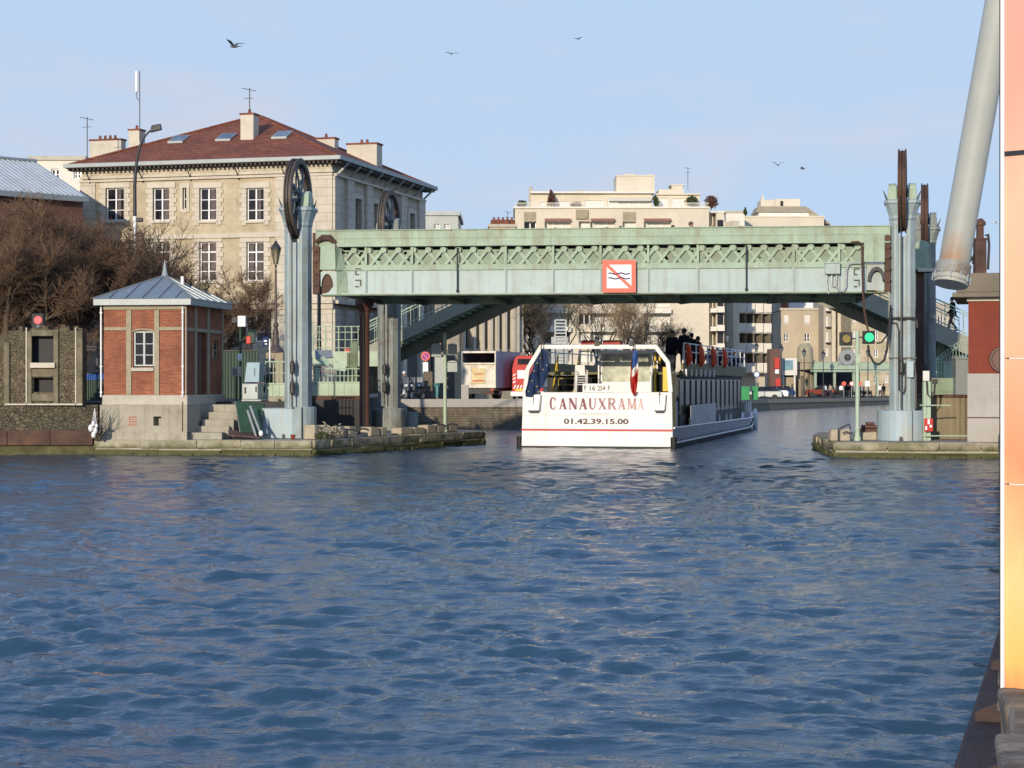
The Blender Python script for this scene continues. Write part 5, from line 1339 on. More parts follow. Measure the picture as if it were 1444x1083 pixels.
for k in range(6): a = 2 * math.pi * k / 6; m2.bar((.10 * math.cos(a), .10 * math.sin(a), z(372.5)), (.24 * math.cos(a), .24 * math.sin(a), z(351.5)), .02, .02)
m2.build('lantern_cap', M['dark'], ln)
mb = MB(); mb.box(-.45, .40, -.3, .3, -.0, z(497.2)); mb.build('stone_base', M['post'], t, bevel=.04)
t = thing('parisian_lamp', 'partly hidden dark lamp post rising between left tower and bridge span', 'street lamp', (GX(450, 97), 97, 1.95)); z = lambda y: H - (y - CY) * 97 / F - 1.95
mb = MB(); mb.lathe([(.25, 0), (.22, .5), (.12, .9), (.11, z(480)), (.13, z(478)), (.10, z(474)), (.09, z(400)), (.06, z(350))], 0, 0, 12); mb.build('post', M['dark'], t, smooth=50); mb = MB(); mb.lathe([(.10, z(350)), (.26, z(332)), (.10, z(324))], 0, 0, 6); mb.build('lantern', M['glass_pale'], t)
TY = 104
t = thing('tall_street_lamp', 'tall modern street lamp with curved dark arm and white lower pole above the hut', 'street lamp', (GX(190, TY), TY, 1.95)); s = TY / F; z = lambda y: H - (y - CY) * TY / F - 1.95
mb = MB(); mb.tube([(0, 0, 0), (0, 0, z(305))], .10, 10); mb.build('lower_pole', M['white'], t, smooth=40)
mb = MB(); mb.tube([(0, 0, z(305)), (.01, 0, z(290)), (.0, 0, z(262)), (.05, 0, z(240)), (.14, 0, z(222)), (.3, 0, z(205)), (.55, 0, z(192)), (.85, 0, z(184))], [.11, .10, .095, .09, .08, .07, .06, .05], 10); mb.build('arm', M['dark'], t, smooth=40)
mb = MB(); mb.hexa([(.85, -.16, z(187)), (1.48, -.14, z(183)), (1.48, .14, z(183)), (.85, .16, z(187))], [(.92, -.14, z(177)), (1.42, -.1, z(174.5)), (1.42, .1, z(174.5)), (.92, .14, z(177))]); mb.build('lamp_head', M['dark'], t, bevel=.04)
for y in (310, 331): m2 = MB(); m2.box(.1, .45, -.12, .12, z(y + 3), z(y - 3)); m2.build('small_camera', M['dark'], t, bevel=.05)

# iron fence and skip left of the hut
FF = Fr(116, 79, 140, 79); z = lambda y: H - (y - CY) * 79 / F
t = thing('iron_fence', 'black iron fence with pointed bars between ruined wall and hut', 'fence', FF.loc)
mb = MB()
for k in range(9): x = FF.L * k / 8; mb.tube([(x, 0, 1.9), (x, 0, z(484)), (x, 0, z(480))], [.018, .018, .002], 5)
for y in (527, 489, 493): mb.box(-.02, FF.L, -.015, .015, z(y) - .02, z(y) + .02)
mb.box(FF.L * .83, FF.L * .83 + .06, -.03, .03, 1.9, z(483)); mb.build('bars', M['dark'], t)
t = thing('covered_skip', 'dark green skip with a blue cover behind the iron fence', 'skip', (GX(117, 80), 80.2, 1.95)); z = lambda y: H - (y - CY) * 80.2 / F - 1.95
mb = MB(); mb.hexa([(0, 0, 0), (.9, 0, 0), (.9, 1, 0), (0, 1, 0)], [(-.1, -.05, z(536)), (.95, -.05, z(536)), (.95, 1.05, z(536)), (-.1, 1.05, z(536))]); mb.build('body', M['darkgreen'], t, bevel=.03)
mb = MB(); mb.hexa([(-.15, -.1, z(536) + .003), (1.0, -.1, z(536) + .003), (1.0, 1.1, z(536) + .003), (-.15, 1.1, z(536) + .003)], [(0, .1, z(527)), (.7, .1, z(526)), (.7, .9, z(526)), (0, .9, z(527))]); mb.build('cover', M['blue'], t, bevel=.03)
FF = Fr(318, 90, 346, 90); z = lambda y: H - (y - CY) * 90 / F
t = thing('hedge_fence', 'dark green boarded fence right of the hut behind the slim signal post', 'fence', FF.loc)
mb = MB(); mb.box(-.3, FF.L + .6, 0, .05, 1.9, z(494)); mb.build('panel', M['darkgreen'], t)
mb = MB()
for k in range(14): x = -.3 + (FF.L + .9) * k / 13; mb.tube([(x, -.03, 1.9), (x, -.03, z(488))], [.015, .01], 4)
mb.box(-.3, FF.L + .6, -.05, -.01, z(495), z(493.5)); mb.build('bars', M['dark'], t)

# people on the left quay
person('person in a brown jacket leaning over beside the pale blue cabinet', (GX(377, 77.9), 77.9, 1.95 - .35), R(-60), 1.7, 'lean', 'coat_brown', 'jeans')
person('person in a pink top behind the pale blue cabinet', (GX(357.5, 78.6), 78.6, 1.75), R(160), 1.55, 'stand', 'pink', 'jeans', 'coat_brown')
person('person in dark coat with brown hair on the landing right of the left tower', (GX(447, 95), 95, 1.95 + .6), R(180), 1.75, 'stand', 'coat_grey', 'jeans', 'coat_brown')
t = thing('red_sign', 'small red panel seen through the landing railing', 'sign', (GX(489, 93), 93, 1.95)); mb = MB(); mb.box(-.14, .14, 0, .05, 1.95, 2.4); mb.tube([(0, .03, 0), (0, .03, 1.95)], .03, 6); mb.build('board', M['red'], t, bevel=.04)

# trees of the left bank
G_ = 'bare plane trees on the left bank'
tree('pollard', 'bare brown plane tree at the extreme left with a thick crown', (GX(-10, 86), 86, 1.95), 0.3, 1.25, G_)
tree('pollard', 'bare plane tree behind the red signal lamp and ruined wall', (GX(56, 88), 88, 1.95), 2.1, 1.22, G_)
tree('pollard_b', 'bare plane tree between the ruined wall and the hut', (GX(112, 92), 92, 1.95), 1.0, 1.2, G_)
tree('pollard', 'bare plane tree directly behind the left half of the hut', (GX(170, 94), 94, 1.95), 4.0, 1.12, G_)
tree('pollard_b', 'bare plane tree behind the hut spire, over the building windows', (GX(232, 96), 96, 1.95), 3.0, 1.15, G_)
tree('pollard', 'bare plane tree right of the hut roof, lowest of its row', (GX(292, 98), 98, 1.95), 5.2, .88, G_)
tree('pollard_b', 'bare plane tree in the second row behind the ruined wall', (GX(30, 104), 104, 1.95), 2.3, 1.42, G_)
tree('pollard', 'bare plane tree in the second row behind the iron fence', (GX(96, 106), 106, 1.95), 0.7, 1.35, G_)
tree('pollard_b', 'bare plane tree between the hut spire and the roof end, behind the rest', (GX(264, 102), 102, 1.95), 1.7, 1.05, G_)
tree('open', 'slim bare tree touching the tall street lamp', (GX(205, 110), 110, 1.95), 0.7, 1.25, G_, 'bare_tree')
# ================================================================= THE STONE BUILDING
HB = Fr(116, 129.5, 468, 124.8, 0)
BW = HB.L; BD = 19.3
t = thing('stone_building', 'three storey pale stone building with red hipped roof behind the brick hut', 'building', HB.loc, HB.rz)
SF_ = Fr2((HB.world(BW, 0).x, HB.world(BW, 0).y), HB.n)
so, sr = (BW, 0, 0), R(90)
ZE = 16.95; ZG = 1.9
u, z = HB.u, HB.z
rows = [(265, 311), (341, 396)]
wins = []
for (a, b) in ((149.5, 175.5), (216, 239.5), (281.5, 305.5), (348, 372.5)):
    for y0, y1 in rows: wins.append((u(a), u(b), z((a + b) / 2, y1), z((a + b) / 2, y0), y0))
slits = [(u(258), u(263.5), z(260, 295), z(260, 265), 0)]
gw = [(u(a), u(b), z(360, 482), z(360, 437), 1) for a, b in ((149.5, 175.5), (216, 239.5), (281.5, 305.5), (346.5, 374))]
allh = [w_[:4] for w_ in wins + slits + gw]
zc1 = z(300, 331); zc0 = z(300, 431); zc2 = z(300, 252)
mb = MB()
mb.holes(0, BW, zc0, zc2, 0, .35, [h for h in allh], 0)
mb.holes(0, BW, ZG, zc0 - .0, .0, .35, [h for h in allh], 1)
mb.holes(0, BW, zc2, ZE, 0, .3, [], 1)
mb.box(.3, BW - .3, BD - .3, BD, ZG, ZE, 1); mb.add([(0, 0, ZG), (0, BD, ZG), (0, BD, ZE), (0, 0, ZE)], [(0, 1, 2, 3)], 1)
mb.build('wall', [M['render_ochre'], M['limestone']], t)
mb = MB()
mb.box(-.12, u(135), -.10, -.002, zc0 + .3, zc2 - .03)
x0 = u(389)
for a, b, c, d in ((x0, BW + .06, zc0 + .3, zc1 - .25), (x0, BW + .06, zc1 + .08, zc2 - .03)): mb.box(a, b, -.12, -.002, c, d)
mb.box(-.12, u(137), -.12, -.002, ZG, zc0 - .32); mb.box(x0 + .1, BW + .07, -.13, -.002, ZG, zc0 - .32)
mb.each('corner_pilaster', M['cornerstone'], t)
mb = MB()
mb.box(-.16, BW + .10, -.20, -.003, zc2 - .025, zc2 + .13); mb.box(-.16, BW + .10, -.18, -.003, zc1 - .245, zc1 + .075)
mb.box(-.2, BW + .2, -.42, -.004, zc0 + .05, zc0 + .28); mb.box(-.15, BW + .15, -.26, -.003, zc0 - .31, zc0 + .045)
mb.box(-.14, BW + .1, -.14, -.003, ZE - .55, ZE - .36)
mb.build('cornice', M['trimstone'], t, bevel=.02)
rnd = random.Random(2)
mb = MB()
for a, b, c, d, y0 in wins:
    mb.mark(); e = .36; top = d + .36
    mb.box(a - e - .06, b + e + .06, -.09, -.002, d, top)
    k = 0; zz_ = c - (.3 if y0 < 300 else .5)
    while zz_ < d - .02:
        z2 = min(d - .003, zz_ + .30); w_ = e + (.13 if k % 2 else -.02)
        mb.box(a - w_, a - .0, -.09, -.002, zz_, z2 - .012); mb.box(b, b + w_, -.09, -.002, zz_, z2 - .012); zz_ = z2; k += 1
    mb.box(a - .1, b + .1, -.16, -.003, c - .16, c - .004)
for a, b, c, d, y0 in slits: mb.mark(); mb.box(a - .22, b + .22, -.09, -.002, d, d + .3); mb.box(a - .2, a, -.09, -.002, c - .2, d - .003); mb.box(b, b + .2, -.09, -.002, c - .2, d - .003); mb.box(a, b, -.1, -.003, c - .25, c - .003)
mb.each('window_surround', M['trimstone'], t)
M['lace'] = pm('grey lace curtain', (.13, .105, .10), .3, 4, .9, bump=0)
for k_, (a, b, c, d, y0) in enumerate(wins):
    w_ = window(t, a, b, c, d, .16, 2, 3, .075, .05, transom=.74 if y0 > 300 else None)
    for q_ in range(1 + k_ % 2): m2 = MB(); x_0 = a + .1 + (b - a) * (.02 if (k_ + q_) % 2 else .52); m2.box(x_0, x_0 + (b - a) * (.16 + .1 * (k_ % 3)), .187, .193, c + .1, d - .1); m2.build('curtain', M['lace'], w_)
for a, b, c, d, y0 in slits: window(t, a, b, c, d, .16, 1, 2, .05, .04)
for a, b, c, d, y0 in gw: window(t, a, b, c, d, .16, 2, 3, .075, .05)
mb = MB()
for a, b, c, d, y0 in gw: mb.box(a - .52, a - .0, -.06, -.02, c - .05, d + .02); mb.box(b + .0, b + .42, -.06, -.02, c - .05, d + .02)
mb.each('shutter', M['rubber'], t)
# eaves: gutter, modillions, soffit
ov = .80
mb = MB(); mb.box(-ov, BW + ov, -ov, BD + ov, ZE + .12, ZE + .22); mb.build('soffit', M['rust'], t)
mb = MB(); mb.box(-ov - .12, BW + ov + .1, -ov - .16, -ov - .003, ZE + .16, ZE + .44); mb.box(BW + ov + .003, BW + ov + .14, -ov - .16, BD + ov, ZE + .16, ZE + .44); mb.build('gutter', M['zinc_pale'], t, bevel=.03)
mb = MB(); n = 62
for k in range(n): x = -.6 + (BW + 1.2) * k / (n - 1); mb.box(x - .065, x + .065, -ov + .02, -.005, ZE - .02, ZE + .118)
n = 70
for k in range(n): y = -.4 + (BD + .8) * k / (n - 1); mb.box(BW + .005, BW + ov - .02, y - .065, y + .065, ZE - .02, ZE + .118)
mb.build('rafter_end', M['dark'], t)
mb = MB()
for px in (128, 202, 270, 337, 402): mb.mark(); x = u(px); mb.bar((x, -.05, ZE - .75), (x, -.70, ZE - .12), .05, .06); mb.ball((x, -.1, ZE - .8), .07, 6, 4)
mb.each('iron_bracket', M['dark'], t)
# roof
HR = 4.35; e = ov + .06; zr = ZE + .30
c4 = [(-e, -e, zr), (BW + e, -e, zr), (BW + e, BD + e, zr), (-e, BD + e, zr)]
r1, r2 = (BW / 2, BW / 2, zr + HR), (BW / 2, BD - BW / 2, zr + HR)
mb = MB(); mb.add(c4 + [r1, r2], [(0, 1, 4), (1, 2, 5, 4), (2, 3, 5), (3, 0, 4, 5), (3, 2, 1, 0)])
rf = mb.build('roof', M['tile'], t)
mb = MB()
for a, b in ((c4[0], r1), (c4[1], r1), (r1, r2), (c4[2], r2), (c4[3], r2)):
    a, b = Vector(a), Vector(b); n = int((b - a).length / .4)
    for k in range(n): p, q = a.lerp(b, k / n), a.lerp(b, (k + .93) / n); mb.tube([p + Vector((0, 0, .03)), q + Vector((0, 0, .03))], .10, 6)
mb.build('ridge_tile', M['tile'], rf)
def rz_at(y): return zr + HR * (y + e) / (BW / 2 + e)
sl = HR / (BW / 2 + e)
def skylight(px, py, side=0):
    m2 = MB()
    if side == 0:
        best = min((abs(HB.z(px, py, d) - rz_at(d)), d) for d in [k * .05 for k in range(0, 170)]); d = best[1]; x = HB.u(px, d); w2, h2 = .55, .62
        p = lambda a, b, o: (x + a, d + b, rz_at(d + b) + o)
        m2.hexa([p(-w2, -h2, .02), p(w2, -h2, .02), p(w2, h2, .02), p(-w2, h2, .02)], [p(-w2, -h2, .16), p(w2, -h2, .16), p(w2, h2, .16), p(-w2, h2, .16)])
    o = m2.build('skylight', M['zinc_pale'], rf); m3 = MB(); w3, h3 = w2 - .1, h2 - .1
    m3.hexa([p(-w3, -h3, .161), p(w3, -h3, .161), p(w3, h3, .161), p(-w3, h3, .161)], [p(-w3, -h3, .18), p(w3, -h3, .18), p(w3, h3, .18), p(-w3, h3, .18)]); m3.build('pane', glass('skylight glass', (.10, .12, .14), .12), o)
for px, py in ((252, 198), (319, 195), (398, 192)): skylight(px, py)
def stack(x, y, w_, d_, h_, pots=1, mat='trimstone', capm='concrete'):
    zb = zr + sl * (min(x, BW - x, y, BD - y) + e) - 1.6
    m2 = MB(); m2.box(x - w_ / 2, x + w_ / 2, y - d_ / 2, y + d_ / 2, zb, zb + h_ + 1.6); o = m2.build('chimney', M[mat], rf, bevel=.02)
    m3 = MB(); m3.box(x - w_ / 2 - .06, x + w_ / 2 + .06, y - d_ / 2 - .06, y + d_ / 2 + .06, zb + h_ + 1.603, zb + h_ + 1.72)
    for k in range(pots): xx = x + (k - (pots - 1) / 2) * .42; m3.lathe([(.12, zb + h_ + 1.72), (.09, zb + h_ + 1.98), (.11, zb + h_ + 2.02)], xx, y, 10)
    m3.build('chimney_pot', M['tile'], rf); return zb + h_ + 1.72
def stackp(px, py, dep, w_, d_, pots, **k):
    x = HB.u(px, dep); zb = zr + sl * (min(x, BW - x, dep, BD - dep) + e); stack(x, dep, w_, d_, HB.z(px, py, dep) - zb, pots, **k)
stackp(352, 163, 4.0, .95, .95, 1); stackp(193, 185, 12, .9, .9, 1); stackp(152, 199, 14.5, 2.6, .8, 4); stackp(514, 205, 13.5, 2.3, 1.2, 2); stackp(460, 197, 12.5, 1.6, .8, 1)
# antennas
def antenna(label, px, ybase, ytop, Y, kind=0):
    z0, z1 = H - (ybase - CY) * Y / F, H - (ytop - CY) * Y / F
    t_ = thing('antenna', label, 'antenna', (GX(px, Y), Y, z0)); L = z1 - z0; mb = MB()
    mb.tube([(0, 0, -1.0), (0, 0, L)], .035, 6)
    if kind == 0:
        mb.tube([(-.55, 0, L - .02), (.45, 0, L - .22)], .02, 4); mb.tube([(-.38, .0, L - .75), (.3, 0, L - .72)], .018, 4)
        for k in range(8): x = -.5 + k * .13; mb.tube([(x, -.22, L - .02 - (x + .5) * .2), (x, .22, L - .02 - (x + .5) * .2)], .008, 3)
    mb.build('mast', M['dark'], t_)
    if kind == 1:
        m2 = MB(); m2.tube([(-.22, 0, L - 1.55), (-.22, 0, L - .05)], .12, 10); m2.build('white_panel', M['white'], t_, smooth=40); m2 = MB(); m2.tube([(0, 0, L - 2.2), (-.22, 0, L - 2.0), (-.22, 0, L - 1.5)], .03, 5); m2.build('arm', M['dark'], t_)
antenna('thin television antenna on the central chimney of the red roof', 352, 150, 124, 136)
antenna('tall mast with white cylindrical aerial above the left chimney', 197, 180, 100, 141, 1)
antenna('small television antenna at the left end of the red roof', 123, 215, 165, 140)
# ---- right-hand side of the building
w_list = []
SU = SF_.u
bays = [(499.5, 509), (525.5, 532.5), (549, 556), (576.5, 584)]
zrow = [(12.55, 15.1), (8.3, 11.3), (3.6, 6.2)]
hs = [(SU(a), SU(b), zr_[0], zr_[1]) for a, b in bays for zr_ in zrow]
mb = MB(); mb.holes(.0, BD, ZG, ZE, 0, .35, hs); place(mb.build('side_wall', M['limestone'], t), so, sr)
for h in hs: window(t, h[0], h[1], h[2], h[3], .28, 2, 3, .06, .04, off=so, rz=sr, fm=M['post'])
mb = MB()
ps = [(-.0, SU(471.5)), (SU(473.4), SU(478)), (SU(487), SU(495.5)), (SU(514), SU(522)), (SU(538), SU(546)), (SU(563), SU(570.5)), (SU(588), BD)]
for k, (a, b) in enumerate(ps):
    mb.mark(); mb.box(a, b, -.22 if k != 1 else -.12, -.002, ZG, zc0 - .32); mb.box(a, b, -.22 if k != 1 else -.12, -.002, zc0 + .3, zc1 - .25); mb.box(a, b, -.22 if k != 1 else -.12, -.002, zc1 + .08, zc2 - .03)
[place(o_, so, sr) for o_ in mb.each('side_pilaster', M['cornerstone'], t)]
mb = MB()
for a, b, c, d in hs: mb.mark(); mb.box(a - .35, b + .35, -.10, -.002, d, d + .35); mb.box(a - .35, a, -.10, -.002, c - .2, d - .003); mb.box(b, b + .35, -.10, -.002, c - .2, d - .003); mb.box(a, b, -.12, -.002, c - .22, c - .003)
[place(o_, so, sr) for o_ in mb.each('side_surround', M['trimstone'], t)]
mb = MB(); mb.box(.1, BD, -.30, -.003, zc2 - .025, zc2 + .13); mb.box(.1, BD, -.28, -.003, zc1 - .245, zc1 + .075); mb.box(.1, BD + .2, -.42, -.004, zc0 + .05, zc0 + .28)
place(mb.build('side_cornice', M['trimstone'], t), so, sr)
mb = MB()
for k in range(9): mb.mark(); x = .6 + k * (BD - 1) / 8; mb.bar((x, -.03, ZE - .75), (x, -.92, ZE + .05), .10, .12); mb.bar((x, -.02, ZE - .05), (x, -.95, ZE + .06), .09, .08)
[place(o_, so, sr) for o_ in mb.each('side_bracket', M['zinc_pale'], t)]

# neighbours behind the left building
def plainblock(name, label, px0, px1, Y, ytop, mat, dep=12, wins=None, wy=None, dy=0, roofmat=None, cat='building', Y2=None, trim=None, z0=.7, gm=None, fm=None):
    f = Fr(px0, Y, px1, Y2 or Y); t = thing(name, label, cat, f.loc, f.rz)
    zt = f.z((px0 + px1) / 2, ytop); hs = []
    for a, b in (wins or []):
        for y0, y1 in (wy or []): hs.append((f.u(a), f.u(b), f.z((a + b) / 2, y1), f.z((a + b) / 2, y0)))
    mb = MB(); mb.holes(0, f.L, z0, zt, 0, .3, hs); mb.box(0, f.L, dep - .1, dep, z0, zt); mb.add([(0, 0, z0), (0, dep, z0), (0, dep, zt), (0, 0, zt)], [(0, 1, 2, 3)]); mb.add([(f.L, 0, z0), (f.L, dep, z0), (f.L, dep, zt), (f.L, 0, zt)], [(0, 1, 2, 3)])
    mb.build('wall', M[mat] if isinstance(mat, str) else mat, t)
    m2 = MB(); m2.box(-.2, f.L + .2, -.2, dep + .2, zt + .002, zt + .35); m2.build('roof', M[roofmat or 'concrete_pale'], t)
    for h in hs[:96]: window(t, *h, .18, 2, 2, .1, .06, fm=fm, gm=gm)
    return t, f, zt
# long hall with a zinc roof at far left
HL = Fr(-60, 118, 117, 124); t = thing('long_hall', 'low brick hall with long grey zinc roof behind the trees at far left', 'hall', HL.loc, HL.rz)
ze_, zr_ = HL.z(60, 274), HL.z(60, 226) + .6
mb = MB(); mb.box(0, HL.L, 0, 12, 1.9, ze_ - .3); mb.build('wall', M['brown'], t)
mb = MB(); mb.hexa([(-.3, -.5, ze_ - .3), (HL.L, -.5, ze_ - .3), (HL.L, 6, zr_ - .3), (-.3, 6, zr_ - .3)], [(-.3, -.5, ze_), (HL.L, -.5, ze_), (HL.L, 6, zr_), (-.3, 6, zr_)])
mb.hexa([(-.3, 6, zr_ - .3), (HL.L, 6, zr_ - .3), (HL.L, 12.5, ze_ - .3), (-.3, 12.5, ze_ - .3)], [(-.3, 6, zr_), (HL.L, 6, zr_), (HL.L, 12.5, ze_), (-.3, 12.5, ze_)])
for k in range(24): x = k * HL.L / 24; mb.bar((x, -.5, ze_ + .03), (x, 6, zr_ + .03), .05, .06)
mb.build('roof', pm('pale old zinc roof', (.50, .53, .53), .1, .8, .5, streak=(.3, .32, .32), stamt=.6), t); mb = MB(); mb.tube([(0, 6, zr_ + .08), (HL.L, 6, zr_ + .08)], .13, 6); mb.box(-.4, HL.L, -.75, -.503, ze_ - .35, ze_ - .02); mb.build('ridge', M['zinc'], t)
plainblock('white_block', 'pale flat roofed block between the hall roof and the stone building', 44, 118, 165, 226, 'apt_pale', wins=[(52, 64), (72, 84), (104, 114)], wy=[(238, 252)])
plainblock('slate_block', 'low dark slate roofed block behind the right end of the stone building', 600, 646, 165, 304, 'zinc', wins=[(612, 620), (626, 634)], wy=[(316, 326)], roofmat='zinc', dep=10)
tt_, ff_, zt_ = plainblock('chimney_house', 'low roof with a long row of chimney pots left of the cream apartment block', 690, 727, 240, 320, 'render_ochre', dep=6)
mb = MB(); [mb.lathe([(.18, zt_ + .35), (.12, zt_ + 1.0 + .3 * (k % 2))], .3 + k * .28, 1, 8) for k in range(11)]; mb.build('chimney_pot', M['tile'], tt_)
antenna('small antenna above the row of chimney pots', 716, 312, 298, 240)

# ================================================================= CREAM APARTMENT BLOCK
AY = 262.0; AS = AY / F
A = Fr(726, AY, 1021, AY); t = thing('apartment_block', 'large cream apartment block with stepped roof terraces behind the bridge', 'apartment block', A.loc)
zz = lambda y: H - (y - CY) * AS; u = A.u
fl = [(316, 327, 335), (344, 353, 361), (370, 379, 387), (396, 405, 413), (422, 430, 440), (448, 455, 466), (474, 481, 492), (500, 507, 518)]
hs = []
wx = [(739, 756), (768, 805), (816, 832), (832.5, 867), (878, 897), (908, 946)]
y = 312
rows = []
while y < 540:
    rows.append((y, y + 16)); y += 26
for a, b in wx:
    for y0, y1 in rows: hs.append((u(a), u(b), zz(y1), zz(y0)))
mb = MB(); mb.holes(0, u(1000), .6, zz(294), 0, 1.1, hs); mb.add([(0, 0, .6), (0, 16, .6), (0, 16, zz(294)), (0, 0, zz(294))], [(0, 1, 2, 3)])
mb.box(u(1000), u(1021), 3, 3.2, .6, zz(300)); mb.add([(u(1000), 0, .6), (u(1000), 3, .6), (u(1000), 3, zz(294)), (u(1000), 0, zz(294))], [(0, 1, 2, 3)]); mb.box(u(1010), u(1021), 0, 2.9, .6, zz(300))
mb.build('wall', M['apt'], t)
mb = MB(); mb.box(-.2, u(1001), -.25, 16, zz(294) + .002, zz(291.5)); mb.box(u(1002), u(1022), -.1, 14, zz(300) + .002, zz(297.5)); mb.build('terrace_edge', M['apt_pale'], t)
for k, h in enumerate(hs[:96]):
    white = random.Random(k).random() < .8
    window(t, *h, 1.0, 3 if h[1] - h[0] > 3 else 2, 1, .12, gm=M['curtain'] if white else M['glass'])
mb = MB(); m3 = MB(); m4 = MB()
for a, b in wx:
    for y0, y1 in rows:
        if b - a > 30: mb.box(u(a), u(b), -.9, .9, zz(y1 + 10) , zz(y1 + 8.6)); m3.box(u(a), u(b), -.9, -.82, zz(y1 + 8.6), zz(y1 + 3))
        elif b - a < 19 and a > 870: m3.box(u(a) - .1, u(b) + .1, -.2, -.003, zz(y1 + 9), zz(y1 + .3))
for a, b, y0 in ((768, 805, 309), (833, 867, 309), (908, 946, 309), (854, 884, 440)):
    m4.hexa([(u(a), -.7, zz(y0 + 3)), (u(b), -.7, zz(y0 + 3)), (u(b), .0, zz(y0)), (u(a), .0, zz(y0))], [(u(a), -.7, zz(y0 + 2)), (u(b), -.7, zz(y0 + 2)), (u(b), .0, zz(y0 - 1)), (u(a), .0, zz(y0 - 1))])
mb.each('balcony_slab', M['apt_pale'], t); m3.each('balcony_front', M['apt_pale'], t); m4.each('awning', pm('faded brown red awning', (.34, .16, .12), .15, 2, .9, bump=0), t)
mb = MB(); mb.box(u(739), u(756), -.05, 1.0, zz(311), zz(299)); mb.box(u(878), u(897), -.05, 1.0, zz(311), zz(299)); mb.box(u(812), u(829), -.4, -.003, zz(309), zz(296)); mb.each('spandrel', M['post'], t)
# set-back penthouse, tower, stair head
hs2 = [(u(a), u(b), zz(291), zz(y0)) for a, b, y0 in ((762, 768, 282), (783, 803, 281), (826, 852, 280), (858, 919, 278))]
mb = MB(); mb.holes(u(749), u(922), zz(292), zz(270), 3, .3, hs2); mb.box(u(749), u(749.5), 3.3, 12, zz(292), zz(270)); mb.box(u(921.5), u(922), 3.3, 12, zz(292), zz(270)); mb.build('penthouse_wall', M['apt'], t)
for h in hs2: window(t, *h, 3.2, 4 if h[1] - h[0] > 3 else 2, 1, .12, gm=M['curtain'], name='terrace_window')
mb = MB(); mb.box(u(748), u(924), 2.2, 12.2, zz(270) + .002, zz(267.5)); mb.hexa([(u(858), 2.0, zz(281)), (u(920), 2.0, zz(281)), (u(920), 3, zz(276)), (u(858), 3, zz(276))], [(u(858), 2.0, zz(280)), (u(920), 2.0, zz(280)), (u(920), 3, zz(275)), (u(858), 3, zz(275))]); mb.build('penthouse_roof', M['apt_pale'], t)
mb = MB(); mb.box(u(872), u(927), 5, 12, zz(267.4), zz(243)); mb.box(u(871.5), u(927.5), 4.9, 12.1, zz(243) + .002, zz(241.5)); mb.box(u(883), u(898), 5.5, 8, zz(241.4), zz(239.2)); mb.box(u(916), u(927), 5.5, 8, zz(241.4), zz(240)); mb.build('stair_tower', M['apt'], t)
mb = MB(); mb.box(u(746), u(752), 4, 5, zz(292), zz(262)); mb.lathe([(.28, zz(262)), (.2, zz(258.5))], u(749), 4.5, 8); mb.box(u(814), u(824), 4, 6, zz(267), zz(264)); mb.build('chimney', M['apt_shade'], t)
hs3 = [(u(932), u(944), zz(292), zz(277)), (u(950), u(967), zz(292), zz(277))]
mb = MB(); mb.holes(u(928), u(990), zz(292), zz(272), 3, .3, hs3); mb.box(u(989.6), u(990), 3.3, 11, zz(292), zz(272)); mb.box(u(927), u(991), 2.6, 11, zz(272) + .002, zz(270)); mb.box(u(932), u(968), 4, 9, zz(269.9), zz(263)); mb.box(u(951), u(967), 4.5, 8, zz(262.9), zz(257)); mb.box(u(949), u(969), 4.4, 8.2, zz(256.9), zz(255.3)); mb.build('upper_flat', M['apt'], t)
for h in hs3: window(t, *h, 3.2, 2, 1, .12, gm=M['curtain'], name='terrace_window')
mb = MB()
for a, b, y in ((727, 752, 290), (752, 872, 290), (930, 1000, 290)):
    n = int((b - a) / 1.6)
    for k in range(n): x = u(a + (b - a) * k / n); mb.box(x - .02, x + .02, .1, .14, zz(291.4), zz(286.5))
    mb.box(u(a), u(b), .08, .16, zz(286.6), zz(285.8))
mb.build('terrace_rail', M['apt_pale'], t)
mb = MB(); mb.box(u(1003), u(1008), 2.0, 2.9, zz(520), zz(300))
for y0, y1 in rows: mb.box(u(1001), u(1010), -1.0, 2.9, zz(y1 + 9), zz(y1 + 7.5)); mb.box(u(1001), u(1010), -1.0, -.9, zz(y1 + 7.5), zz(y1 + 3)); mb.box(u(1010), u(1020), -1.6, -.01, zz(y1 + 9), zz(y1 + 8)); mb.box(u(1010), u(1020), -1.6, -1.5, zz(y1 + 8), zz(y1 + 1))
mb.build('corner_balcony', M['apt_pale'], t)
mb = MB()
for y0, y1 in rows: mb.box(u(1001.5), u(1009.5), 2.8, 2.99, zz(y1 + 3), zz(y0)); mb.box(u(1011.5), u(1020), -.02, .0, zz(y1), zz(y0 - 2))
mb.each('dark_window', M['glass'], t)
antenna('tall antenna on the upper roof of the cream apartment block', 970, 258, 236, 266)

# roof terrace plants
def shrub(name, label, px, py, Y, rpx, hpx, mat, seed, cone=False, n=700, size=.16, cat='shrub'):
    s = Y / F; z0 = H - (py - CY) * s
    t = thing(name, label, cat, (GX(px, Y), Y, z0)); mb = MB(); mb.tube([(0, 0, 0), (0, 0, hpx * s * .6)], [.08, .04], 6); mb.build('stem', M['bark'], t)
    leaf_clump('foliage', M[mat], t, (0, 0, hpx * s * .5), rpx * s, rpx * s, hpx * s * .5, n, size, seed, cone)
shrub('conifer', 'small dark conifer on the roof terrace', 777, 293, 263.5, 8, 28, 'leaf_red', 1, True, 800)
shrub('shrub', 'dark green bush at the left end of the roof terrace', 736, 293, 263.5, 8, 11, 'leaf', 2)
shrub('shrub', 'brown shrub on the terrace beside the upper flat', 975, 291, 263.8, 10, 16, 'leaf', 3)
shrub('shrub', 'reddish brown shrub at the right end of the roof terrace', 1003, 296, 263.8, 11, 22, 'leaf_red', 4)
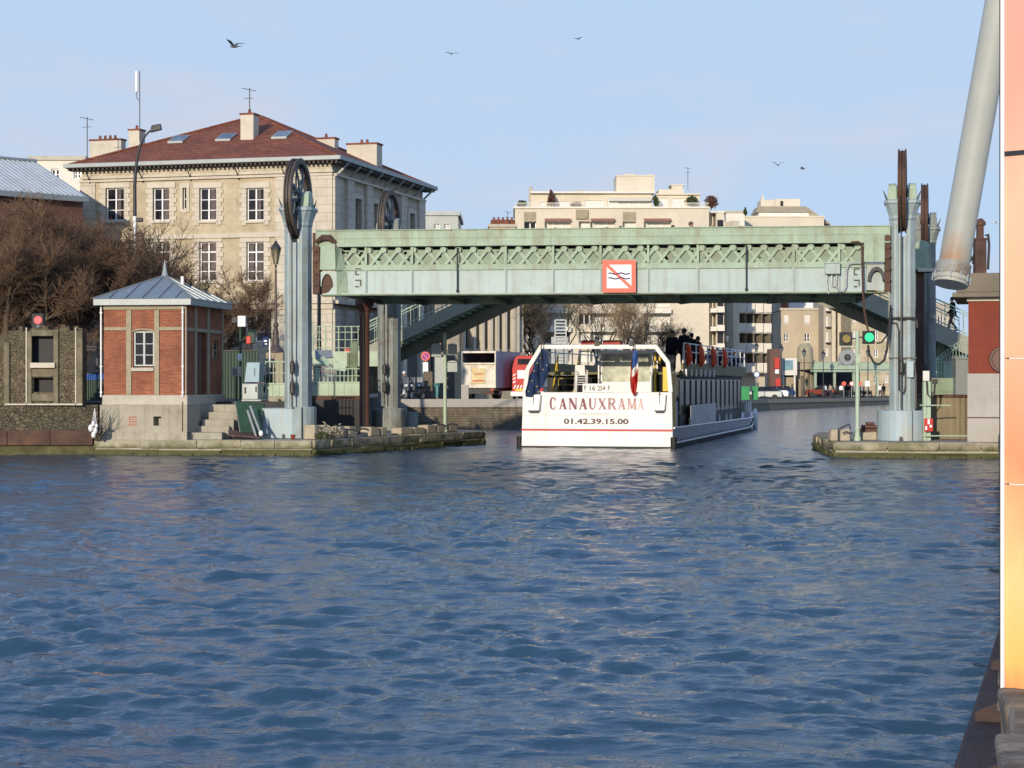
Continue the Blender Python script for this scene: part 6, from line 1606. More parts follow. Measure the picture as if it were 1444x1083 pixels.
shrub('shrub', 'dark shrub in the gap beside the stair tower', 925, 292, 263.0, 4, 16, 'leaf', 5)
shrub('shrub', 'low brown plant in the middle of the roof terrace', 812, 293, 263.2, 10, 9, 'leaf_red', 6, n=300)
shrub('conifer', 'small dark cypress on the low roof right of the cream block', 1051, 305, 300, 3.5, 14, 'leaf', 7, True, 300)

# ---- balcony block
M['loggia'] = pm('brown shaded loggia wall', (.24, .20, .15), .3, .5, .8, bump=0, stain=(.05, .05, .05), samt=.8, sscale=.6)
BY = 280.0; s = BY / F
Bq = Fr(1020, BY, 1085, BY + 3.5); t = thing('balcony_block', 'tall apartment block with stacked white balconies right of the blank cream wall', 'apartment block', Bq.loc, Bq.rz)
u = Bq.u; zq = lambda px, y: Bq.z(px, y)
mb = MB(); mb.box(u(1020.5), u(1029.5), 1.6, 1.9, .5, zq(1025, 305)); mb.box(u(1029.6), u(1038), -.9, 10, .5, zq(1033, 312)); mb.box(u(1038), u(1085), 1.2, 1.5, .5, zq(1060, 318)); mb.box(u(1038.1), u(1085), 1.51, 12, zq(1060, 319), zq(1060, 318)); mb.build('wall', M['apt'], t)
lv = [y for y in range(342, 520, 28)]
for k, y in enumerate(lv):
    m2 = MB(); a = u(1038.1); L = u(1085) - a; m2.box(a, a + L, -.6, 1.19, zq(1060, y + 16), zq(1060, y + 14.5)); m2.build('balcony_slab', M['apt_pale'], t)
    m2 = MB()
    for j in range(4):
        x0, x1 = a + L * j / 4 + .05, a + L * (j + 1) / 4 - .25
        m2.hexa([(x0, -.6, zq(1060, y + 14.4)), (x1, -.95, zq(1060, y + 14.4)), (x1, -.85, zq(1060, y + 14.4)), (x0, -.5, zq(1060, y + 14.4))], [(x0, -.6, zq(1060, y + 2)), (x1, -.95, zq(1060, y + 2)), (x1, -.85, zq(1060, y + 2)), (x0, -.5, zq(1060, y + 2))])
    m2.each('balcony_front', M['apt_pale'], t)
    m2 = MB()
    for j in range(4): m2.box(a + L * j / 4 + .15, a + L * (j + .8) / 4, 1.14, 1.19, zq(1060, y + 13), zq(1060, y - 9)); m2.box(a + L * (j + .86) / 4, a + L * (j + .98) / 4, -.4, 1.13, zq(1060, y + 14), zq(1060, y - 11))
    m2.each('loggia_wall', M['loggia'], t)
# stepped building on the skyline at right
Y = 330; s = Y / F; Cq = Fr(1048, Y, 1176, Y); t = thing('stepped_building', 'distant stepped flats with terraces on the skyline left of the right towers', 'building', Cq.loc); u = Cq.u; zz = lambda y: H - (y - CY) * s
mb = MB(); mb.box(0, u(1162), 0, 12, .5, zz(306)); mb.build('lower_wall', M['apt'], t)
mb = MB(); mb.box(-.1, u(1163), -.2, 12, zz(306) + .002, zz(304.5)); mb.box(u(1072), u(1143), 2, 10, zz(304.4), zz(297)); mb.build('terrace', M['apt_pale'], t)
mb = MB(); mb.hexa([(u(1068), 1.6, zz(298)), (u(1146), 1.6, zz(298)), (u(1146), 10, zz(298)), (u(1068), 10, zz(298))], [(u(1072), 2.6, zz(289)), (u(1140), 2.6, zz(289)), (u(1140), 9, zz(289)), (u(1072), 9, zz(289))]); mb.hexa([(u(1143), 2, zz(305)), (u(1174), 2, zz(316)), (u(1174), 8, zz(316)), (u(1143), 8, zz(305))], [(u(1143), 2, zz(292)), (u(1174), 2, zz(314)), (u(1174), 8, zz(314)), (u(1143), 8, zz(292))]); mb.build('roof', M['post'], t)
mb = MB(); mb.box(u(1076), u(1096), 3, 8, zz(289), zz(279.5)); mb.box(u(1096.1), u(1132), 3.2, 8, zz(289), zz(278)); mb.box(u(1077), u(1080), 3, 4, zz(279.4), zz(273)); mb.build('roof_room', M['apt'], t)
mb = MB(); mb.box(u(1084), u(1102), 1.9, 1.99, zz(304), zz(299)); mb.box(u(1124), u(1137), 1.9, 1.99, zz(304), zz(299)); mb.box(u(1104), u(1113), 1.9, 1.99, zz(303), zz(300)); mb.each('terrace_window', M['curtain'], t)
mb = MB(); mb.box(u(1104), u(1108), 3.1, 3.19, zz(288), zz(281)); mb.build('roof_window', M['glass'], t)
plainblock('low_house', 'small pale rooftop house between the two skyline blocks', 1024, 1050, 320, 300, 'apt_pale', dep=8)

# ---- facades at the end of the canal
plainblock('grey_building', 'narrow grey facade between the balcony block and the plain beige house', 1085.5, 1101, 300, 402, 'apt_shade', dep=10, wins=[(1088, 1092), (1095, 1099)], wy=[(412, 424), (436, 450), (464, 478)])
tt_, ff_, zt_ = plainblock('beige_house', 'plain beige house with white shuttered windows below the bridge', 1101.5, 1161, 290, 437.5, pm('plain beige plaster', (.50, .425, .31), .1, .3, .9, bump=.05, stain=(.3, .25, .18), samt=.4, sscale=.2), dep=12, wins=[(1105, 1112), (1134, 1142)], wy=[(444, 457), (470, 482)])
mb = MB(); [mb.box(ff_.u(a), ff_.u(b), .10, .17, ff_.z(a, 455), ff_.z(a, 443)) for a, b in ((1105, 1112), (1134, 1142))]; mb.each('blind', M['curtain'], tt_)
plainblock('white_block', 'white walled block rising behind the plain beige house', 1112, 1170, 312, 423, 'white', dep=8)
plainblock('brick_block', 'small red brick gable left of the white walled block', 1098, 1112, 306, 420, 'brick', dep=6)
tt_, ff_, zt_ = plainblock('balcony_building', 'old facade with two tall pale pillars and small balconies below the bridge', 1161.5, 1200, 285, 400, 'apt_shade', dep=10, wins=[(1164, 1168), (1179, 1182), (1190, 1198)], wy=[(425, 438), (446, 460), (468, 482), (490, 502)])
mb = MB(); mb.box(ff_.u(1171), ff_.u(1176.5), -1.2, -.4, .7, ff_.z(1174, 420)); mb.box(ff_.u(1179.5), ff_.u(1184), -1.2, -.4, .7, ff_.z(1180, 420)); mb.each('tall_pillar', M['trimstone'], tt_)
mb = MB(); [mb.box(ff_.u(1164), ff_.u(1200), -1.0, -.003, ff_.z(1180, y + 1.2), ff_.z(1180, y)) for y in (439, 461, 483)]; mb.each('balcony', M['dark'], tt_)
plainblock('cream_building', 'cream old building with small windows behind the green signal lamp', 1200.5, 1262, 275, 395, 'render_ochre', dep=10, wins=[(1203, 1207), (1208, 1212), (1232, 1238), (1247, 1252)], wy=[(440, 454), (466, 480), (492, 504), (528, 540)])
plainblock('far_building', 'distant grey building seen between the right towers', 1262, 1345, 290, 430, 'apt_shade', dep=10, wins=[(1268, 1276), (1286, 1294), (1304, 1312), (1322, 1330)], wy=[(445, 460), (475, 490), (505, 520)])
# building with dark vertical bays behind the white truck, and its neighbour
VF = Fr(590, 140, 738, 146); t = thing('pillared_building', 'beige building with tall dark vertical windows behind the white truck', 'building', VF.loc, VF.rz); u = VF.u
zt = VF.z(660, 350); hs = [(u(a), u(b), VF.z(690, 492), VF.z(690, 405)) for a, b in ((655, 664), (668, 676), (680, 688), (691, 697), (700, 708), (711, 720))] + [(u(a), u(b), VF.z(620, y1), VF.z(620, y0)) for a, b in ((600, 612), (622, 634)) for y0, y1 in ((440, 460), (475, 500))]
mb = MB(); mb.holes(0, VF.L, 1.4, zt, 0, .6, hs); mb.box(0, VF.L, 9.9, 10, 1.8, zt); mb.add([(VF.L, 0, 1.8), (VF.L, 10, 1.8), (VF.L, 10, zt), (VF.L, 0, zt)], [(0, 1, 2, 3)]); mb.build('wall', M['limestone'], t)
for h in hs: window(t, *h, .5, 1, 4 if h[3] - h[2] > 2 else 2, .06, .05, fm=M['dark'])
mb = MB()
for px in (651, 665.8, 677.8, 689.5, 698.5, 709.5, 721.5, 727): mb.box(u(px) - .10, u(px) + .12, -.35, -.003, VF.z(690, 496), VF.z(690, 400))
mb.each('fin', M['trimstone'], t); mb = MB(); mb.box(-.2, VF.L + .2, -.3, 10.2, zt + .002, zt + .4); mb.box(0, VF.L, -.2, -.003, 1.4, VF.z(690, 497)); mb.build('cornice', M['post'], t)
PF = Fr(556, 126, 590, 132); t = thing('dark_kiosk', 'dark panelled wall with pale pillar seen under the footbridge stairs', 'wall', PF.loc, PF.rz)
mb = MB(); mb.box(-2, PF.L + 4.5, 0, .3, 1.4, 8.5); mb.build('wall', M['quaywall'], t); mb = MB(); mb.box(PF.u(588), PF.u(592), -.3, -.003, 1.5, 8.4); mb.box(PF.u(563), PF.u(568), -.3, -.003, 1.5, 8.4); mb.each('pillar', M['trimstone'], t)
mb = MB(); mb.box(PF.u(608), PF.u(640), -.1, -.003, 1.5, PF.z(620, 500)); mb.box(PF.u(570), PF.u(586), -.1, -.003, 1.5, PF.z(580, 500)); mb.each('dark_panel', M['boat_dark'], t)
# ================================================================= THE TOUR BOAT
HD = R(13.4); BWd = 6.45
right = Vector((math.cos(HD), -math.sin(HD))); fwd = Vector((math.sin(HD), math.cos(HD)))
RC = Vector((GX(949, 79.0), 79.0)); LC = RC - right * BWd
ST = Fr2(LC, right); SD = Fr2(RC, fwd)
t = boat = thing('tour_boat', 'white canal tour boat seen from astern passing under the bridge, red lettering on its stern', 'boat', (LC.x, LC.y, 0), ST.rz)
u = ST.u; z = lambda px, py, d=0: ST.z(px, py, d)
W_ = BWd
# boat-local: x to starboard, y forward, z up
def sx(px, dep): return W_ - dep
def sy(px, dep=0): return SD.u(px, dep)
def sz(px, py, dep=0): return SD.z(px, py, dep)
zt = z(840, 553); zb = -.25; L = sy(1070) * 1.06
# stern board, leaning portal frame
mb = MB(); mb.py([(u(735), zb), (u(949), zb), (u(947.6), z(947, 553)), (u(737), z(737, 553))], 0, .18); mb.build('stern_board', M['boat_white'], t, bevel=.03)
mb = MB()
def fr(p, q, w_=.17): mb.bar((u(p[0]), .09, z(*p)), (u(q[0]), .09, z(*q)), .18, w_, up=(0, 1, 0))
fr((739.5, 553), (744, 519)); fr((744, 520), (763, 488.5)); fr((761, 489), (926, 489)); fr((924, 488.5), (941.5, 511)); fr((941.5, 510), (945.5, 553))
mb.build('stern_frame', M['boat_white'], t, bevel=.02)
mb = MB(); mb.box(u(735.3), u(949), -.012, -.002, z(840, 608), z(840, 605)); mb.build('red_stripe', M['line_red'], t)
mb = MB(); [mb.box(u(px) - .006, u(px) + .006, -.003, -.0005, .06, z(840, 554)) for px in (770, 842, 914)]; mb.box(u(738), u(947), -.003, -.0005, z(840, 586.5), z(840, 586.1)); mb.build('plate_seam', M['zinc_pale'], t)
mb = MB(); mb.box(u(733.5), u(949.5), -.03, .15, -.2, .055); mb.build('boot_top', M['boat_dark'], t)
# name, drawn as slab serif strokes
def letter(ch):
    # strokes in a unit box: (x0,z0,x1,z1,width); serifs as horizontal bars
    T, t_ = .20, .085
    S = lambda x, zz_: (x - .13, zz_, x + .13, zz_, .055)
    d = {'N': ([(.14, 0, .14, 1, t_), (.86, 0, .86, 1, t_), (.16, .97, .84, .03, T)], [S(.14, .03), S(.86, .97), S(.10, .97)]),
         'A': ([(.16, 0, .5, .97, t_), (.84, 0, .5, .97, T), (.28, .32, .72, .32, t_)], [S(.14, .03), S(.86, .03)]),
         'U': ([(.2, .98, .2, .3, T), (.84, .98, .84, .3, t_), (.2, .32, .32, .08, .16), (.32, .06, .62, .04, .12), (.62, .06, .84, .32, .09)], [S(.2, .97), S(.84, .97)]),
         'X': ([(.16, .97, .84, .03, T), (.84, .97, .16, .03, t_)], [S(.16, .03), S(.86, .03), S(.16, .97), S(.84, .97)]),
         'R': ([(.2, 0, .2, 1, T), (.2, .96, .6, .96, t_), (.6, .96, .78, .82, .15), (.78, .84, .78, .66, .18), (.78, .68, .6, .52, .15), (.6, .52, .2, .52, t_), (.5, .52, .86, .03, .18)], [S(.2, .03), S(.16, .97), S(.9, .03)]),
         'M': ([(.12, 0, .16, .97, t_), (.86, 0, .84, .97, T), (.16, .97, .5, .08, .17), (.5, .08, .84, .97, t_)], [S(.12, .03), S(.88, .03), S(.12, .97), S(.88, .97)]),
         'C': ([(.82, .78, .62, .96, .10), (.62, .96, .38, .96, .10), (.38, .96, .2, .76, .17), (.2, .78, .16, .5, .20), (.16, .5, .2, .22, .20), (.2, .24, .38, .04, .16), (.38, .04, .64, .04, .10), (.64, .04, .84, .24, .10), (.83, .66, .83, .96, .07)], [])}
    return d[ch]
def textmat(k): c0 = Vector((.20, .045, .075)); c1 = Vector((.72, .50, .49)); c = c0.lerp(c1, k); return pm('lettering %.2f' % k, tuple(c), .04, 1, .5, bump=0, fine=0)
xs = [(775, 784.5), (788, 799), (802, 814), (816, 828), (830, 841), (843.5, 855), (857, 869), (871, 882), (884.5, 897.5), (899, 908)]
for i, (ch, (a, b)) in enumerate(zip('CANAUXRAMA', xs)):
    zb0, zt0 = z(840, 577.5), z(840, 561.5)
    if i == 0: zb0, zt0 = z(840, 578), z(840, 560)
    mb = MB(); x0, x1 = u(a), u(b); st, se = letter(ch)
    for x_0, z_0, x_1, z_1, w_ in st + se:
        p = (x0 + (x1 - x0) * x_0, -.006, zb0 + (zt0 - zb0) * z_0); q = (x0 + (x1 - x0) * x_1, -.006, zb0 + (zt0 - zb0) * z_1)
        mb.bar(p, q, w_ * (x1 - x0) * 1.5, .006, up=(0, 1, 0))
    mb.build('name_letter', textmat(max(0, (i - 3) / 6) ** 1.1 * .8 if i > 3 else 0), t)
def text(s_, parent, x0, x1, zlow, zhigh, y, mat, name, bold=.0, rz=0, off=None):
    c = bpy.data.curves.new(name, 'FONT'); c.body = s_; c.extrude = .02; c.offset = bold; c.resolution_u = 3
    o = bpy.data.objects.new(name, c); sc.collection.objects.link(o); dg = bpy.context.evaluated_depsgraph_get(); dg.update()
    me = bpy.data.meshes.new_from_object(o.evaluated_get(dg)); bpy.data.objects.remove(o)
    co = np.array([v.co[:] for v in me.vertices]); mn, mxx = co.min(0), co.max(0)
    for v in me.vertices: v.co = (x0 + (v.co.x - mn[0]) / (mxx[0] - mn[0]) * (x1 - x0), y - (v.co.z - mn[2]) / max(1e-6, mxx[2] - mn[2]) * .006, zlow + (v.co.y - mn[1]) / (mxx[1] - mn[1]) * (zhigh - zlow))
    me.materials.clear(); me.materials.append(mat); return link(bpy.data.objects.new(name, me), parent)
text('01.42.39.15.00', t, u(795), u(886.5), z(840, 598.3), z(840, 590.3), -.003, pm('grey red digits', (.075, .035, .045), .05, 1, .5, bump=0), 'phone_number', .035)
text('www.canauxrama.com', t, u(817), u(859), z(840, 584.8), z(840, 582.2), -.003, pm('pale grey lettering', (.42, .38, .36), .05, 1, .5, bump=0), 'web_address')
mb = MB(); mb.box(u(822), u(863.5), -.07, -.03, z(840, 553.5), z(840, 541)); rp_ = mb.build('registration_plate', M['white'], t, bevel=.01)
for s_, a, b in (('P', 824, 827.5), ('16', 832, 840), ('254', 843, 854), ('F', 857.5, 861)): text(s_, rp_, u(a), u(b), z(840, 551), z(840, 543.5), -.073, pm('worn dark digits', (.16, .15, .13), .05, 1, .5, bump=0), 'plate_text', .03)
for a, b in ((743.5, 764), (921.5, 940.5)):
    c = (a + b) / 2; m2 = MB(); m2.hexa([(u(a + 2), -.30, z(c, 579)), (u(b - 2), -.30, z(c, 579)), (u(b - 2), -.003, z(c, 579)), (u(a + 2), -.003, z(c, 579))], [(u(a), -.22, z(c, 556)), (u(b), -.22, z(c, 556)), (u(b), -.003, z(c, 556)), (u(a), -.003, z(c, 556))])
    bx = m2.build('stern_bracket', M['boat_white'], t, bevel=.04); m2 = MB(); m2.box(u(a + 3), u(b - 4), -.29, -.02, z(c, 580.8), z(c, 579.2)); m2.tube([(u(c), -.26, z(c, 578)), (u(c), -.26, z(c, 552))], .02, 6); m2.build('rubber_foot', M['dark'], bx)
mb = MB(); mb.tube([(u(761), -.12, z(761, 560)), (u(766), -.35, z(766, 484))], .022, 6); mb.tube([(u(893), -.12, z(893, 555)), (u(895), -.3, z(895, 478))], .022, 6); mb.each('flag_staff', M['dark'], t)
def flag(name, cols, mats, y, parent=t):
    # columns: list of (left px,top py,bottom py); folds in depth
    mb = MB(); vs = []; rowsN = 16; rnd = random.Random(len(cols))
    for j, (px, y0, y1) in enumerate(cols):
        for i in range(rowsN + 1):
            py = y0 + (y1 - y0) * i / rowsN; d = y + .10 * math.sin(j * 1.9 + i * .22) * min(1, i / 4 + .2); p = Vector((ST.u(px, d), d, ST.z(px, py, d))); vs.append(p)
    for j in range(len(cols) - 1):
        for i in range(rowsN):
            a = j * (rowsN + 1) + i; mi = mats[1](j, i / rowsN, len(cols) - 1); mb.add([vs[a], vs[a + rowsN + 1], vs[a + rowsN + 2], vs[a + 1]], [(0, 1, 2, 3)], mi)
    o = mb.build(name, mats[0], parent, smooth=60); s = o.modifiers.new('solid', 'SOLIDIFY'); s.thickness = .012; return o
fl_ = flag('european_flag', [(741, 552, 559), (748, 527, 559.5), (754, 512, 556), (760, 499, 551), (765, 491, 546), (770, 497, 533), (775.5, 516, 524)], ([M['navy']], lambda j, f, n: 0), -.32)
mb = MB(); rnd = random.Random(3)
for px, py in ((758, 512), (753, 523), (762, 505), (750, 537), (766, 521), (757, 545), (745, 552), (771, 515)):
    cx_, cz_ = ST.u(px, -.46), ST.z(px, py, -.46); pts = [(cx_ + (.032 if k % 2 == 0 else .013) * math.sin(k * math.pi / 5), cz_ + (.032 if k % 2 == 0 else .013) * math.cos(k * math.pi / 5)) for k in range(10)]; mb.py(pts, -.465, -.455)
mb.each('star', M['yellow'], fl_)
flag('french_flag', [(889, 533, 545), (891, 505, 553), (894, 494, 559), (897, 493, 554), (899.5, 496, 537)], ([M['blue'], M['signwhite'], M['red']], lambda j, f, n: 0 if f < (.34 if j > 0 else -1) else 1 if f < (.56 if j > 0 else .0) else 2), -.3)

# decks and hull
zd = sz(1000, 598) ; zh0, zh1 = sz(955, 603), sz(1065, 589)
def hull(off, zlo, zhi_a, zhi_b, name, mat, x_in=0.0):
    n = 14; mb = MB(); vs = []
    for i in range(n + 1):
        s = i / n; y = .18 + s * (L - .2); taper = 0 if s < .78 else ((s - .78) / .22) ** 1.8
        xr = W_ - taper * W_ * .09 - off; xl = taper * W_ * .22 + off; zh = zhi_a + (zhi_b - zhi_a) * s + taper * .25
        vs += [(xl + .15, y, zlo), (xr - .15, y, zlo), (xr, y, zh), (xl, y, zh)]
    fs = [(0, 1, 2, 3), tuple(4 * n + k for k in (3, 2, 1, 0))]
    for i in range(n):
        for k in range(4): fs.append((4 * i + k, 4 * i + (k + 1) % 4, 4 * i + 4 + (k + 1) % 4, 4 * i + 4 + k))
    mb.add(vs, fs); return mb.build(name, mat, t, smooth=30)
hull(0, .18, zh0, zh1, 'hull', M['boat_grey']); hull(.03, -.5, .175, .175, 'hull_bottom', M['boat_dark'])
mb = MB(); n = 14
pts = []
for i in range(n + 1):
    s = i / n; taper = 0 if s < .78 else ((s - .78) / .22) ** 1.8; pts.append((W_ - taper * W_ * .09 + .02, .18 + s * (L - .2), .20 + .30 * max(0, s - .8) * 5 * .5))
mb.tube(pts, .04, 6); mb.tube([(x, y, (zh0 + (zh1 - zh0) * (y / L)) + .01) for x, y, z_ in pts], .045, 6); mb.build('rubbing_strake', M['white'], t)
mb = MB(); mb.tube([(W_ + .03, -.02, -.2), (W_ + .03, -.02, .45)], .13, 10); mb.tube([(-.07, .05, -.2), (-.07, .05, .45)], .12, 10); mb.tube([(W_ - .9, L - 1.4, .1), (W_ - 1.2, L - .7, .5), (W_ - 1.6, L + .05, .8)], .14, 8); mb.each('rubber_fender', M['rubber'], t, smooth=50)
m2 = MB(); m2.lathe([(.10, -.05), (.16, .1), (.17, .8), (.12, 1.05), (.03, 1.15)], W_ - .4, L - .3, 12); m2.build('fender_buoy', M['curtain'], t, smooth=50)
# starboard side: pilings and walls measured in the side plane
zr0 = sz(958, 527, .35); zrf = sz(1045, 523, .35)
ya, yb = sy(957, .35), sy(1045, .35)
x_ = W_ - .35
mb = MB(); mb.box(.35, x_ - .02, ya, yb, zd, 3.02); mb.build('saloon', M['boat_dark'], t)
mb = MB()
n = 13
for k in range(n + 1): y = ya + (yb - ya) * k / n; mb.box(x_ - .019, x_ + .006, y - .03, y + .03, zd, 3.0); mb.box(.30, .349, y - .06, y + .06, zd, 3.0)
mb.box(x_ - .018, x_ + .05, ya, yb, 2.86, 3.03); mb.box(x_ - .018, x_ + .04, ya, yb, zd, zd + .55); mb.box(.28, .349, ya, yb, 2.86, 3.03); mb.box(.28, .349, ya, yb, zd, zd + .55); mb.build('window_frame', M['boat_dark'], t)
for k in range(n):
    y0_, y1_ = ya + (yb - ya) * k / n + .08, ya + (yb - ya) * (k + 1) / n - .08
    m2 = MB(); m2.box(x_ - .018, x_ - .005, y0_, y1_, zd + .56, 2.85); m2.box(.331, .345, y0_, y1_, zd + .56, 2.85); w_ = m2.build('window', glass('saloon glass', (.02, .023, .021), .25, .25), t)
    m3 = MB(); m3.box(x_ - .004, x_ + .006, y0_ + .03, y0_ + .22, zd + .7, 2.8); m3.box(x_ - .004, x_ + .004, y1_ - .14, y1_ - .03, zd + .8, 2.8); m3.build('curtain', pm('grey green curtain', (.022, .024, .021), .3, 6, .9, bump=0), w_)
m2 = MB(); m2.box(W_ - .12, W_ - .08, sy(974, .1), sy(1009, .1), zd + .02, zd + .95); m2.build('side_board', M['boat_grey'], t, bevel=.02)
# roof / upper deck
mb = MB(); mb.box(.1, W_ - .1, ya - .6, yb + .4, 3.05, 3.16); mb.box(W_ - .22, W_ - .12, ya - .2, yb + .3, 3.161, 3.55); mb.box(.12, .22, ya - .2, yb + .3, 3.161, 3.55); mb.build('upper_deck', pm('olive grey deck edge', (.17, .145, .055), .15, 1, .6), t)
mb = MB()
for k in range(7): y = ya + .2 + k * 1.55; mb.box(W_ - .11, W_ - .03, y, y + .22, 2.98, 3.3)
mb.each('deck_bracket', M['white'], t)
mb = MB(); mb.box(W_ - .46, W_ - .20, .22, .30, 2.35, 3.35); mb.box(W_ - .44, W_ - .22, .22, .30, 1.25, 1.95); mb.each('yellow_panel', M['yellow'], t)
mb = MB(); zr_ = 4.42; xr = W_ - .16
ys_ = [ya + .3 + k * (yb - ya - .4) / 12 for k in range(13)]
for y in ys_: mb.tube([(xr, y, 3.5), (xr, y, zr_)], .03, 6); mb.tube([(.16, y, 3.5), (.16, y, zr_)], .03, 6)
for zz_ in (zr_, 4.05): mb.tube([(xr, ys_[0], zz_), (xr, ys_[-1], zz_)], .028, 6); mb.tube([(.16, ys_[0], zz_), (.16, ys_[-1], zz_)], .028, 6)
mb.tube([(xr, ys_[0] - .5, 3.2), (xr, ys_[0], zr_), (xr, ys_[0] + .25, 3.5)], .04, 6); mb.tube([(.16, ys_[-1], zr_), (xr, ys_[-1], zr_)], .03, 6)
mb.build('deck_rail', M['white'], t)
# small bollards along the side deck, bow rail
mb = MB()
for px in (973, 980, 996, 999, 1014, 1024, 1030): y = sy(px, .1); mb.tube([(W_ - .1, y, zh0 - .05), (W_ - .1, y, zh0 + .30)], .06, 6)
mb.each('bollard', M['white'], t)
mb = MB()
yy = [sy(1048, .2) + k * .75 for k in range(8)]
for k, y in enumerate(yy): s = y / L; tp = 0 if s < .78 else ((s - .78) / .22) ** 1.8; xx = W_ - .15 - tp * W_ * .09; mb.tube([(xx, y, zh1 - .1), (xx, y, zh1 + .95)], .035, 6); mb.box(xx - .02, xx + .02, y, y + .55, zh1 + .3, zh1 + .9) if k % 2 else None
mb.build('bow_rail', M['steel'], t)
# aft deck seen through the portal: cabin back, benches, stairs, yellow rails
mb = MB(); mb.box(.15, W_ - .15, .18, ya, .5, zd + .02); mb.build('aft_deck', M['boat_grey'], t)
c0, c1, dy = 2.85, 4.95, ya - .3
mb = MB(); mb.box(.35, W_ - .35, dy, dy + .06, zd, 1.9); mb.box(c0 - .1, c1 + .1, dy - .3, dy - .01, zd + .9, 4.1); mb.build('cabin_bulkhead', M['boat_white'], t, bevel=.02)
mb = MB(); mb.box(c0, c1, dy - .33, dy - .31, 2.75, 3.95); mb.build('cabin_window', glass('pale green cabin glass', (.34, .35, .26), .2), t)
mb = MB(); mb.box(c0 + .3, c0 + .95, dy - .335, dy - .312, 1.75, 2.25); mb.box(c1 - .75, c1 - .1, dy - .335, dy - .312, 1.75, 2.25); mb.box(c1 + .3, W_ - .5, dy - .05, dy - .005, 2.3, 3.9); mb.box(.6, c0 - .5, dy - .04, dy - .005, 1.9, 2.9); mb.each('dark_opening', M['glass'], t)
mb = MB(); mb.box(c1 + .35, W_ - .4, dy - .9, dy - .06, zd, 2.2); mb.box(1.7, c0 - .15, dy - 1.0, dy - .35, zd, 2.15); mb.each('locker', M['boat_white'], t, bevel=.04)
mb = MB()
for k in range(8): mb.box(.9, 1.65, dy - 1.1 + k * .14, dy - .9 + k * .14, zd + .15 + k * .28, zd + .2 + k * .28)
mb.bar((.88, dy - 1.15, zd), (.88, dy + .1, 3.1), .05, .18); mb.bar((1.67, dy - 1.15, zd), (1.67, dy + .1, 3.1), .05, .18); mb.build('deck_stairs', pm('olive yellow stair', (.34, .27, .06), .15, 1, .6), t)
mb = MB()
for x, y0_, y1_ in ((.80, dy - 1.3, dy + .1), (1.75, dy - 1.3, dy + .1)): mb.tube([(x, y0_, 1.3), (x, y0_, 1.9), (x, y1_, 3.9), (x, y1_, 3.2)], .035, 6)
mb.tube([(.4, .5, 1.95), (W_ - .4, .5, 1.95)], .03, 6); mb.tube([(.4, .5, 1.95), (.4, .5, zd)], .03, 6); mb.tube([(W_ - .4, .5, 1.95), (W_ - .4, .5, zd)], .03, 6)
mb.tube([(c1 + .25, dy - .5, 1.5), (c1 + .25, dy - .5, 4.0), (c1 + .45, dy - .5, 4.0), (c1 + .45, dy - .5, 3.5)], .05, 6); mb.build('yellow_rail', M['yellow'], t)
mb = MB(); mb.tube([(.3, .25, 1.75), (W_ - .3, .25, 1.75)], .028, 6)
for k in range(9): x = .3 + k * (W_ - .6) / 8; mb.tube([(x, .25, zt), (x, .25, 1.75)], .02, 5)
mb.tube([(c0 - .12, dy - .5, 1.3), (c0 - .12, dy - .5, 4.2)], .04, 6); mb.tube([(c1 + .12, dy - .5, 1.3), (c1 + .12, dy - .5, 4.2)], .04, 6); mb.build('white_rail', M['white'], t)
mb = MB(); yl = sy(951, 0)
for k in range(3): mb.box(W_ - .25, W_ - .12, .5 + k * .35, .62 + k * .35, zd, 3.1)
mb.build('side_ladder', M['yellow'], t)
mb = MB(); mb.box(W_ - .2, W_ - .1, .35, .45, zd, 3.15); mb.box(W_ - .2, W_ - .1, 1.5, 1.6, zd, 3.15); mb.each('side_post', M['white'], t)
# lamps and red covers over the portal bar
for px in (841.5, 890.5):
    m2 = MB(); m2.ball((u(px), -.0, z(px, 478)), .11, 14, 8); lp = m2.build('floodlight', M['steel'], t, smooth=50); m2 = MB(); m2.box(u(px) - .1, u(px) + .12, -.02, .2, z(px, 488), z(px, 481)); m2.tube([(u(px), .05, z(px, 487)), (u(px), .02, z(px, 480))], .04, 6); m2.build('lamp_mount', M['dark'], lp)
for a, b in ((817, 838.5), (848, 873)): m2 = MB(); m2.box(u(a), u(b), .3, .9, z(840, 486.5), z(840, 479.5)); m2.build('red_cover', pm('faded red cover', (.48, .10, .085), .1, 2, .8, bump=.05), t, bevel=.04)

def on_boat(name, label, cat, x, y, z_, group=None, rz=0):
    p = LC + right * x + fwd * y; return thing(name, label, cat, (p.x, p.y, z_), ST.rz + rz, group)
# red life jackets hanging on the rail
jl = ['nearest', 'second', 'third', 'farthest']
for k, px in enumerate((970, 988, 1005, 1021)):
    y = sy(px, .1)
    tj = on_boat('life_jacket', '%s red orange life jacket hanging on the boat deck rail' % jl[k], 'life jacket', W_ - .13, y, 3.45, 'life jackets on the deck rail')
    for s_ in (-.13, .13):
        m2 = MB(); m2.tube([(.02, s_ * .9, .92), (.06, s_, .75), (.10, s_, .4), (.09, s_ * .9, .12), (.04, s_ * .7, .0)], [.05, .10, .12, .11, .05], 8); m2.build('float_pad', M['orange'], tj, smooth=60)
    m2 = MB(); m2.tube([(.02, -.12, .9), (0, 0, 1.0), (.02, .12, .9)], .04, 6); m2.box(.09, .2, -.2, .2, .42, .47); m2.build('strap', M['red'], tj); m2 = MB(); m2.box(.16, .2, -.1, .1, .05, .14); m2.build('reflector', M['signwhite'], tj)
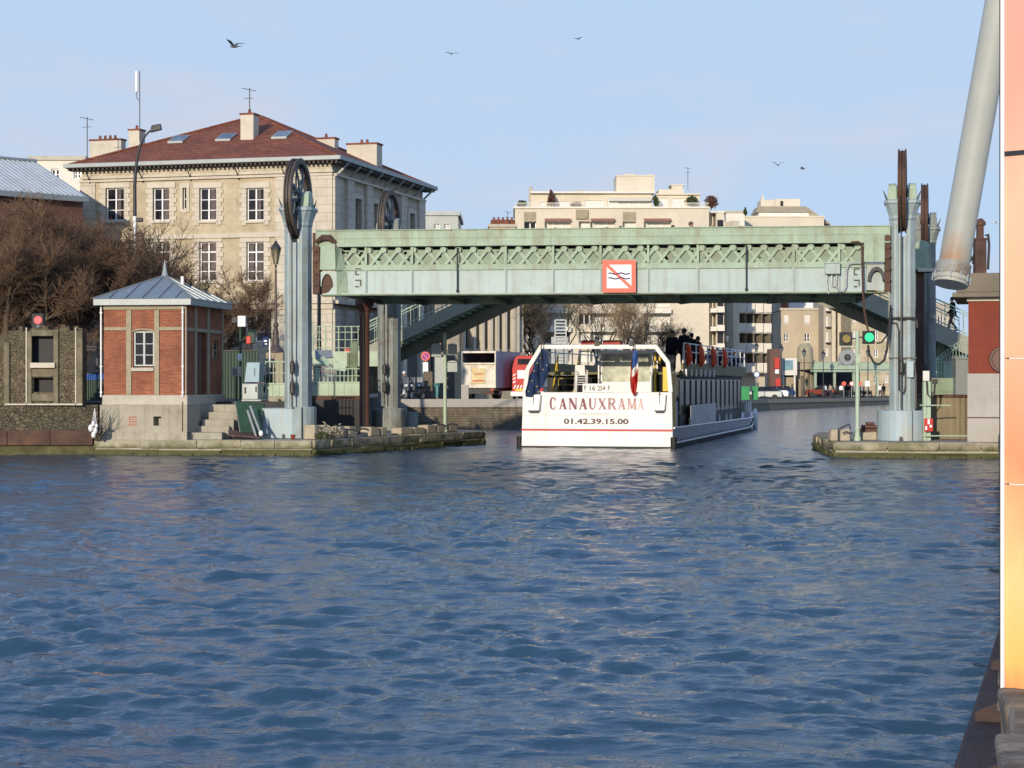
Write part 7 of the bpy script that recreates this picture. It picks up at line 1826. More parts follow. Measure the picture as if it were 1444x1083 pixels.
# passengers
M['darkcoat'] = pm('dark blue coat', (.02, .03, .055), .2, 4, .9)
def psg(label, px, dep, pose, hh, rz, **k):
    y = SD.u(px, dep); p = RC + fwd * y + SD.n * dep; person(label, (p.x, p.y, 3.18), rz, hh, pose, **k)
psg('standing passenger in long black coat at the left of the group on the upper deck', 948, 1.2, 'stand', 1.88, R(150), coat='black', legs='black', long=True, fat=1.9)
psg('tall standing passenger in black, middle of the group on the upper deck', 965, .9, 'stand', 2.02, R(40), coat='black', legs='black', long=True, fat=1.8)
psg('standing passenger in black right of the tall one on the upper deck', 975, 1.3, 'stand', 1.94, R(-30), coat='black', legs='black', long=True, fat=1.7)
psg('broad passenger in black at the right edge of the standing group', 984, .8, 'stand', 1.74, R(-70), coat='black', legs='black', long=True, fat=1.9)
psg('seated passenger in dark clothes behind the life jackets', 1012, 1.2, 'sit', 1.78, R(10), coat='black', legs='black')
psg('second seated passenger in dark clothes behind the farther life jackets', 1020, 1.5, 'sit', 1.8, R(-20), coat='coat_grey', legs='black')
psg('third seated passenger near the front end of the upper deck', 1029, 1.0, 'sit', 1.85, R(15), coat='darkcoat', legs='black')
psg('farthest seated passenger at the front end of the upper deck', 1037, 1.8, 'sit', 1.85, R(0), coat='black', legs='black')
psg('seated passenger between the standing group and the life jackets', 1000, 2.2, 'sit', 1.8, R(30), coat='darkcoat', legs='black')
person('person in red and white jacket at the aft deck beside the blue flag', tuple((LC + right * .95 + fwd * .75)) + (zd + .05,), R(200), 1.05, 'stand', 'red', 'jeans', 'coat_brown')
# stacked white chairs on the aft deck
def chair(t_, zo, k=0):
    m2 = MB(); m2.box(-.22, .22, -.22, .22, zo + .43, zo + .46); m2.build('seat', M['white'], t_, bevel=.01)
    m2 = MB(); m2.hexa([(-.22, .20, zo + .45), (.22, .20, zo + .45), (.22, .23, zo + .45), (-.22, .23, zo + .45)], [(-.2, .32, zo + .88), (.2, .32, zo + .88), (.2, .35, zo + .88), (-.2, .35, zo + .88)]); m2.build('backrest', M['white'], t_)
    for a in (-1, 1):
        for b in (-1, 1): m2 = MB(); m2.bar((a * .24, b * .26, zo), (a * .19, b * .19, zo + .44), .04, .04); m2.build('leg', M['white'], t_)
        m2 = MB(); m2.tube([(a * .23, -.18, zo + .45), (a * .25, -.18, zo + .64), (a * .25, .24, zo + .66)], .02, 5); m2.build('armrest', M['white'], t_)
for k in range(5):
    tc_ = on_boat('plastic_chair', ['white plastic chair at the bottom of the stack on the aft deck', 'second white plastic chair of the aft deck stack', 'third white plastic chair of the aft deck stack', 'fourth white plastic chair of the aft deck stack', 'topmost white plastic chair of the aft deck stack'][k], 'chair', 2.35, 1.15, 2.17 + k * .10 + (0), 'stacked white chairs on the boat', rz=R(20)); chair(tc_, 0)
# ================================================================= RIGHT BANK
RY = 70.3
f = Fr(1365.5, RY, 1450, RY); z = lambda y: H - (y - CY) * RY / F; u = f.u
t = thing('machine_house', 'dark red walled house with pale stone base and flat brown roof at right', 'house', f.loc, R(-14.5))
mb = MB(); mb.box(0, 5.5, 0, 6, z(526.5), z(425)); mb.build('red_wall', M['redwall'], t)
mb = MB(); mb.box(-.03, 5.55, -.06, 6.05, PL - .02, z(526.8)); mb.build('plinth', M['greystone'], t)
mb = MB(); mb.box(-.04, 5.56, -.075, -.061, z(589.5), z(588)); mb.build('joint', M['rust'], t)
mb = MB(); mb.box(-.05, 5.6, -.08, 6.1, z(424.8), z(420)); mb.build('pale_band', M['trimstone'], t)
mb = MB(); mb.box(u(1344), 6, -.5, 6.3, z(419.8), z(413)); mb.box(u(1349), 6, -.42, 6.2, z(412.8), z(386)); mb.build('roof_slab', M['brownstone'], t, bevel=.03)
mb = MB(); mb.disc((u(1412), -.05, z(507)), (0, 1, 0), .45, .12, 24); mb.ring((u(1412), -.09, z(507)), (0, 1, 0), .42, .07, 24); mb.build('wall_plate', M['brown'], t)
# rusty chimney thing on the roof
t = thing('rusty_vent', 'rusty square vent pipe with cap standing on the flat roof at right', 'vent', (GX(1382, 72), 72, z(386))); zz = lambda y: H - (y - CY) * 72 / F - (H - (386 - CY) * RY / F); s = 72 / F
mb = MB(); mb.box(-.22, .20, -.2, .2, -.1, zz(337)); mb.box(-.26, .24, -.24, .24, zz(339), zz(336)); mb.box(-.12, .12, -.12, .12, zz(336), zz(316)); mb.lathe([(.20, zz(318)), (.20, zz(313)), (.06, zz(308))], .02, 0, 8); mb.build('stack', M['rust'], t, bevel=.02)
mb = MB(); mb.tube([(.2, 0, zz(332)), (.30, 0, zz(330)), (.34, 0, zz(345)), (.30, 0, zz(380))], .05, 6); mb.tube([(-.22, 0, zz(360)), (-.6, 0, zz(378)), (-1.1, 0, zz(381))], .06, 6); mb.tube([(-.28, 0, zz(372)), (-.2, 0, zz(345))], .03, 6); mb.build('side_pipe', M['dark'], t)
t = thing('pale_cap', 'small cream block on the edge beside the rusty pipe flange', 'block', (GX(1304, 80), 80, H - (384 - CY) * 80 / F)); mb = MB(); mb.box(-.35, .35, -.35, .2, 0, .16); mb.build('block', M['trimstone'], t, bevel=.03)

# big sloping pipe
PY = 42.0
def PP(px, py, d=0): return W(px, py, PY + d)
a, b = PP(1342.5, 388), PP(1421, -60, 1.5)
t = thing('sloping_pipe', 'big pale grey pipe slanting down from the top with rusty flanged end', 'pipe', tuple(a)); d = (b - a); dn = d.normalized(); r0 = .335
m, nt_, bs = _new('grey pipe paint with rust near the flange')
v = _coord(nt_); sp = nt_.nodes.new('ShaderNodeSeparateXYZ'); nt_.links.new(v, sp.inputs[0])
c = _mix(nt_, _noise(nt_, v, 1.2, 5), (.34, .345, .29), (.39, .385, .32))
ad = nt_.nodes.new('ShaderNodeMath'); ad.operation = 'MULTIPLY_ADD'; nt_.links.new(_noise(nt_, v, 1.6, 5, .6, 0, 1), ad.inputs[0]); ad.inputs[1].default_value = 1.0; nt_.links.new(sp.outputs[2], ad.inputs[2])
mr = nt_.nodes.new('ShaderNodeMapRange'); mr.inputs[1].default_value = 1.5; mr.inputs[2].default_value = .55; nt_.links.new(ad.outputs[0], mr.inputs[0])
m5 = nt_.nodes.new('ShaderNodeMapRange'); m5.inputs[1].default_value = .02; m5.inputs[2].default_value = .2; nt_.links.new(sp.outputs[2], m5.inputs[0])
m6 = nt_.nodes.new('ShaderNodeMapRange'); m6.inputs[1].default_value = .40; m6.inputs[2].default_value = .05; nt_.links.new(sp.outputs[0], m6.inputs[0])
for q_ in (m5, m6): mm_ = nt_.nodes.new('ShaderNodeMath'); mm_.operation = 'MULTIPLY'; nt_.links.new(mr.outputs[0], mm_.inputs[0]); nt_.links.new(q_.outputs[0], mm_.inputs[1]); mr = mm_
c = _mix(nt_, mr.outputs[0], c, (.32, .15, .045)); nt_.links.new(c, bs.inputs['Base Color']); bs.inputs['Roughness'].default_value = .4
mb = MB(); mb.tube([(0, 0, 0), d * .5, d], r0, 40); mb.build('tube', m, t, smooth=40)
mb = MB(); mb.tube([-dn * .02, dn * .25], r0 + .05, 40); mb.build('rusty_collar', pm('half rusted collar', (.30, .30, .26), .1, 1.5, .6, stain=(.16, .07, .03), samt=.95, sscale=1.1), t, smooth=40)
mb = MB(); mb.tube([-dn * .06, -dn * .021], r0 + .03, 40); mb.tube([-dn * .14, -dn * .061], r0 + .07, 40); mb.tube([-dn * .22, -dn * .141], r0 + .04, 40); mb.build('flange', m, t, smooth=40)
for k in range(12):
    a_ = 2 * math.pi * k / 12; o1 = dn.orthogonal().normalized(); o2 = dn.cross(o1); p = (o1 * math.cos(a_) + o2 * math.sin(a_)) * (r0 + .07)
    m2 = MB(); m2.tube([p - dn * .17, p + dn * .0], .02, 6); m2.build('bolt', M['zinc_pale'], t)

# the printed orange panel in the foreground
NY = 9.0; f = Fr(1412.5, NY, 1520, NY - .25); s = NY / F; z = lambda y: H - (y - CY) * s
t = thing('orange_panel', 'tall orange and pink printed panel at the right edge, standing on the quay', 'panel', f.loc, f.rz)
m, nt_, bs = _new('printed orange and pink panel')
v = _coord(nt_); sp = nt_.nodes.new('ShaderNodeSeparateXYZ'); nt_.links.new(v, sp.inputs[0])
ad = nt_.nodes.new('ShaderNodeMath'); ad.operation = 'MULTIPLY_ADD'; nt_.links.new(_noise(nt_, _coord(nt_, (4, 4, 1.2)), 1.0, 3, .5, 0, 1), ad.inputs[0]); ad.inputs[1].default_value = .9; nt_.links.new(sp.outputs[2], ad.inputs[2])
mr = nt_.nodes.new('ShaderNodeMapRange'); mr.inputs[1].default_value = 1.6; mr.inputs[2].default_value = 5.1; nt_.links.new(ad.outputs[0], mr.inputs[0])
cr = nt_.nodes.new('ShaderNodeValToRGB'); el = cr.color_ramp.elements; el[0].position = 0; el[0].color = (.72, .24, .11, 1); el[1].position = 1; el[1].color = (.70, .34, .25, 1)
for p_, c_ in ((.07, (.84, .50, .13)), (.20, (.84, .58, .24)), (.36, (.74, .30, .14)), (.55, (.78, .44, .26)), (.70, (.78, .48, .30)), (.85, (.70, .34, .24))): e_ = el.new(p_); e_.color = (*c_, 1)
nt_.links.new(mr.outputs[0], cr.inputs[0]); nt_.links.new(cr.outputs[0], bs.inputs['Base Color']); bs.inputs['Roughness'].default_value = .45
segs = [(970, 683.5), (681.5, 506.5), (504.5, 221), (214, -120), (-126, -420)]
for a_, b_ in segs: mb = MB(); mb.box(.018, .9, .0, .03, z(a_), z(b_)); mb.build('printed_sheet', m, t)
mb = MB(); mb.box(.0, .017, -.012, .05, z(971), z(-420)); mb.build('white_edge', M['white'], t)
mb = MB(); mb.box(.018, .9, -.006, .0295, z(220.8), z(214.2)); mb.box(-.012, -.0005, .0, .09, z(973), z(-420)); mb.box(-.011, .9, .031, .09, z(971), z(-419)); mb.box(-.012, .9, -.0, .09, z(974.5), z(971.2)); mb.build('dark_frame', M['dark'], t)
mb = MB(); mb.box(.04, .9, -.004, .029, z(683.2), z(681.8)); mb.box(.04, .9, -.004, .029, z(506.2), z(504.8)); mb.build('white_seam', M['signwhite'], t)

# ---- right pier furniture
def blk(label, x0, x1, y0, y1, Y, dep=.5, mat='stone_block'):
    s = Y / F; t = thing('stone_block', label, 'stone block', (GX(x0, Y), Y, PL), 0, 'stone blocks on the right pier'); hh = (y1 - y0) * s; L = (x1 - x0) * s
    mb = MB(); mb.hexa([(0, 0, 0), (L, 0, 0), (L, dep, 0), (0, dep, 0)], [(.03, .02, hh * .88), (L - .02, 0, hh), (L, dep, hh * .97), (0, dep, hh * .9)]); mb.build('block', M[mat], t, bevel=.04)
blk('cracked pale stone block at the tip of the right pier', 1171, 1199, 606, 624, 70.8)
blk('long pale stone block between signal post and right tower base', 1216, 1237, 610, 622, 71.8)
t = thing('iron_ring', 'rusty iron mooring hoop over the cracked block on the right pier', 'hoop', (GX(1182, 70.6), 70.55, PL)); mb = MB(); mb.tube([(-.0, 0, 0), (.0, 0, .45), (.15, .02, .52), (.4, .04, .62), (.46, .05, .45)], .03, 6); mb.tube([(.15, -.02, .3), (.3, -.02, .36), (.42, -.02, .28), (.5, -.02, .33)], .025, 6); mb.build('hoop', M['dark'], t)
t = thing('scrap_iron', 'heap of dark red rusty iron behind the long block on the right pier', 'scrap', (GX(1226, 72.6), 72.6, PL)); mb = MB(); mb.box(-.3, .35, 0, .4, 0, .42); mb.box(-.28, .3, -.1, .3, .422, .55); mb.box(-.1, .2, -.05, .3, .551, .66); mb.each('iron_piece', M['brown'], t, bevel=.04)
t = thing('signal_post', 'pale green signal post on the right pier with lit green lamp box', 'signal', (GX(1209, 71.0), 71.0, PL)); s = 71.0 / F; z = lambda y: H - (y - CY) * s - PL
mb = MB(); mb.tube([(0, 0, 0), (0, 0, z(467))], .075, 10); mb.lathe([(.13, 0), (.13, .12), (.09, .2), (.09, .42), (.11, .45), (.08, .5)], 0, 0, 12); mb.box(-.09, .09, -.09, -.02, z(512), z(500)); mb.build('post', M['rail_green'], t, smooth=40)
def head(px0, px1, py0, py1, face, lens, r, name='lamp_box', round_=False):
    a_, b_ = (px0 - 1209) * s, (px1 - 1209) * s; c_ = (a_ + b_) / 2; zc_ = (z(py0) + z(py1)) / 2
    m2 = MB()
    if round_: m2.disc((c_, -.05, zc_), (0, 1, 0), (b_ - a_) / 2, .14, 20); m2.box(a_, b_, -.02, .08, z(py1), zc_)
    else: m2.box(a_, b_, -.12, .1, z(py1), z(py0))
    o = m2.build(name, M[face], t, bevel=.02); m3 = MB(); m3.disc((c_, -.15, zc_), (0, 1, 0), r, .06, 20); m3.build('lens', lens, o)
    m4 = MB(); m4.ring((c_, -.15, zc_), (0, 1, 0), r + .03, .025, 20, a0=0, a1=2 * math.pi); m4.build('hood_ring', M['dark'], o)
    m5 = MB(); m5.box(*sorted((c_, 0)), -.02, .02, zc_ - .03, zc_ + .03); m5.build('arm', M['dark'], o)
head(1184, 1201, 468.5, 487, 'dark', glass('amber lens', (.22, .16, .05), .25), .15)
head(1182.5, 1206, 493, 515, 'zinc', glass('grey lens', (.10, .09, .08), .3), .07, 'round_lamp', True)
head(1216.5, 1233, 466.5, 485, 'dark', pm('lit green lens', (.03, .55, .22), .25, 6, .3, bump=0, emit=(.05, 1.0, .28), estr=.55), .165)
mb = MB(); mb.box(-.0, .62, -.03, .02, z(487), z(485.5)); mb.box(-.68, .0, -.03, .02, z(489.5), z(488)); mb.build('cross_arm', M['rail_green'], t)

# curved stone bastion and railings
x0 = GX(1337, 74)
t = thing('stone_bastion', 'rounded ribbed brown stone bastion behind the right tower base', 'bastion', (x0, 74.2, PL)); s = 73 / F; zt = (H - (561 - CY) * s) - PL
mb = MB(); n = 26; vs = []
poly = []
for k in range(n + 1):
    a_ = math.pi + math.pi * k / n; rr = 1.02 + (.03 if k % 2 else 0); poly.append((rr * math.cos(a_), rr * .9 * math.sin(a_)))
poly += [(1.02, 2), (-1.02, 2)]
mb.pz(poly, 0, zt); mb.build('ribbed_wall', pm('brown stained concrete', (.26, .215, .135), .2, 1.2, .9, bump=.4, stain=(.13, .13, .06), samt=.5, streak=(.11, .08, .045)), t)
mb = MB(); mb.pz([(x * 1.05, y * 1.05) for x, y in poly], zt + .002, zt + .1); mb.build('rim', M['rust'], t)
f = Fr(1303, 71.0, 1412, 71.2); s = 71.1 / F; z = lambda y: H - (y - CY) * s
t = thing('pier_railing', 'two bar pale green railing in front of the rounded bastion', 'railing', f.loc)
mb = MB()
for y, x1_ in ((571.5, 1340), (614.5, 1366)): mb.tube([(f.u(1297), 0, z(y)), (f.u(x1_), .0, z(y))], .025, 6)
mb.box(f.u(1303), f.u(1314), .2, .32, PL, z(538)); mb.box(f.u(1303), f.u(1306), .05, .15, PL, z(538.2)); mb.build('bar', M['rail_green'], t)
t = thing('warning_sign', 'small red and white warning panel low beside the right tower base', 'sign', (GX(1303.5, 70.9), 70.9, z(608))); mb = MB(); hh = 18 * s; mb.box(0, .32, 0, .03, 0, hh); mb.build('board', M['red'], t)
mb = MB(); mb.box(.12, .20, -.006, -.001, hh * .55, hh * .95); mb.box(.03, .10, -.006, -.001, .05, hh * .4); mb.box(.2, .28, -.006, -.001, hh * .3, hh * .5); mb.each('mark', M['signwhite'], t)
t = thing('notice_plate', 'small cream and white notice plate beside the right tower', 'sign', (GX(1301.5, 71.2), 71.2, z(537))); mb = MB(); mb.box(0, .24, 0, .03, 0, 14 * s); mb.build('plate', M['curtain'], t); mb = MB(); mb.box(.1, .16, .03, .07, -1.0, .3); mb.build('post', M['dark'], t)
mb = MB(); mb.tube([(.12, .0, .0), (.16, 0, -.1), (.18, 0, -.5), (.30, 0, -.66), (.42, 0, -.5), (.45, 0, -.1)], .035, 6); mb.box(.36, .54, -.05, .05, -.12, .06); mb.build('cable_box', M['cable'], t)
# pale parapet, cabinet, green trellis behind
f = Fr(1314, 77, 1366, 77); s = 77 / F; z = lambda y: H - (y - CY) * s
t = thing('parapet', 'low grey green parapet wall above the rounded bastion', 'parapet', f.loc); mb = MB(); mb.box(-.2, f.L, 0, .4, PL, z(533)); mb.box(-.2, f.L, -.02, .1, z(553), z(551)); mb.build('wall', M['green_in'], t, bevel=.02)
t = thing('grey_cabinet', 'blue grey sheet metal cabinet beside the dark red house', 'cabinet', (GX(1348, 76.5), 76.5, PL)); zq = lambda y: H - (y - CY) * 76.5 / F - PL; mb = MB(); mb.box(0, .75, 0, .7, 0, zq(507)); mb.box(-.03, .78, -.03, .73, zq(507) + .002, zq(504.5)); mb.box(.36, .38, -.012, -.001, .1, zq(509)); mb.build('case', M['zinc'], t, bevel=.02)
f = Fr(1300, 86, 1366, 86); s = 86 / F; z = lambda y: H - (y - CY) * s
t = thing('trellis_gate', 'pale green ironwork gate with scrolls under the footbridge stairs', 'gate', f.loc)
mb = MB()
for k in range(18): x = f.L * k / 17; mb.tube([(x, 0, 1.5), (x, 0, z(505 - 0)), (x, 0, z(501))], [.022, .022, .004], 5); mb.ball((x, 0, z(512)), .05, 6, 4)
for y in (548, 527, 511): mb.box(0, f.L, -.02, .02, z(y) - .02, z(y) + .02)
for k in range(10):
    c_ = (f.u(1322) + k * .14, 0, z(507 - k * 3.2)); mb.ring(c_, (0, 1, 0), .10, .015, 10, 4); mb.tube([(c_[0], 0, 1.5), c_], .015, 4)
mb.build('ironwork', M['rail_green'], t)
t = thing('shed', 'pale green shed wall seen through the ironwork gate', 'shed', (GX(1312, 96), 96, 1.4)); mb = MB(); mb.box(0, 2.4, 0, 2, 0, 3.4); mb.build('wall', M['rail_green'], t); mb = MB(); mb.box(-.1, 2.5, -.1, 2.1, 3.402, 3.5); mb.build('roof', M['zinc'], t)
# people on the right stairs and on the crest of the footbridge
def fbz(px, Yoff=0):
    for (a_, b_) in zip(FBTOP[:-1], FBTOP[1:]):
        if a_[0] <= px <= b_[0]: return FB.z(px, a_[1] + (b_[1] - a_[1]) * (px - a_[0]) / (b_[0] - a_[0]))
p = FB.world(FB.u(1343, 1.2), 1.2); person('person in black jacket and brown trousers walking on the right stairs', (p.x, p.y, fbz(1343) - .05), R(95), 1.62, 'walk', 'black', 'coat_brown')
hl = [(783, 'person with dark hair showing just above the bridge, leftmost', 'coat_grey', 'hair', 1.60), (856, 'person whose dark head shows above the bridge near the river sign', 'coat_grey', 'hair', 1.62), (875, 'person with dark hair just right of the river sign behind the bridge', 'black', 'hair', 1.66),
      (912, 'person with pale hair low behind the bridge rail', 'coat_brown', 'skin', 1.5), (949, 'person with dark round hair showing above the bridge, right of middle', 'black', 'hair', 1.70), (974, 'tallest person behind the bridge with reddish face', 'coat_brown', 'coat_brown', 1.86), (1004, 'rightmost person behind the bridge with light hair', 'coat_brown', 'post', 1.68)]
for px, lab, co, ha, hh in hl:
    p = FB.world(FB.u(px, .5), .5); person(lab, (p.x, p.y, 8.49 - .12), R(180 + random.Random(px).uniform(-60, 60)), hh + .02, 'stand', co, 'jeans', ha)
# seagulls
def gull(label, px, py, Y, wing, rz, s=1.0, col='coat_grey'):
    t = thing('seagull', label, 'bird', tuple(W(px, py, Y)), rz, 'gulls in the sky'); mb = MB()
    mb.tube([(0, -.24, 0), (0, -.18, .0), (0, -.05, .0), (0, .1, .01), (0, .17, .03), (0, .22, .02), (0, .26, .01)], [.005, .03, .06, .05, .035, .028, .004], 8); mb.hexa([(-.05, -.34, 0), (.05, -.34, 0), (.02, -.15, -.01), (-.02, -.15, -.01)], [(-.05, -.34, .01), (.05, -.34, .01), (.02, -.15, .01), (-.02, -.15, .01)]); mb.build('body', M[col], t, smooth=60)
    for sd_ in (-1, 1):
        a_ = wing * sd_; m2 = MB(); p0, p1, p2 = Vector((.03 * sd_, .03, .02)), Vector((.28 * sd_, .06, .02 + .28 * math.sin(wing))), Vector((.62 * sd_, -.05, .02 + .28 * math.sin(wing) + .10 * math.sin(wing - .5)))
        for q0, q1, c0_, c1_ in ((p0, p1, .09, .08), (p1, p2, .08, .02)): m2.hexa([q0 + Vector((0, -c0_, 0)), q0 + Vector((0, c0_, 0)), q1 + Vector((0, c1_, 0)), q1 + Vector((0, -c1_, 0))], [q0 + Vector((0, -c0_, .015)), q0 + Vector((0, c0_, .02)), q1 + Vector((0, c1_, .02)), q1 + Vector((0, -c1_, .012))])
        m2.build('wing', M[col], t)
    t.scale = (s * .72,) * 3
gull('largest gull, flying at upper left above the red roof', 331, 66, 70, .7, R(60), 1.15)
gull('small gull high above the middle of the bridge', 637, 76, 110, .3, R(20), 1.0); gull('faint gull high above the river sign', 815, 55, 140, .4, R(-40)); gull('gull left of the pair above the skyline flats', 1097, 233, 120, .9, R(10)); gull('gull right of the pair above the skyline flats', 1132, 238, 130, .4, R(70))
gull('pale gull in the sky between the big pipe and orange panel', 1404, 314, 90, .2, R(90), .8, 'white')
# ================================================================= FAR QUAY: TRUCK, VAN, SIGNS, BINS, TREES
TY = 117.0; s = TY / F; f = Fr(650.5, TY + .6, 699, TY); z = lambda y: H - (y - CY) * s; u = f.u
t = thing('white_truck', 'dirty white box truck seen from behind with open dark top hatch', 'truck', f.loc, f.rz); zg = 1.66; Lb = 5.6
zb, zt, zo = z(547), z(495), z(511.5)
mb = MB(); mb.box(0, f.L, .12, .2, zb, zo); mb.box(0, .07, .0, .2, zb, zt); mb.box(f.L - .07, f.L, .0, .2, zb, zt); mb.box(.071, f.L - .071, .0, .2, zt - .12, zt); mb.box(.071, f.L - .071, .0, .119, zo - .1, zo)
for k in (.28, .72): mb.box(f.L * k - .02, f.L * k + .02, .08, .119, zb, zo - .101)
mb.build('rear_doors', pm('dirty cream white body', (.76, .71, .58), .12, 1.2, .6, stain=(.33, .24, .12), samt=.7, sscale=3.2, streak=(.4, .3, .18)), t, bevel=.01)
mb = MB(); mb.box(f.L * .3, f.L * .68, .06, .079, z(541), z(519)); mb.build('faded_poster', pm('faded yellow poster', (.66, .52, .24), .15, 3, .8, bump=0, stain=(.75, .70, .55), samt=.8, sscale=4), t); mb = MB(); mb.box(f.L * .32, f.L * .66, .05, .059, z(538), z(536)); mb.box(f.L * .36, f.L * .64, .05, .059, z(528), z(526.6)); mb.build('poster_line', M['line_red'], t)
mb = MB(); mb.box(0, .05, .2, Lb, zb, zt); mb.box(f.L - .05, f.L, .201, Lb, zb, zt); mb.box(.051, f.L - .051, .2, Lb, zt - .05, zt); mb.box(.051, f.L - .051, .2, Lb, zb, zb + .05); mb.box(.051, f.L - .051, Lb - .05, Lb, zb + .051, zt - .051); mb.build('cargo_box', pm('grey blue truck side', (.30, .33, .38), .08, .5, .6, bump=.05), t)
mb = MB(); mb.box(.1, f.L - .1, .3, Lb + 2, zg + .5, zb - .01); mb.box(f.L * .2, f.L * .8, -.05, .25, zg + .35, zg + .5); mb.build('chassis', M['dark'], t)
mb = MB(); mb.box(.0, f.L, Lb + .1, Lb + 2.0, zg + .5, zt - .7); mb.build('cab', M['white'], t, bevel=.1)
for x in (.25, f.L - .25):
    for y in (1.3, Lb + 1.0): m2 = MB(); m2.disc((x, y, zg + .42), (1, 0, 0), .42, .28, 20); w_ = m2.build('wheel', M['rubber'], t); m2 = MB(); m2.disc((x, y, zg + .42), (1, 0, 0), .2, .30, 12); m2.build('rim', M['steel'], w_)
for x in (.12, f.L - .32): m2 = MB(); m2.box(x, x + .2, .02, .1, zb - .16, zb - .06); m2.build('tail_light', M['red'], t)
mb = MB(); mb.box(f.L * .62, f.L * .95, -.1, .05, zg + .3, zg + .5); mb.build('loading_step', M['rust'], t)

VY = 118.5; s = VY / F; f = Fr(722, VY, 766, VY); z = lambda y: H - (y - CY) * s
t = thing('rescue_van', 'red van with white chevrons on its back beside the boat stern', 'van', f.loc); W2 = f.L
mb = MB(); mb.py([(0, z(556)), (W2, z(556)), (W2, z(520)), (W2 - .12, z(506)), (W2 - .3, z(501.5)), (.35, z(501.5)), (.14, z(506)), (0, z(520))], .0, 4.4); mb.build('body', M['red'], t, bevel=.06)
mb = MB()
for sd in (0, 1):
    for k in range(3): x = .06 if sd == 0 else W2 - .22; zz = z(541) + k * .22; mb.py([(x, zz), (x + .16, zz + .10), (x + .16, zz + .2), (x, zz + .10)], -.012, -.002)
for k in range(9): x = .08 + k * (W2 - .2) / 9; mb.py([(x, z(548)), (x + .09, z(548)), (x + .18, z(543)), (x + .09, z(543))], -.012, -.002)
mb.each('chevron', M['signwhite'], t)
mb = MB(); mb.box(.35, W2 - .35, -.02, -.001, z(514), z(506)); mb.build('rear_window', M['glass'], t); mb = MB(); mb.box(.33, .33 + 11 * s, -.03, -.001, z(534), z(522)); mb.build('white_panel', M['signwhite'], t)
mb = MB(); mb.box(.2, W2 - .2, -.02, -.001, z(551.5), z(548.5)); mb.build('orange_band', M['yellow'], t); mb = MB(); mb.box(-.1, W2 + .05, -.2, .1, z(559), z(552)); mb.build('bumper', M['white'], t, bevel=.05)
for x in (.15, W2 - .15):
    for y in (.9, 3.6): m2 = MB(); m2.disc((x, y, zg + .33), (1, 0, 0), .33, .2, 18); m2.build('wheel', M['rubber'], t)
for px, lab in ((742, 'red and white chevron car seen behind the blue flag'),): pass
def roundsign(label, px, py, Y, r, inner, ring, extra=None, z0=1.66, name='road_sign', group=None):
    s = Y / F; t = thing(name, label, 'sign', (GX(px, Y), Y, z0), 0, group); zc = H - (py - CY) * s - z0; rr = r * s
    mb = MB(); mb.tube([(0, .05, 0), (0, .05, zc + rr)], .035, 6); mb.build('post', M['steel'], t)
    mb = MB(); mb.disc((0, 0, zc), (0, 1, 0), rr, .03, 20); o = mb.build('disc', M[ring], t); mb = MB(); mb.disc((0, -.02, zc), (0, 1, 0), rr * .72, .01, 20); mb.build('face', M[inner], o)
    if extra == 'bar': mb = MB(); mb.bar((-rr * .6, -.03, zc + rr * .6), (rr * .6, -.03, zc - rr * .6), rr * .28, .01, up=(0, 1, 0)); mb.build('slash', M['signred'], o)
    if extra == 'plate' or extra == 'bar': mb = MB(); mb.box(-.16, .16, .0, .03, zc - rr - .75, zc - rr - .08); mb.build('plate', M['signwhite'], t)
M['purple'] = pm('faded violet blue sign face', (.22, .05, .32), .05, 1, .5, bump=0)
roundsign('no parking sign with white plate below, seen under the footbridge stairs', 600, 502.5, 118, 6.5, 'purple', 'signred', 'bar'); roundsign('no parking sign just left of the boat, above the red van', 741, 509.5, 121, 5.5, 'purple', 'signwhite')
# people, bikes near the wall
def bike(label, px, Y, rz, mat='dark', scoot=True, z0=1.66, name='scooter', cat='scooter'):
    t = thing(name, label, cat, (GX(px, Y), Y, z0), rz)
    for y in (-.62, .62): m2 = MB(); m2.ring((0, y, .29), (1, 0, 0), .23, .06, 20, 8); w_ = m2.build('wheel', M['rubber'], t); m3 = MB(); m3.disc((0, y, .29), (1, 0, 0), .17, .06, 14); m3.build('rim', M['steel'], w_)
    mb = MB(); mb.px([(-.75, .45), (-.4, .35), (.15, .28), (.45, .35), (.55, .9), (.45, .95), (.3, .5), (.05, .42), (-.1, .62), (-.75, .72)], -.14, .14); mb.build('body', M[mat], t, bevel=.04)
    mb = MB(); mb.box(-.14, .14, -.75, -.1, .72, .82); mb.build('seat', M['rubber'], t, bevel=.04)
    mb = MB(); mb.tube([(0, .62, .3), (0, .5, .95), (0, .45, 1.02)], .03, 6); mb.tube([(-.32, .38, 1.02), (0, .46, 1.0), (.32, .38, 1.02)], .02, 6); mb.build('handlebar', M['dark'], t)
    mb = MB(); mb.ball((0, .62, .85), .09, 10, 6); mb.build('headlight', M['signwhite'], t)
    mb = MB(); mb.hexa([(-.16, .5, .6), (.16, .5, .6), (.16, .56, .6), (-.16, .56, .6)], [(-.18, .42, 1.35), (.18, .42, 1.35), (.18, .44, 1.35), (-.18, .44, 1.35)]); mb.build('windshield', M['glass_pale'], t)
    return t
bike('white and black scooter under the helmeted rider', 569, 113.4, R(200), 'white'); bike('dark scooter parked just right of the helmeted rider', 588, 114, R(150), 'dark'); bike('black scooter with teal front behind the parked dark scooter', 594, 115.5, R(170), 'darkgreen')
person('rider with white helmet sitting on the white and black scooter', (GX(569, 113.4), 113.4, 1.69), R(200), 1.80, 'ride', 'coat_grey', 'jeans', hat='signwhite')
M['street_green'] = pm('green work clothes', (.03, .22, .12), .2, 4, .9); M['teal'] = pm('teal work trousers', (.10, .28, .27), .2, 4, .9)
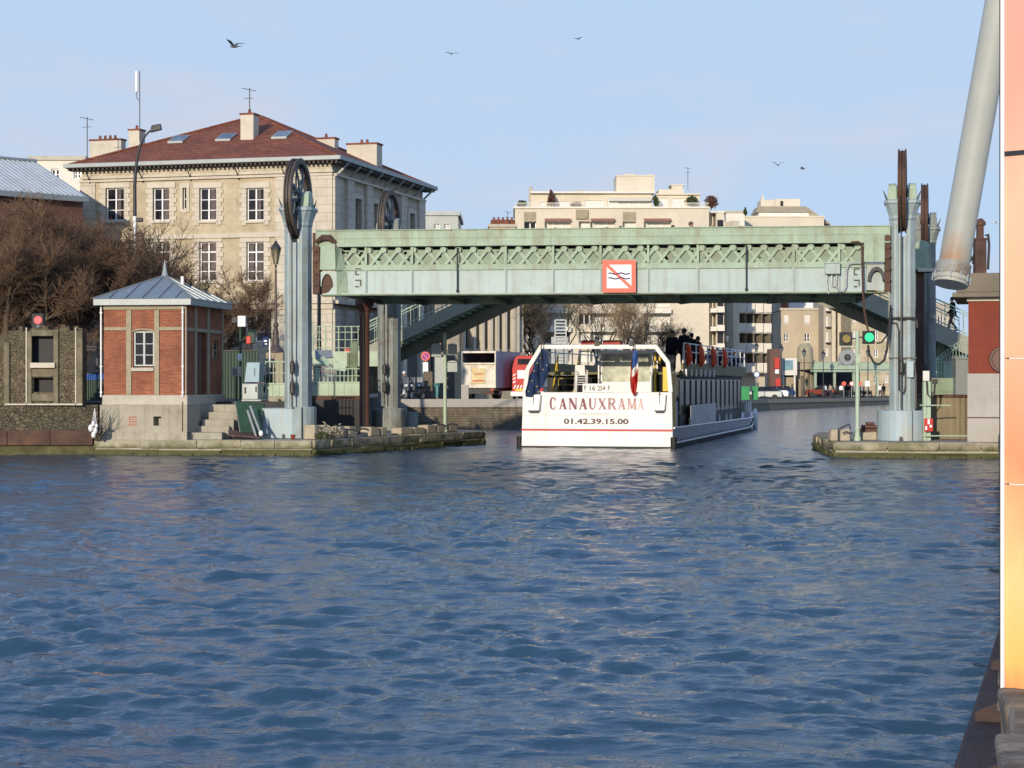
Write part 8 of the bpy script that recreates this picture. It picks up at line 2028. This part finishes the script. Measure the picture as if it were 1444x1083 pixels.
person('street worker in green and teal clothes bending near the signal post', (GX(616, 114.5), 114.5, 1.66), R(-80), 1.8, 'bend', 'street_green', 'teal')
t = thing('sand_box', 'pale grey concrete block beside the white truck wheel', 'block', (GX(655, 113.5), 113.5, 1.66)); mb = MB(); mb.box(-.2, .25, 0, .4, 0, .9); mb.build('block', M['greystone'], t, bevel=.03)
t = thing('garden_box', 'dark reddish utility post between scooters and street worker', 'post', (GX(603, 116), 116, 1.66)); mb = MB(); mb.box(-.25, .3, 0, .3, 0, 1.7); mb.build('post', M['quaywall'], t, bevel=.03)
# trees on the far bank
G2 = 'bare trees on the far bank'
zq = 1.3
for k, (px, Y, kind, rz, sc_, lab) in enumerate([(752, 150, 'open', .3, 1.15, 'dark bare spreading tree left of the boat frame'), (792, 168, 'tall', 1.0, 1.05, 'pale brown bare tree above the left half of the boat frame'), (822, 176, 'tall', 2.2, 1.1, 'dense brown bare tree above the red covers of the boat'),
      (860, 190, 'tall', 3.1, 1.15, 'tall pale bare tree right of the boat floodlight'), (888, 196, 'tall', 4.4, 1.0, 'bare tree beside the far street lamp, left of the black coats'), (932, 205, 'open', 5.1, 1.1, 'small bare tree behind the standing passengers'), (724, 158, 'tall', 5.5, .8, 'bare tree against the pillared building above the van')]):
    tree(kind, lab, (GX(px, Y), Y, zq), rz, sc_, G2, 'bare_tree')
def farlamp(label, px, py, Y, z0=1.0, dark_='dark'):
    s = Y / F; t = thing('street_lamp', label, 'street lamp', (GX(px, Y), Y, z0), 0, 'far street lamps'); zz = H - (py - CY) * s - z0
    mb = MB(); mb.lathe([(.2, 0), (.12, .8), (.07, 1.2), (.05, zz - .3)], 0, 0, 8); mb.build('post', M['dark'], t); mb = MB(); mb.lathe([(.1, zz - .3), (.26, zz + .35)], 0, 0, 6); l_ = mb.build('lantern', M['glass_pale'], t); mb = MB(); mb.lathe([(.30, zz + .352), (.10, zz + .65), (.03, zz + .9)], 0, 0, 6); mb.build('lantern_cap', M['dark'], l_)
for a in (('far lantern lamp between bare trees and standing passengers', 912, 464, 190), ('far lantern lamp above the seated passenger', 1026, 478, 215), ('far lantern lamp before the white balcony stack', 1067, 492, 225), ('far lantern lamp left of the plain beige house', 1102, 495, 232), ('far lantern lamp in front of the rounded pillar', 1134, 500, 240), ('far lantern lamp at the left end of the green bridge', 1161, 503, 240), ('far lantern lamp right of the pale green signal post', 1224, 500, 242)): farlamp(*a)
# small things on the far right quay
FZ = .8
def far(name, label, cat, px0, px1, py0, py1, Y, mat, dep=.6, z0=FZ, group=None):
    s = Y / F; t = thing(name, label, cat, (GX(px0, Y), Y, z0), 0, group); zt = H - (py0 - CY) * s - z0; mb = MB(); L = (px1 - px0) * s
    mb.box(0, L, 0, dep, 0, zt * .88); mb.box(-.04, L + .04, -.05, dep + .05, zt * .88 + .002, zt); mb.box(.06, L - .06, -.03, -.001, .12, zt * .3); mb.build('body', M[mat], t, bevel=.04); return t
M['bin_green'] = pm('bright green bin', (.03, .28, .09), .1, 2, .5, bump=0)
far('waste_bin', 'wide green waste container right of the boat bow', 'bin', 1044, 1057, 545, 562, 192, 'bin_green'); far('waste_bin', 'narrow green bottle bank beside the wide green container', 'bin', 1061, 1069, 545, 562, 194, 'bin_green')
roundsign('blue square parking sign above the green bottle bank', 1067, 528, 195, 4.5, 'signwhite', 'blue', None, FZ)
f = Fr(1086, 245, 1101, 245); t = thing('red_shop', 'red shop front right of the balcony block', 'shop', (f.loc[0], 245, FZ)); mb = MB(); s = 245 / F; zz = lambda y: H - (y - CY) * s - FZ
mb.box(0, f.L, 0, 3, 0, zz(492)); mb.build('front', M['brown'], t); mb = MB(); mb.box(f.L * .5, f.L * .95, -.3, -.003, zz(555), zz(534)); mb.box(f.L * .4, f.L * .85, -.25, -.003, zz(520), zz(505)); mb.build('red_sign', M['red'], t); mb = MB(); mb.box(f.L * .45, f.L * .8, -.28, -.003, zz(527), zz(521)); mb.build('white_sign', M['signwhite'], t)
f = Fr(1101.5, 248, 1124, 248); t = thing('billboard', 'large pale billboard with blue green picture under the bridge', 'billboard', (f.loc[0], 248, FZ)); s = 248 / F; zz = lambda y: H - (y - CY) * s - FZ
mb = MB(); mb.box(0, f.L, 0, .3, zz(529), zz(505)); [mb.box(x, x + .2, .05, .25, 0, zz(529)) for x in (.2, f.L - .4)]; mb.build('board', M['curtain'], t); mb = MB(); mb.box(f.L * .15, f.L * .75, -.02, -.002, zz(522), zz(508)); mb.build('picture', pm('blue green print', (.16, .30, .34), .4, 1.5, .6, bump=0), t); mb = MB(); mb.box(.0, f.L, .8, 3, 0, zz(532)); mb.build('stall', M['post'], t)
t = thing('round_pavilion', 'brown rounded stone pavilion left of the far green bridge', 'pavilion', (GX(1137, 250), 251, FZ)); s = 250 / F; zz = lambda y: H - (y - CY) * s - FZ
mb = MB(); mb.lathe([(1.2, 0), (1.15, zz(512)), (1.3, zz(511)), (1.3, zz(508)), (1.1, zz(507)), (1.0, zz(490)), (.5, zz(484))], 0, 0, 16); mb.build('wall', M['post'], t, smooth=40); mb = MB(); mb.box(-.75, -.3, -1.3, -1.15, 0, zz(530)); mb.box(.15, .35, -1.35, -1.1, 0, zz(520)); mb.build('door', M['quaywall'], t)
f = Fr(1148, 246, 1262, 250); t = thing('far_bridge', 'distant low green girder bridge at the end of the canal', 'bridge', f.loc, f.rz); uu = f.u; zz = lambda y: f.z(1200, y)
mb = MB(); mb.box(0, f.L, 0, .6, zz(521), zz(511)); mb.box(-.1, f.L + .1, -.15, .75, zz(524.5), zz(522)); mb.box(-.1, f.L + .1, -.08, .7, zz(511) + .002, zz(510)); mb.build('girder', M['rail_green'], t)
mb = MB(); mb.box(0, f.L, .1, 8, zz(522) + .002, zz(521) - .002); mb.box(0, f.L, 9, 9.3, FZ, zz(521)); mb.build('deck', M['dark'], t)
mb = MB(); [mb.box(uu(px) - .12, uu(px) + .12, .1, .4, FZ, zz(524.6)) for px in (1151, 1178, 1205, 1238)]; mb.each('support_post', M['rail_green'], t)
for k, (px, ri, fc) in enumerate(((1190, 'signred', 'signred'), (1201, 'signred', 'signwhite'), (1212, 'signred', 'signred'))): roundsign(['solid red round sign left of the others under the far bridge', 'white centred round sign under the far bridge', 'solid red round sign right of the signal post'][k], px, 541, 236, 3.2, fc, ri, None, FZ)
t = thing('road_sign', 'pale blue square sign at the right end under the far bridge', 'sign', (GX(1223, 236), 236, FZ)); s = 236 / F; zz = lambda y: H - (y - CY) * s - FZ; mb = MB(); mb.box(-.3, .3, 0, .04, zz(545), zz(537)); mb.build('board', M['signwhite'], t); mb = MB(); mb.tube([(0, .06, 0), (0, .06, zz(538))], .04, 6); mb.build('post', M['steel'], t)
folk = [(1105, 'person in brown coat before the billboard', 'coat_brown'), (1117, 'person in dark clothes right of the brown coat', 'coat_grey'), (1163, 'person in white top near the left end of the far bridge', 'signwhite'), (1171, 'person in pale clothes under the far green bridge', 'post'), (1179, 'person in dark clothes in the middle under the far bridge', 'coat_grey'), (1186, 'person in bright white jacket under the red signs', 'signwhite'),
        (1196, 'person in black left of the pale green signal post', 'black'), (1241, 'person in white left of the right tower', 'signwhite'), (1246, 'person in black beside the one in white near the right tower', 'black')]
for px, lab, co in folk: Y = 238 + (px % 5); person(lab, (GX(px, Y), Y, FZ - .05), R((px * 37) % 360), 1.7, 'walk' if px % 2 else 'stand', co, 'jeans')
def car(label, px, Y, rz, mat, z0=FZ):
    t = thing('parked_car', label, 'car', (GX(px, Y), Y, z0), rz, 'cars parked on the far quay')
    mb = MB(); mb.px([(-2.0, .3), (2.0, .3), (2.05, .6), (1.9, .85), (1.1, .95), (-1.8, .98), (-2.05, .8)], -.8, .8); mb.build('body', M[mat], t, bevel=.08)
    mb = MB(); mb.hexa([(-.74, -1.7, .96), (.74, -1.7, .96), (.74, 1.0, .94), (-.74, 1.0, .94)], [(-.6, -1.35, 1.42), (.6, -1.35, 1.42), (.6, .35, 1.42), (-.6, .35, 1.42)]); mb.build('cabin', M['glass'], t, bevel=.05)
    for x in (-.78, .78):
        for y in (-1.25, 1.3): m2 = MB(); m2.disc((x, y, .31), (1, 0, 0), .31, .18, 16); m2.build('wheel', M['rubber'], t)
car('blue grey car parked right of the green bottle bank', 1076, 200, R(80), 'zinc'); car('white car behind the blue grey one by the red shop', 1086, 212, R(80), 'white'); car('dark car in front of the billboard', 1096, 222, R(85), 'navy')
car('dark red car at the left end under the far bridge', 1158, 244, R(88), 'redwall')
for k, px in enumerate((1205, 1211, 1217, 1222)): bike(['dark bicycle-like moped nearest the signal post under the far bridge', 'second dark moped under the far bridge', 'third dark moped under the far bridge', 'dark moped under the pale blue square sign'][k], px, 241, R(20 + k * 7), 'dark', z0=FZ, name='moped', cat='moped')
# tall grey slatted pile, read as stacked chairs, shaped as an upright ladder
GY = 118; s = GY / F; t = thing('pile', 'tall grey slatted pile left behind the boat frame', 'pile', (GX(790, GY), GY, 1.6)); zz = lambda y: H - (y - CY) * s - 1.6
mb = MB()
for x in (-.35, .32): mb.box(x, x + .07, 0, .1, 0, zz(451))
for k in range(24): zk = .2 + k * (zz(452) - .2) / 23; mb.box(-.28, .32, .01, .08, zk, zk + .07)
mb.build('ladder_frame', M['steel'], t); mb = MB(); mb.box(-.55, .5, .12, .3, 0, zz(475)); [mb.box(-.58, .53, .1, .119, .2 + k * .28, .3 + k * .28) for k in range(8)]; mb.build('lower_panel', M['zinc_pale'], t)
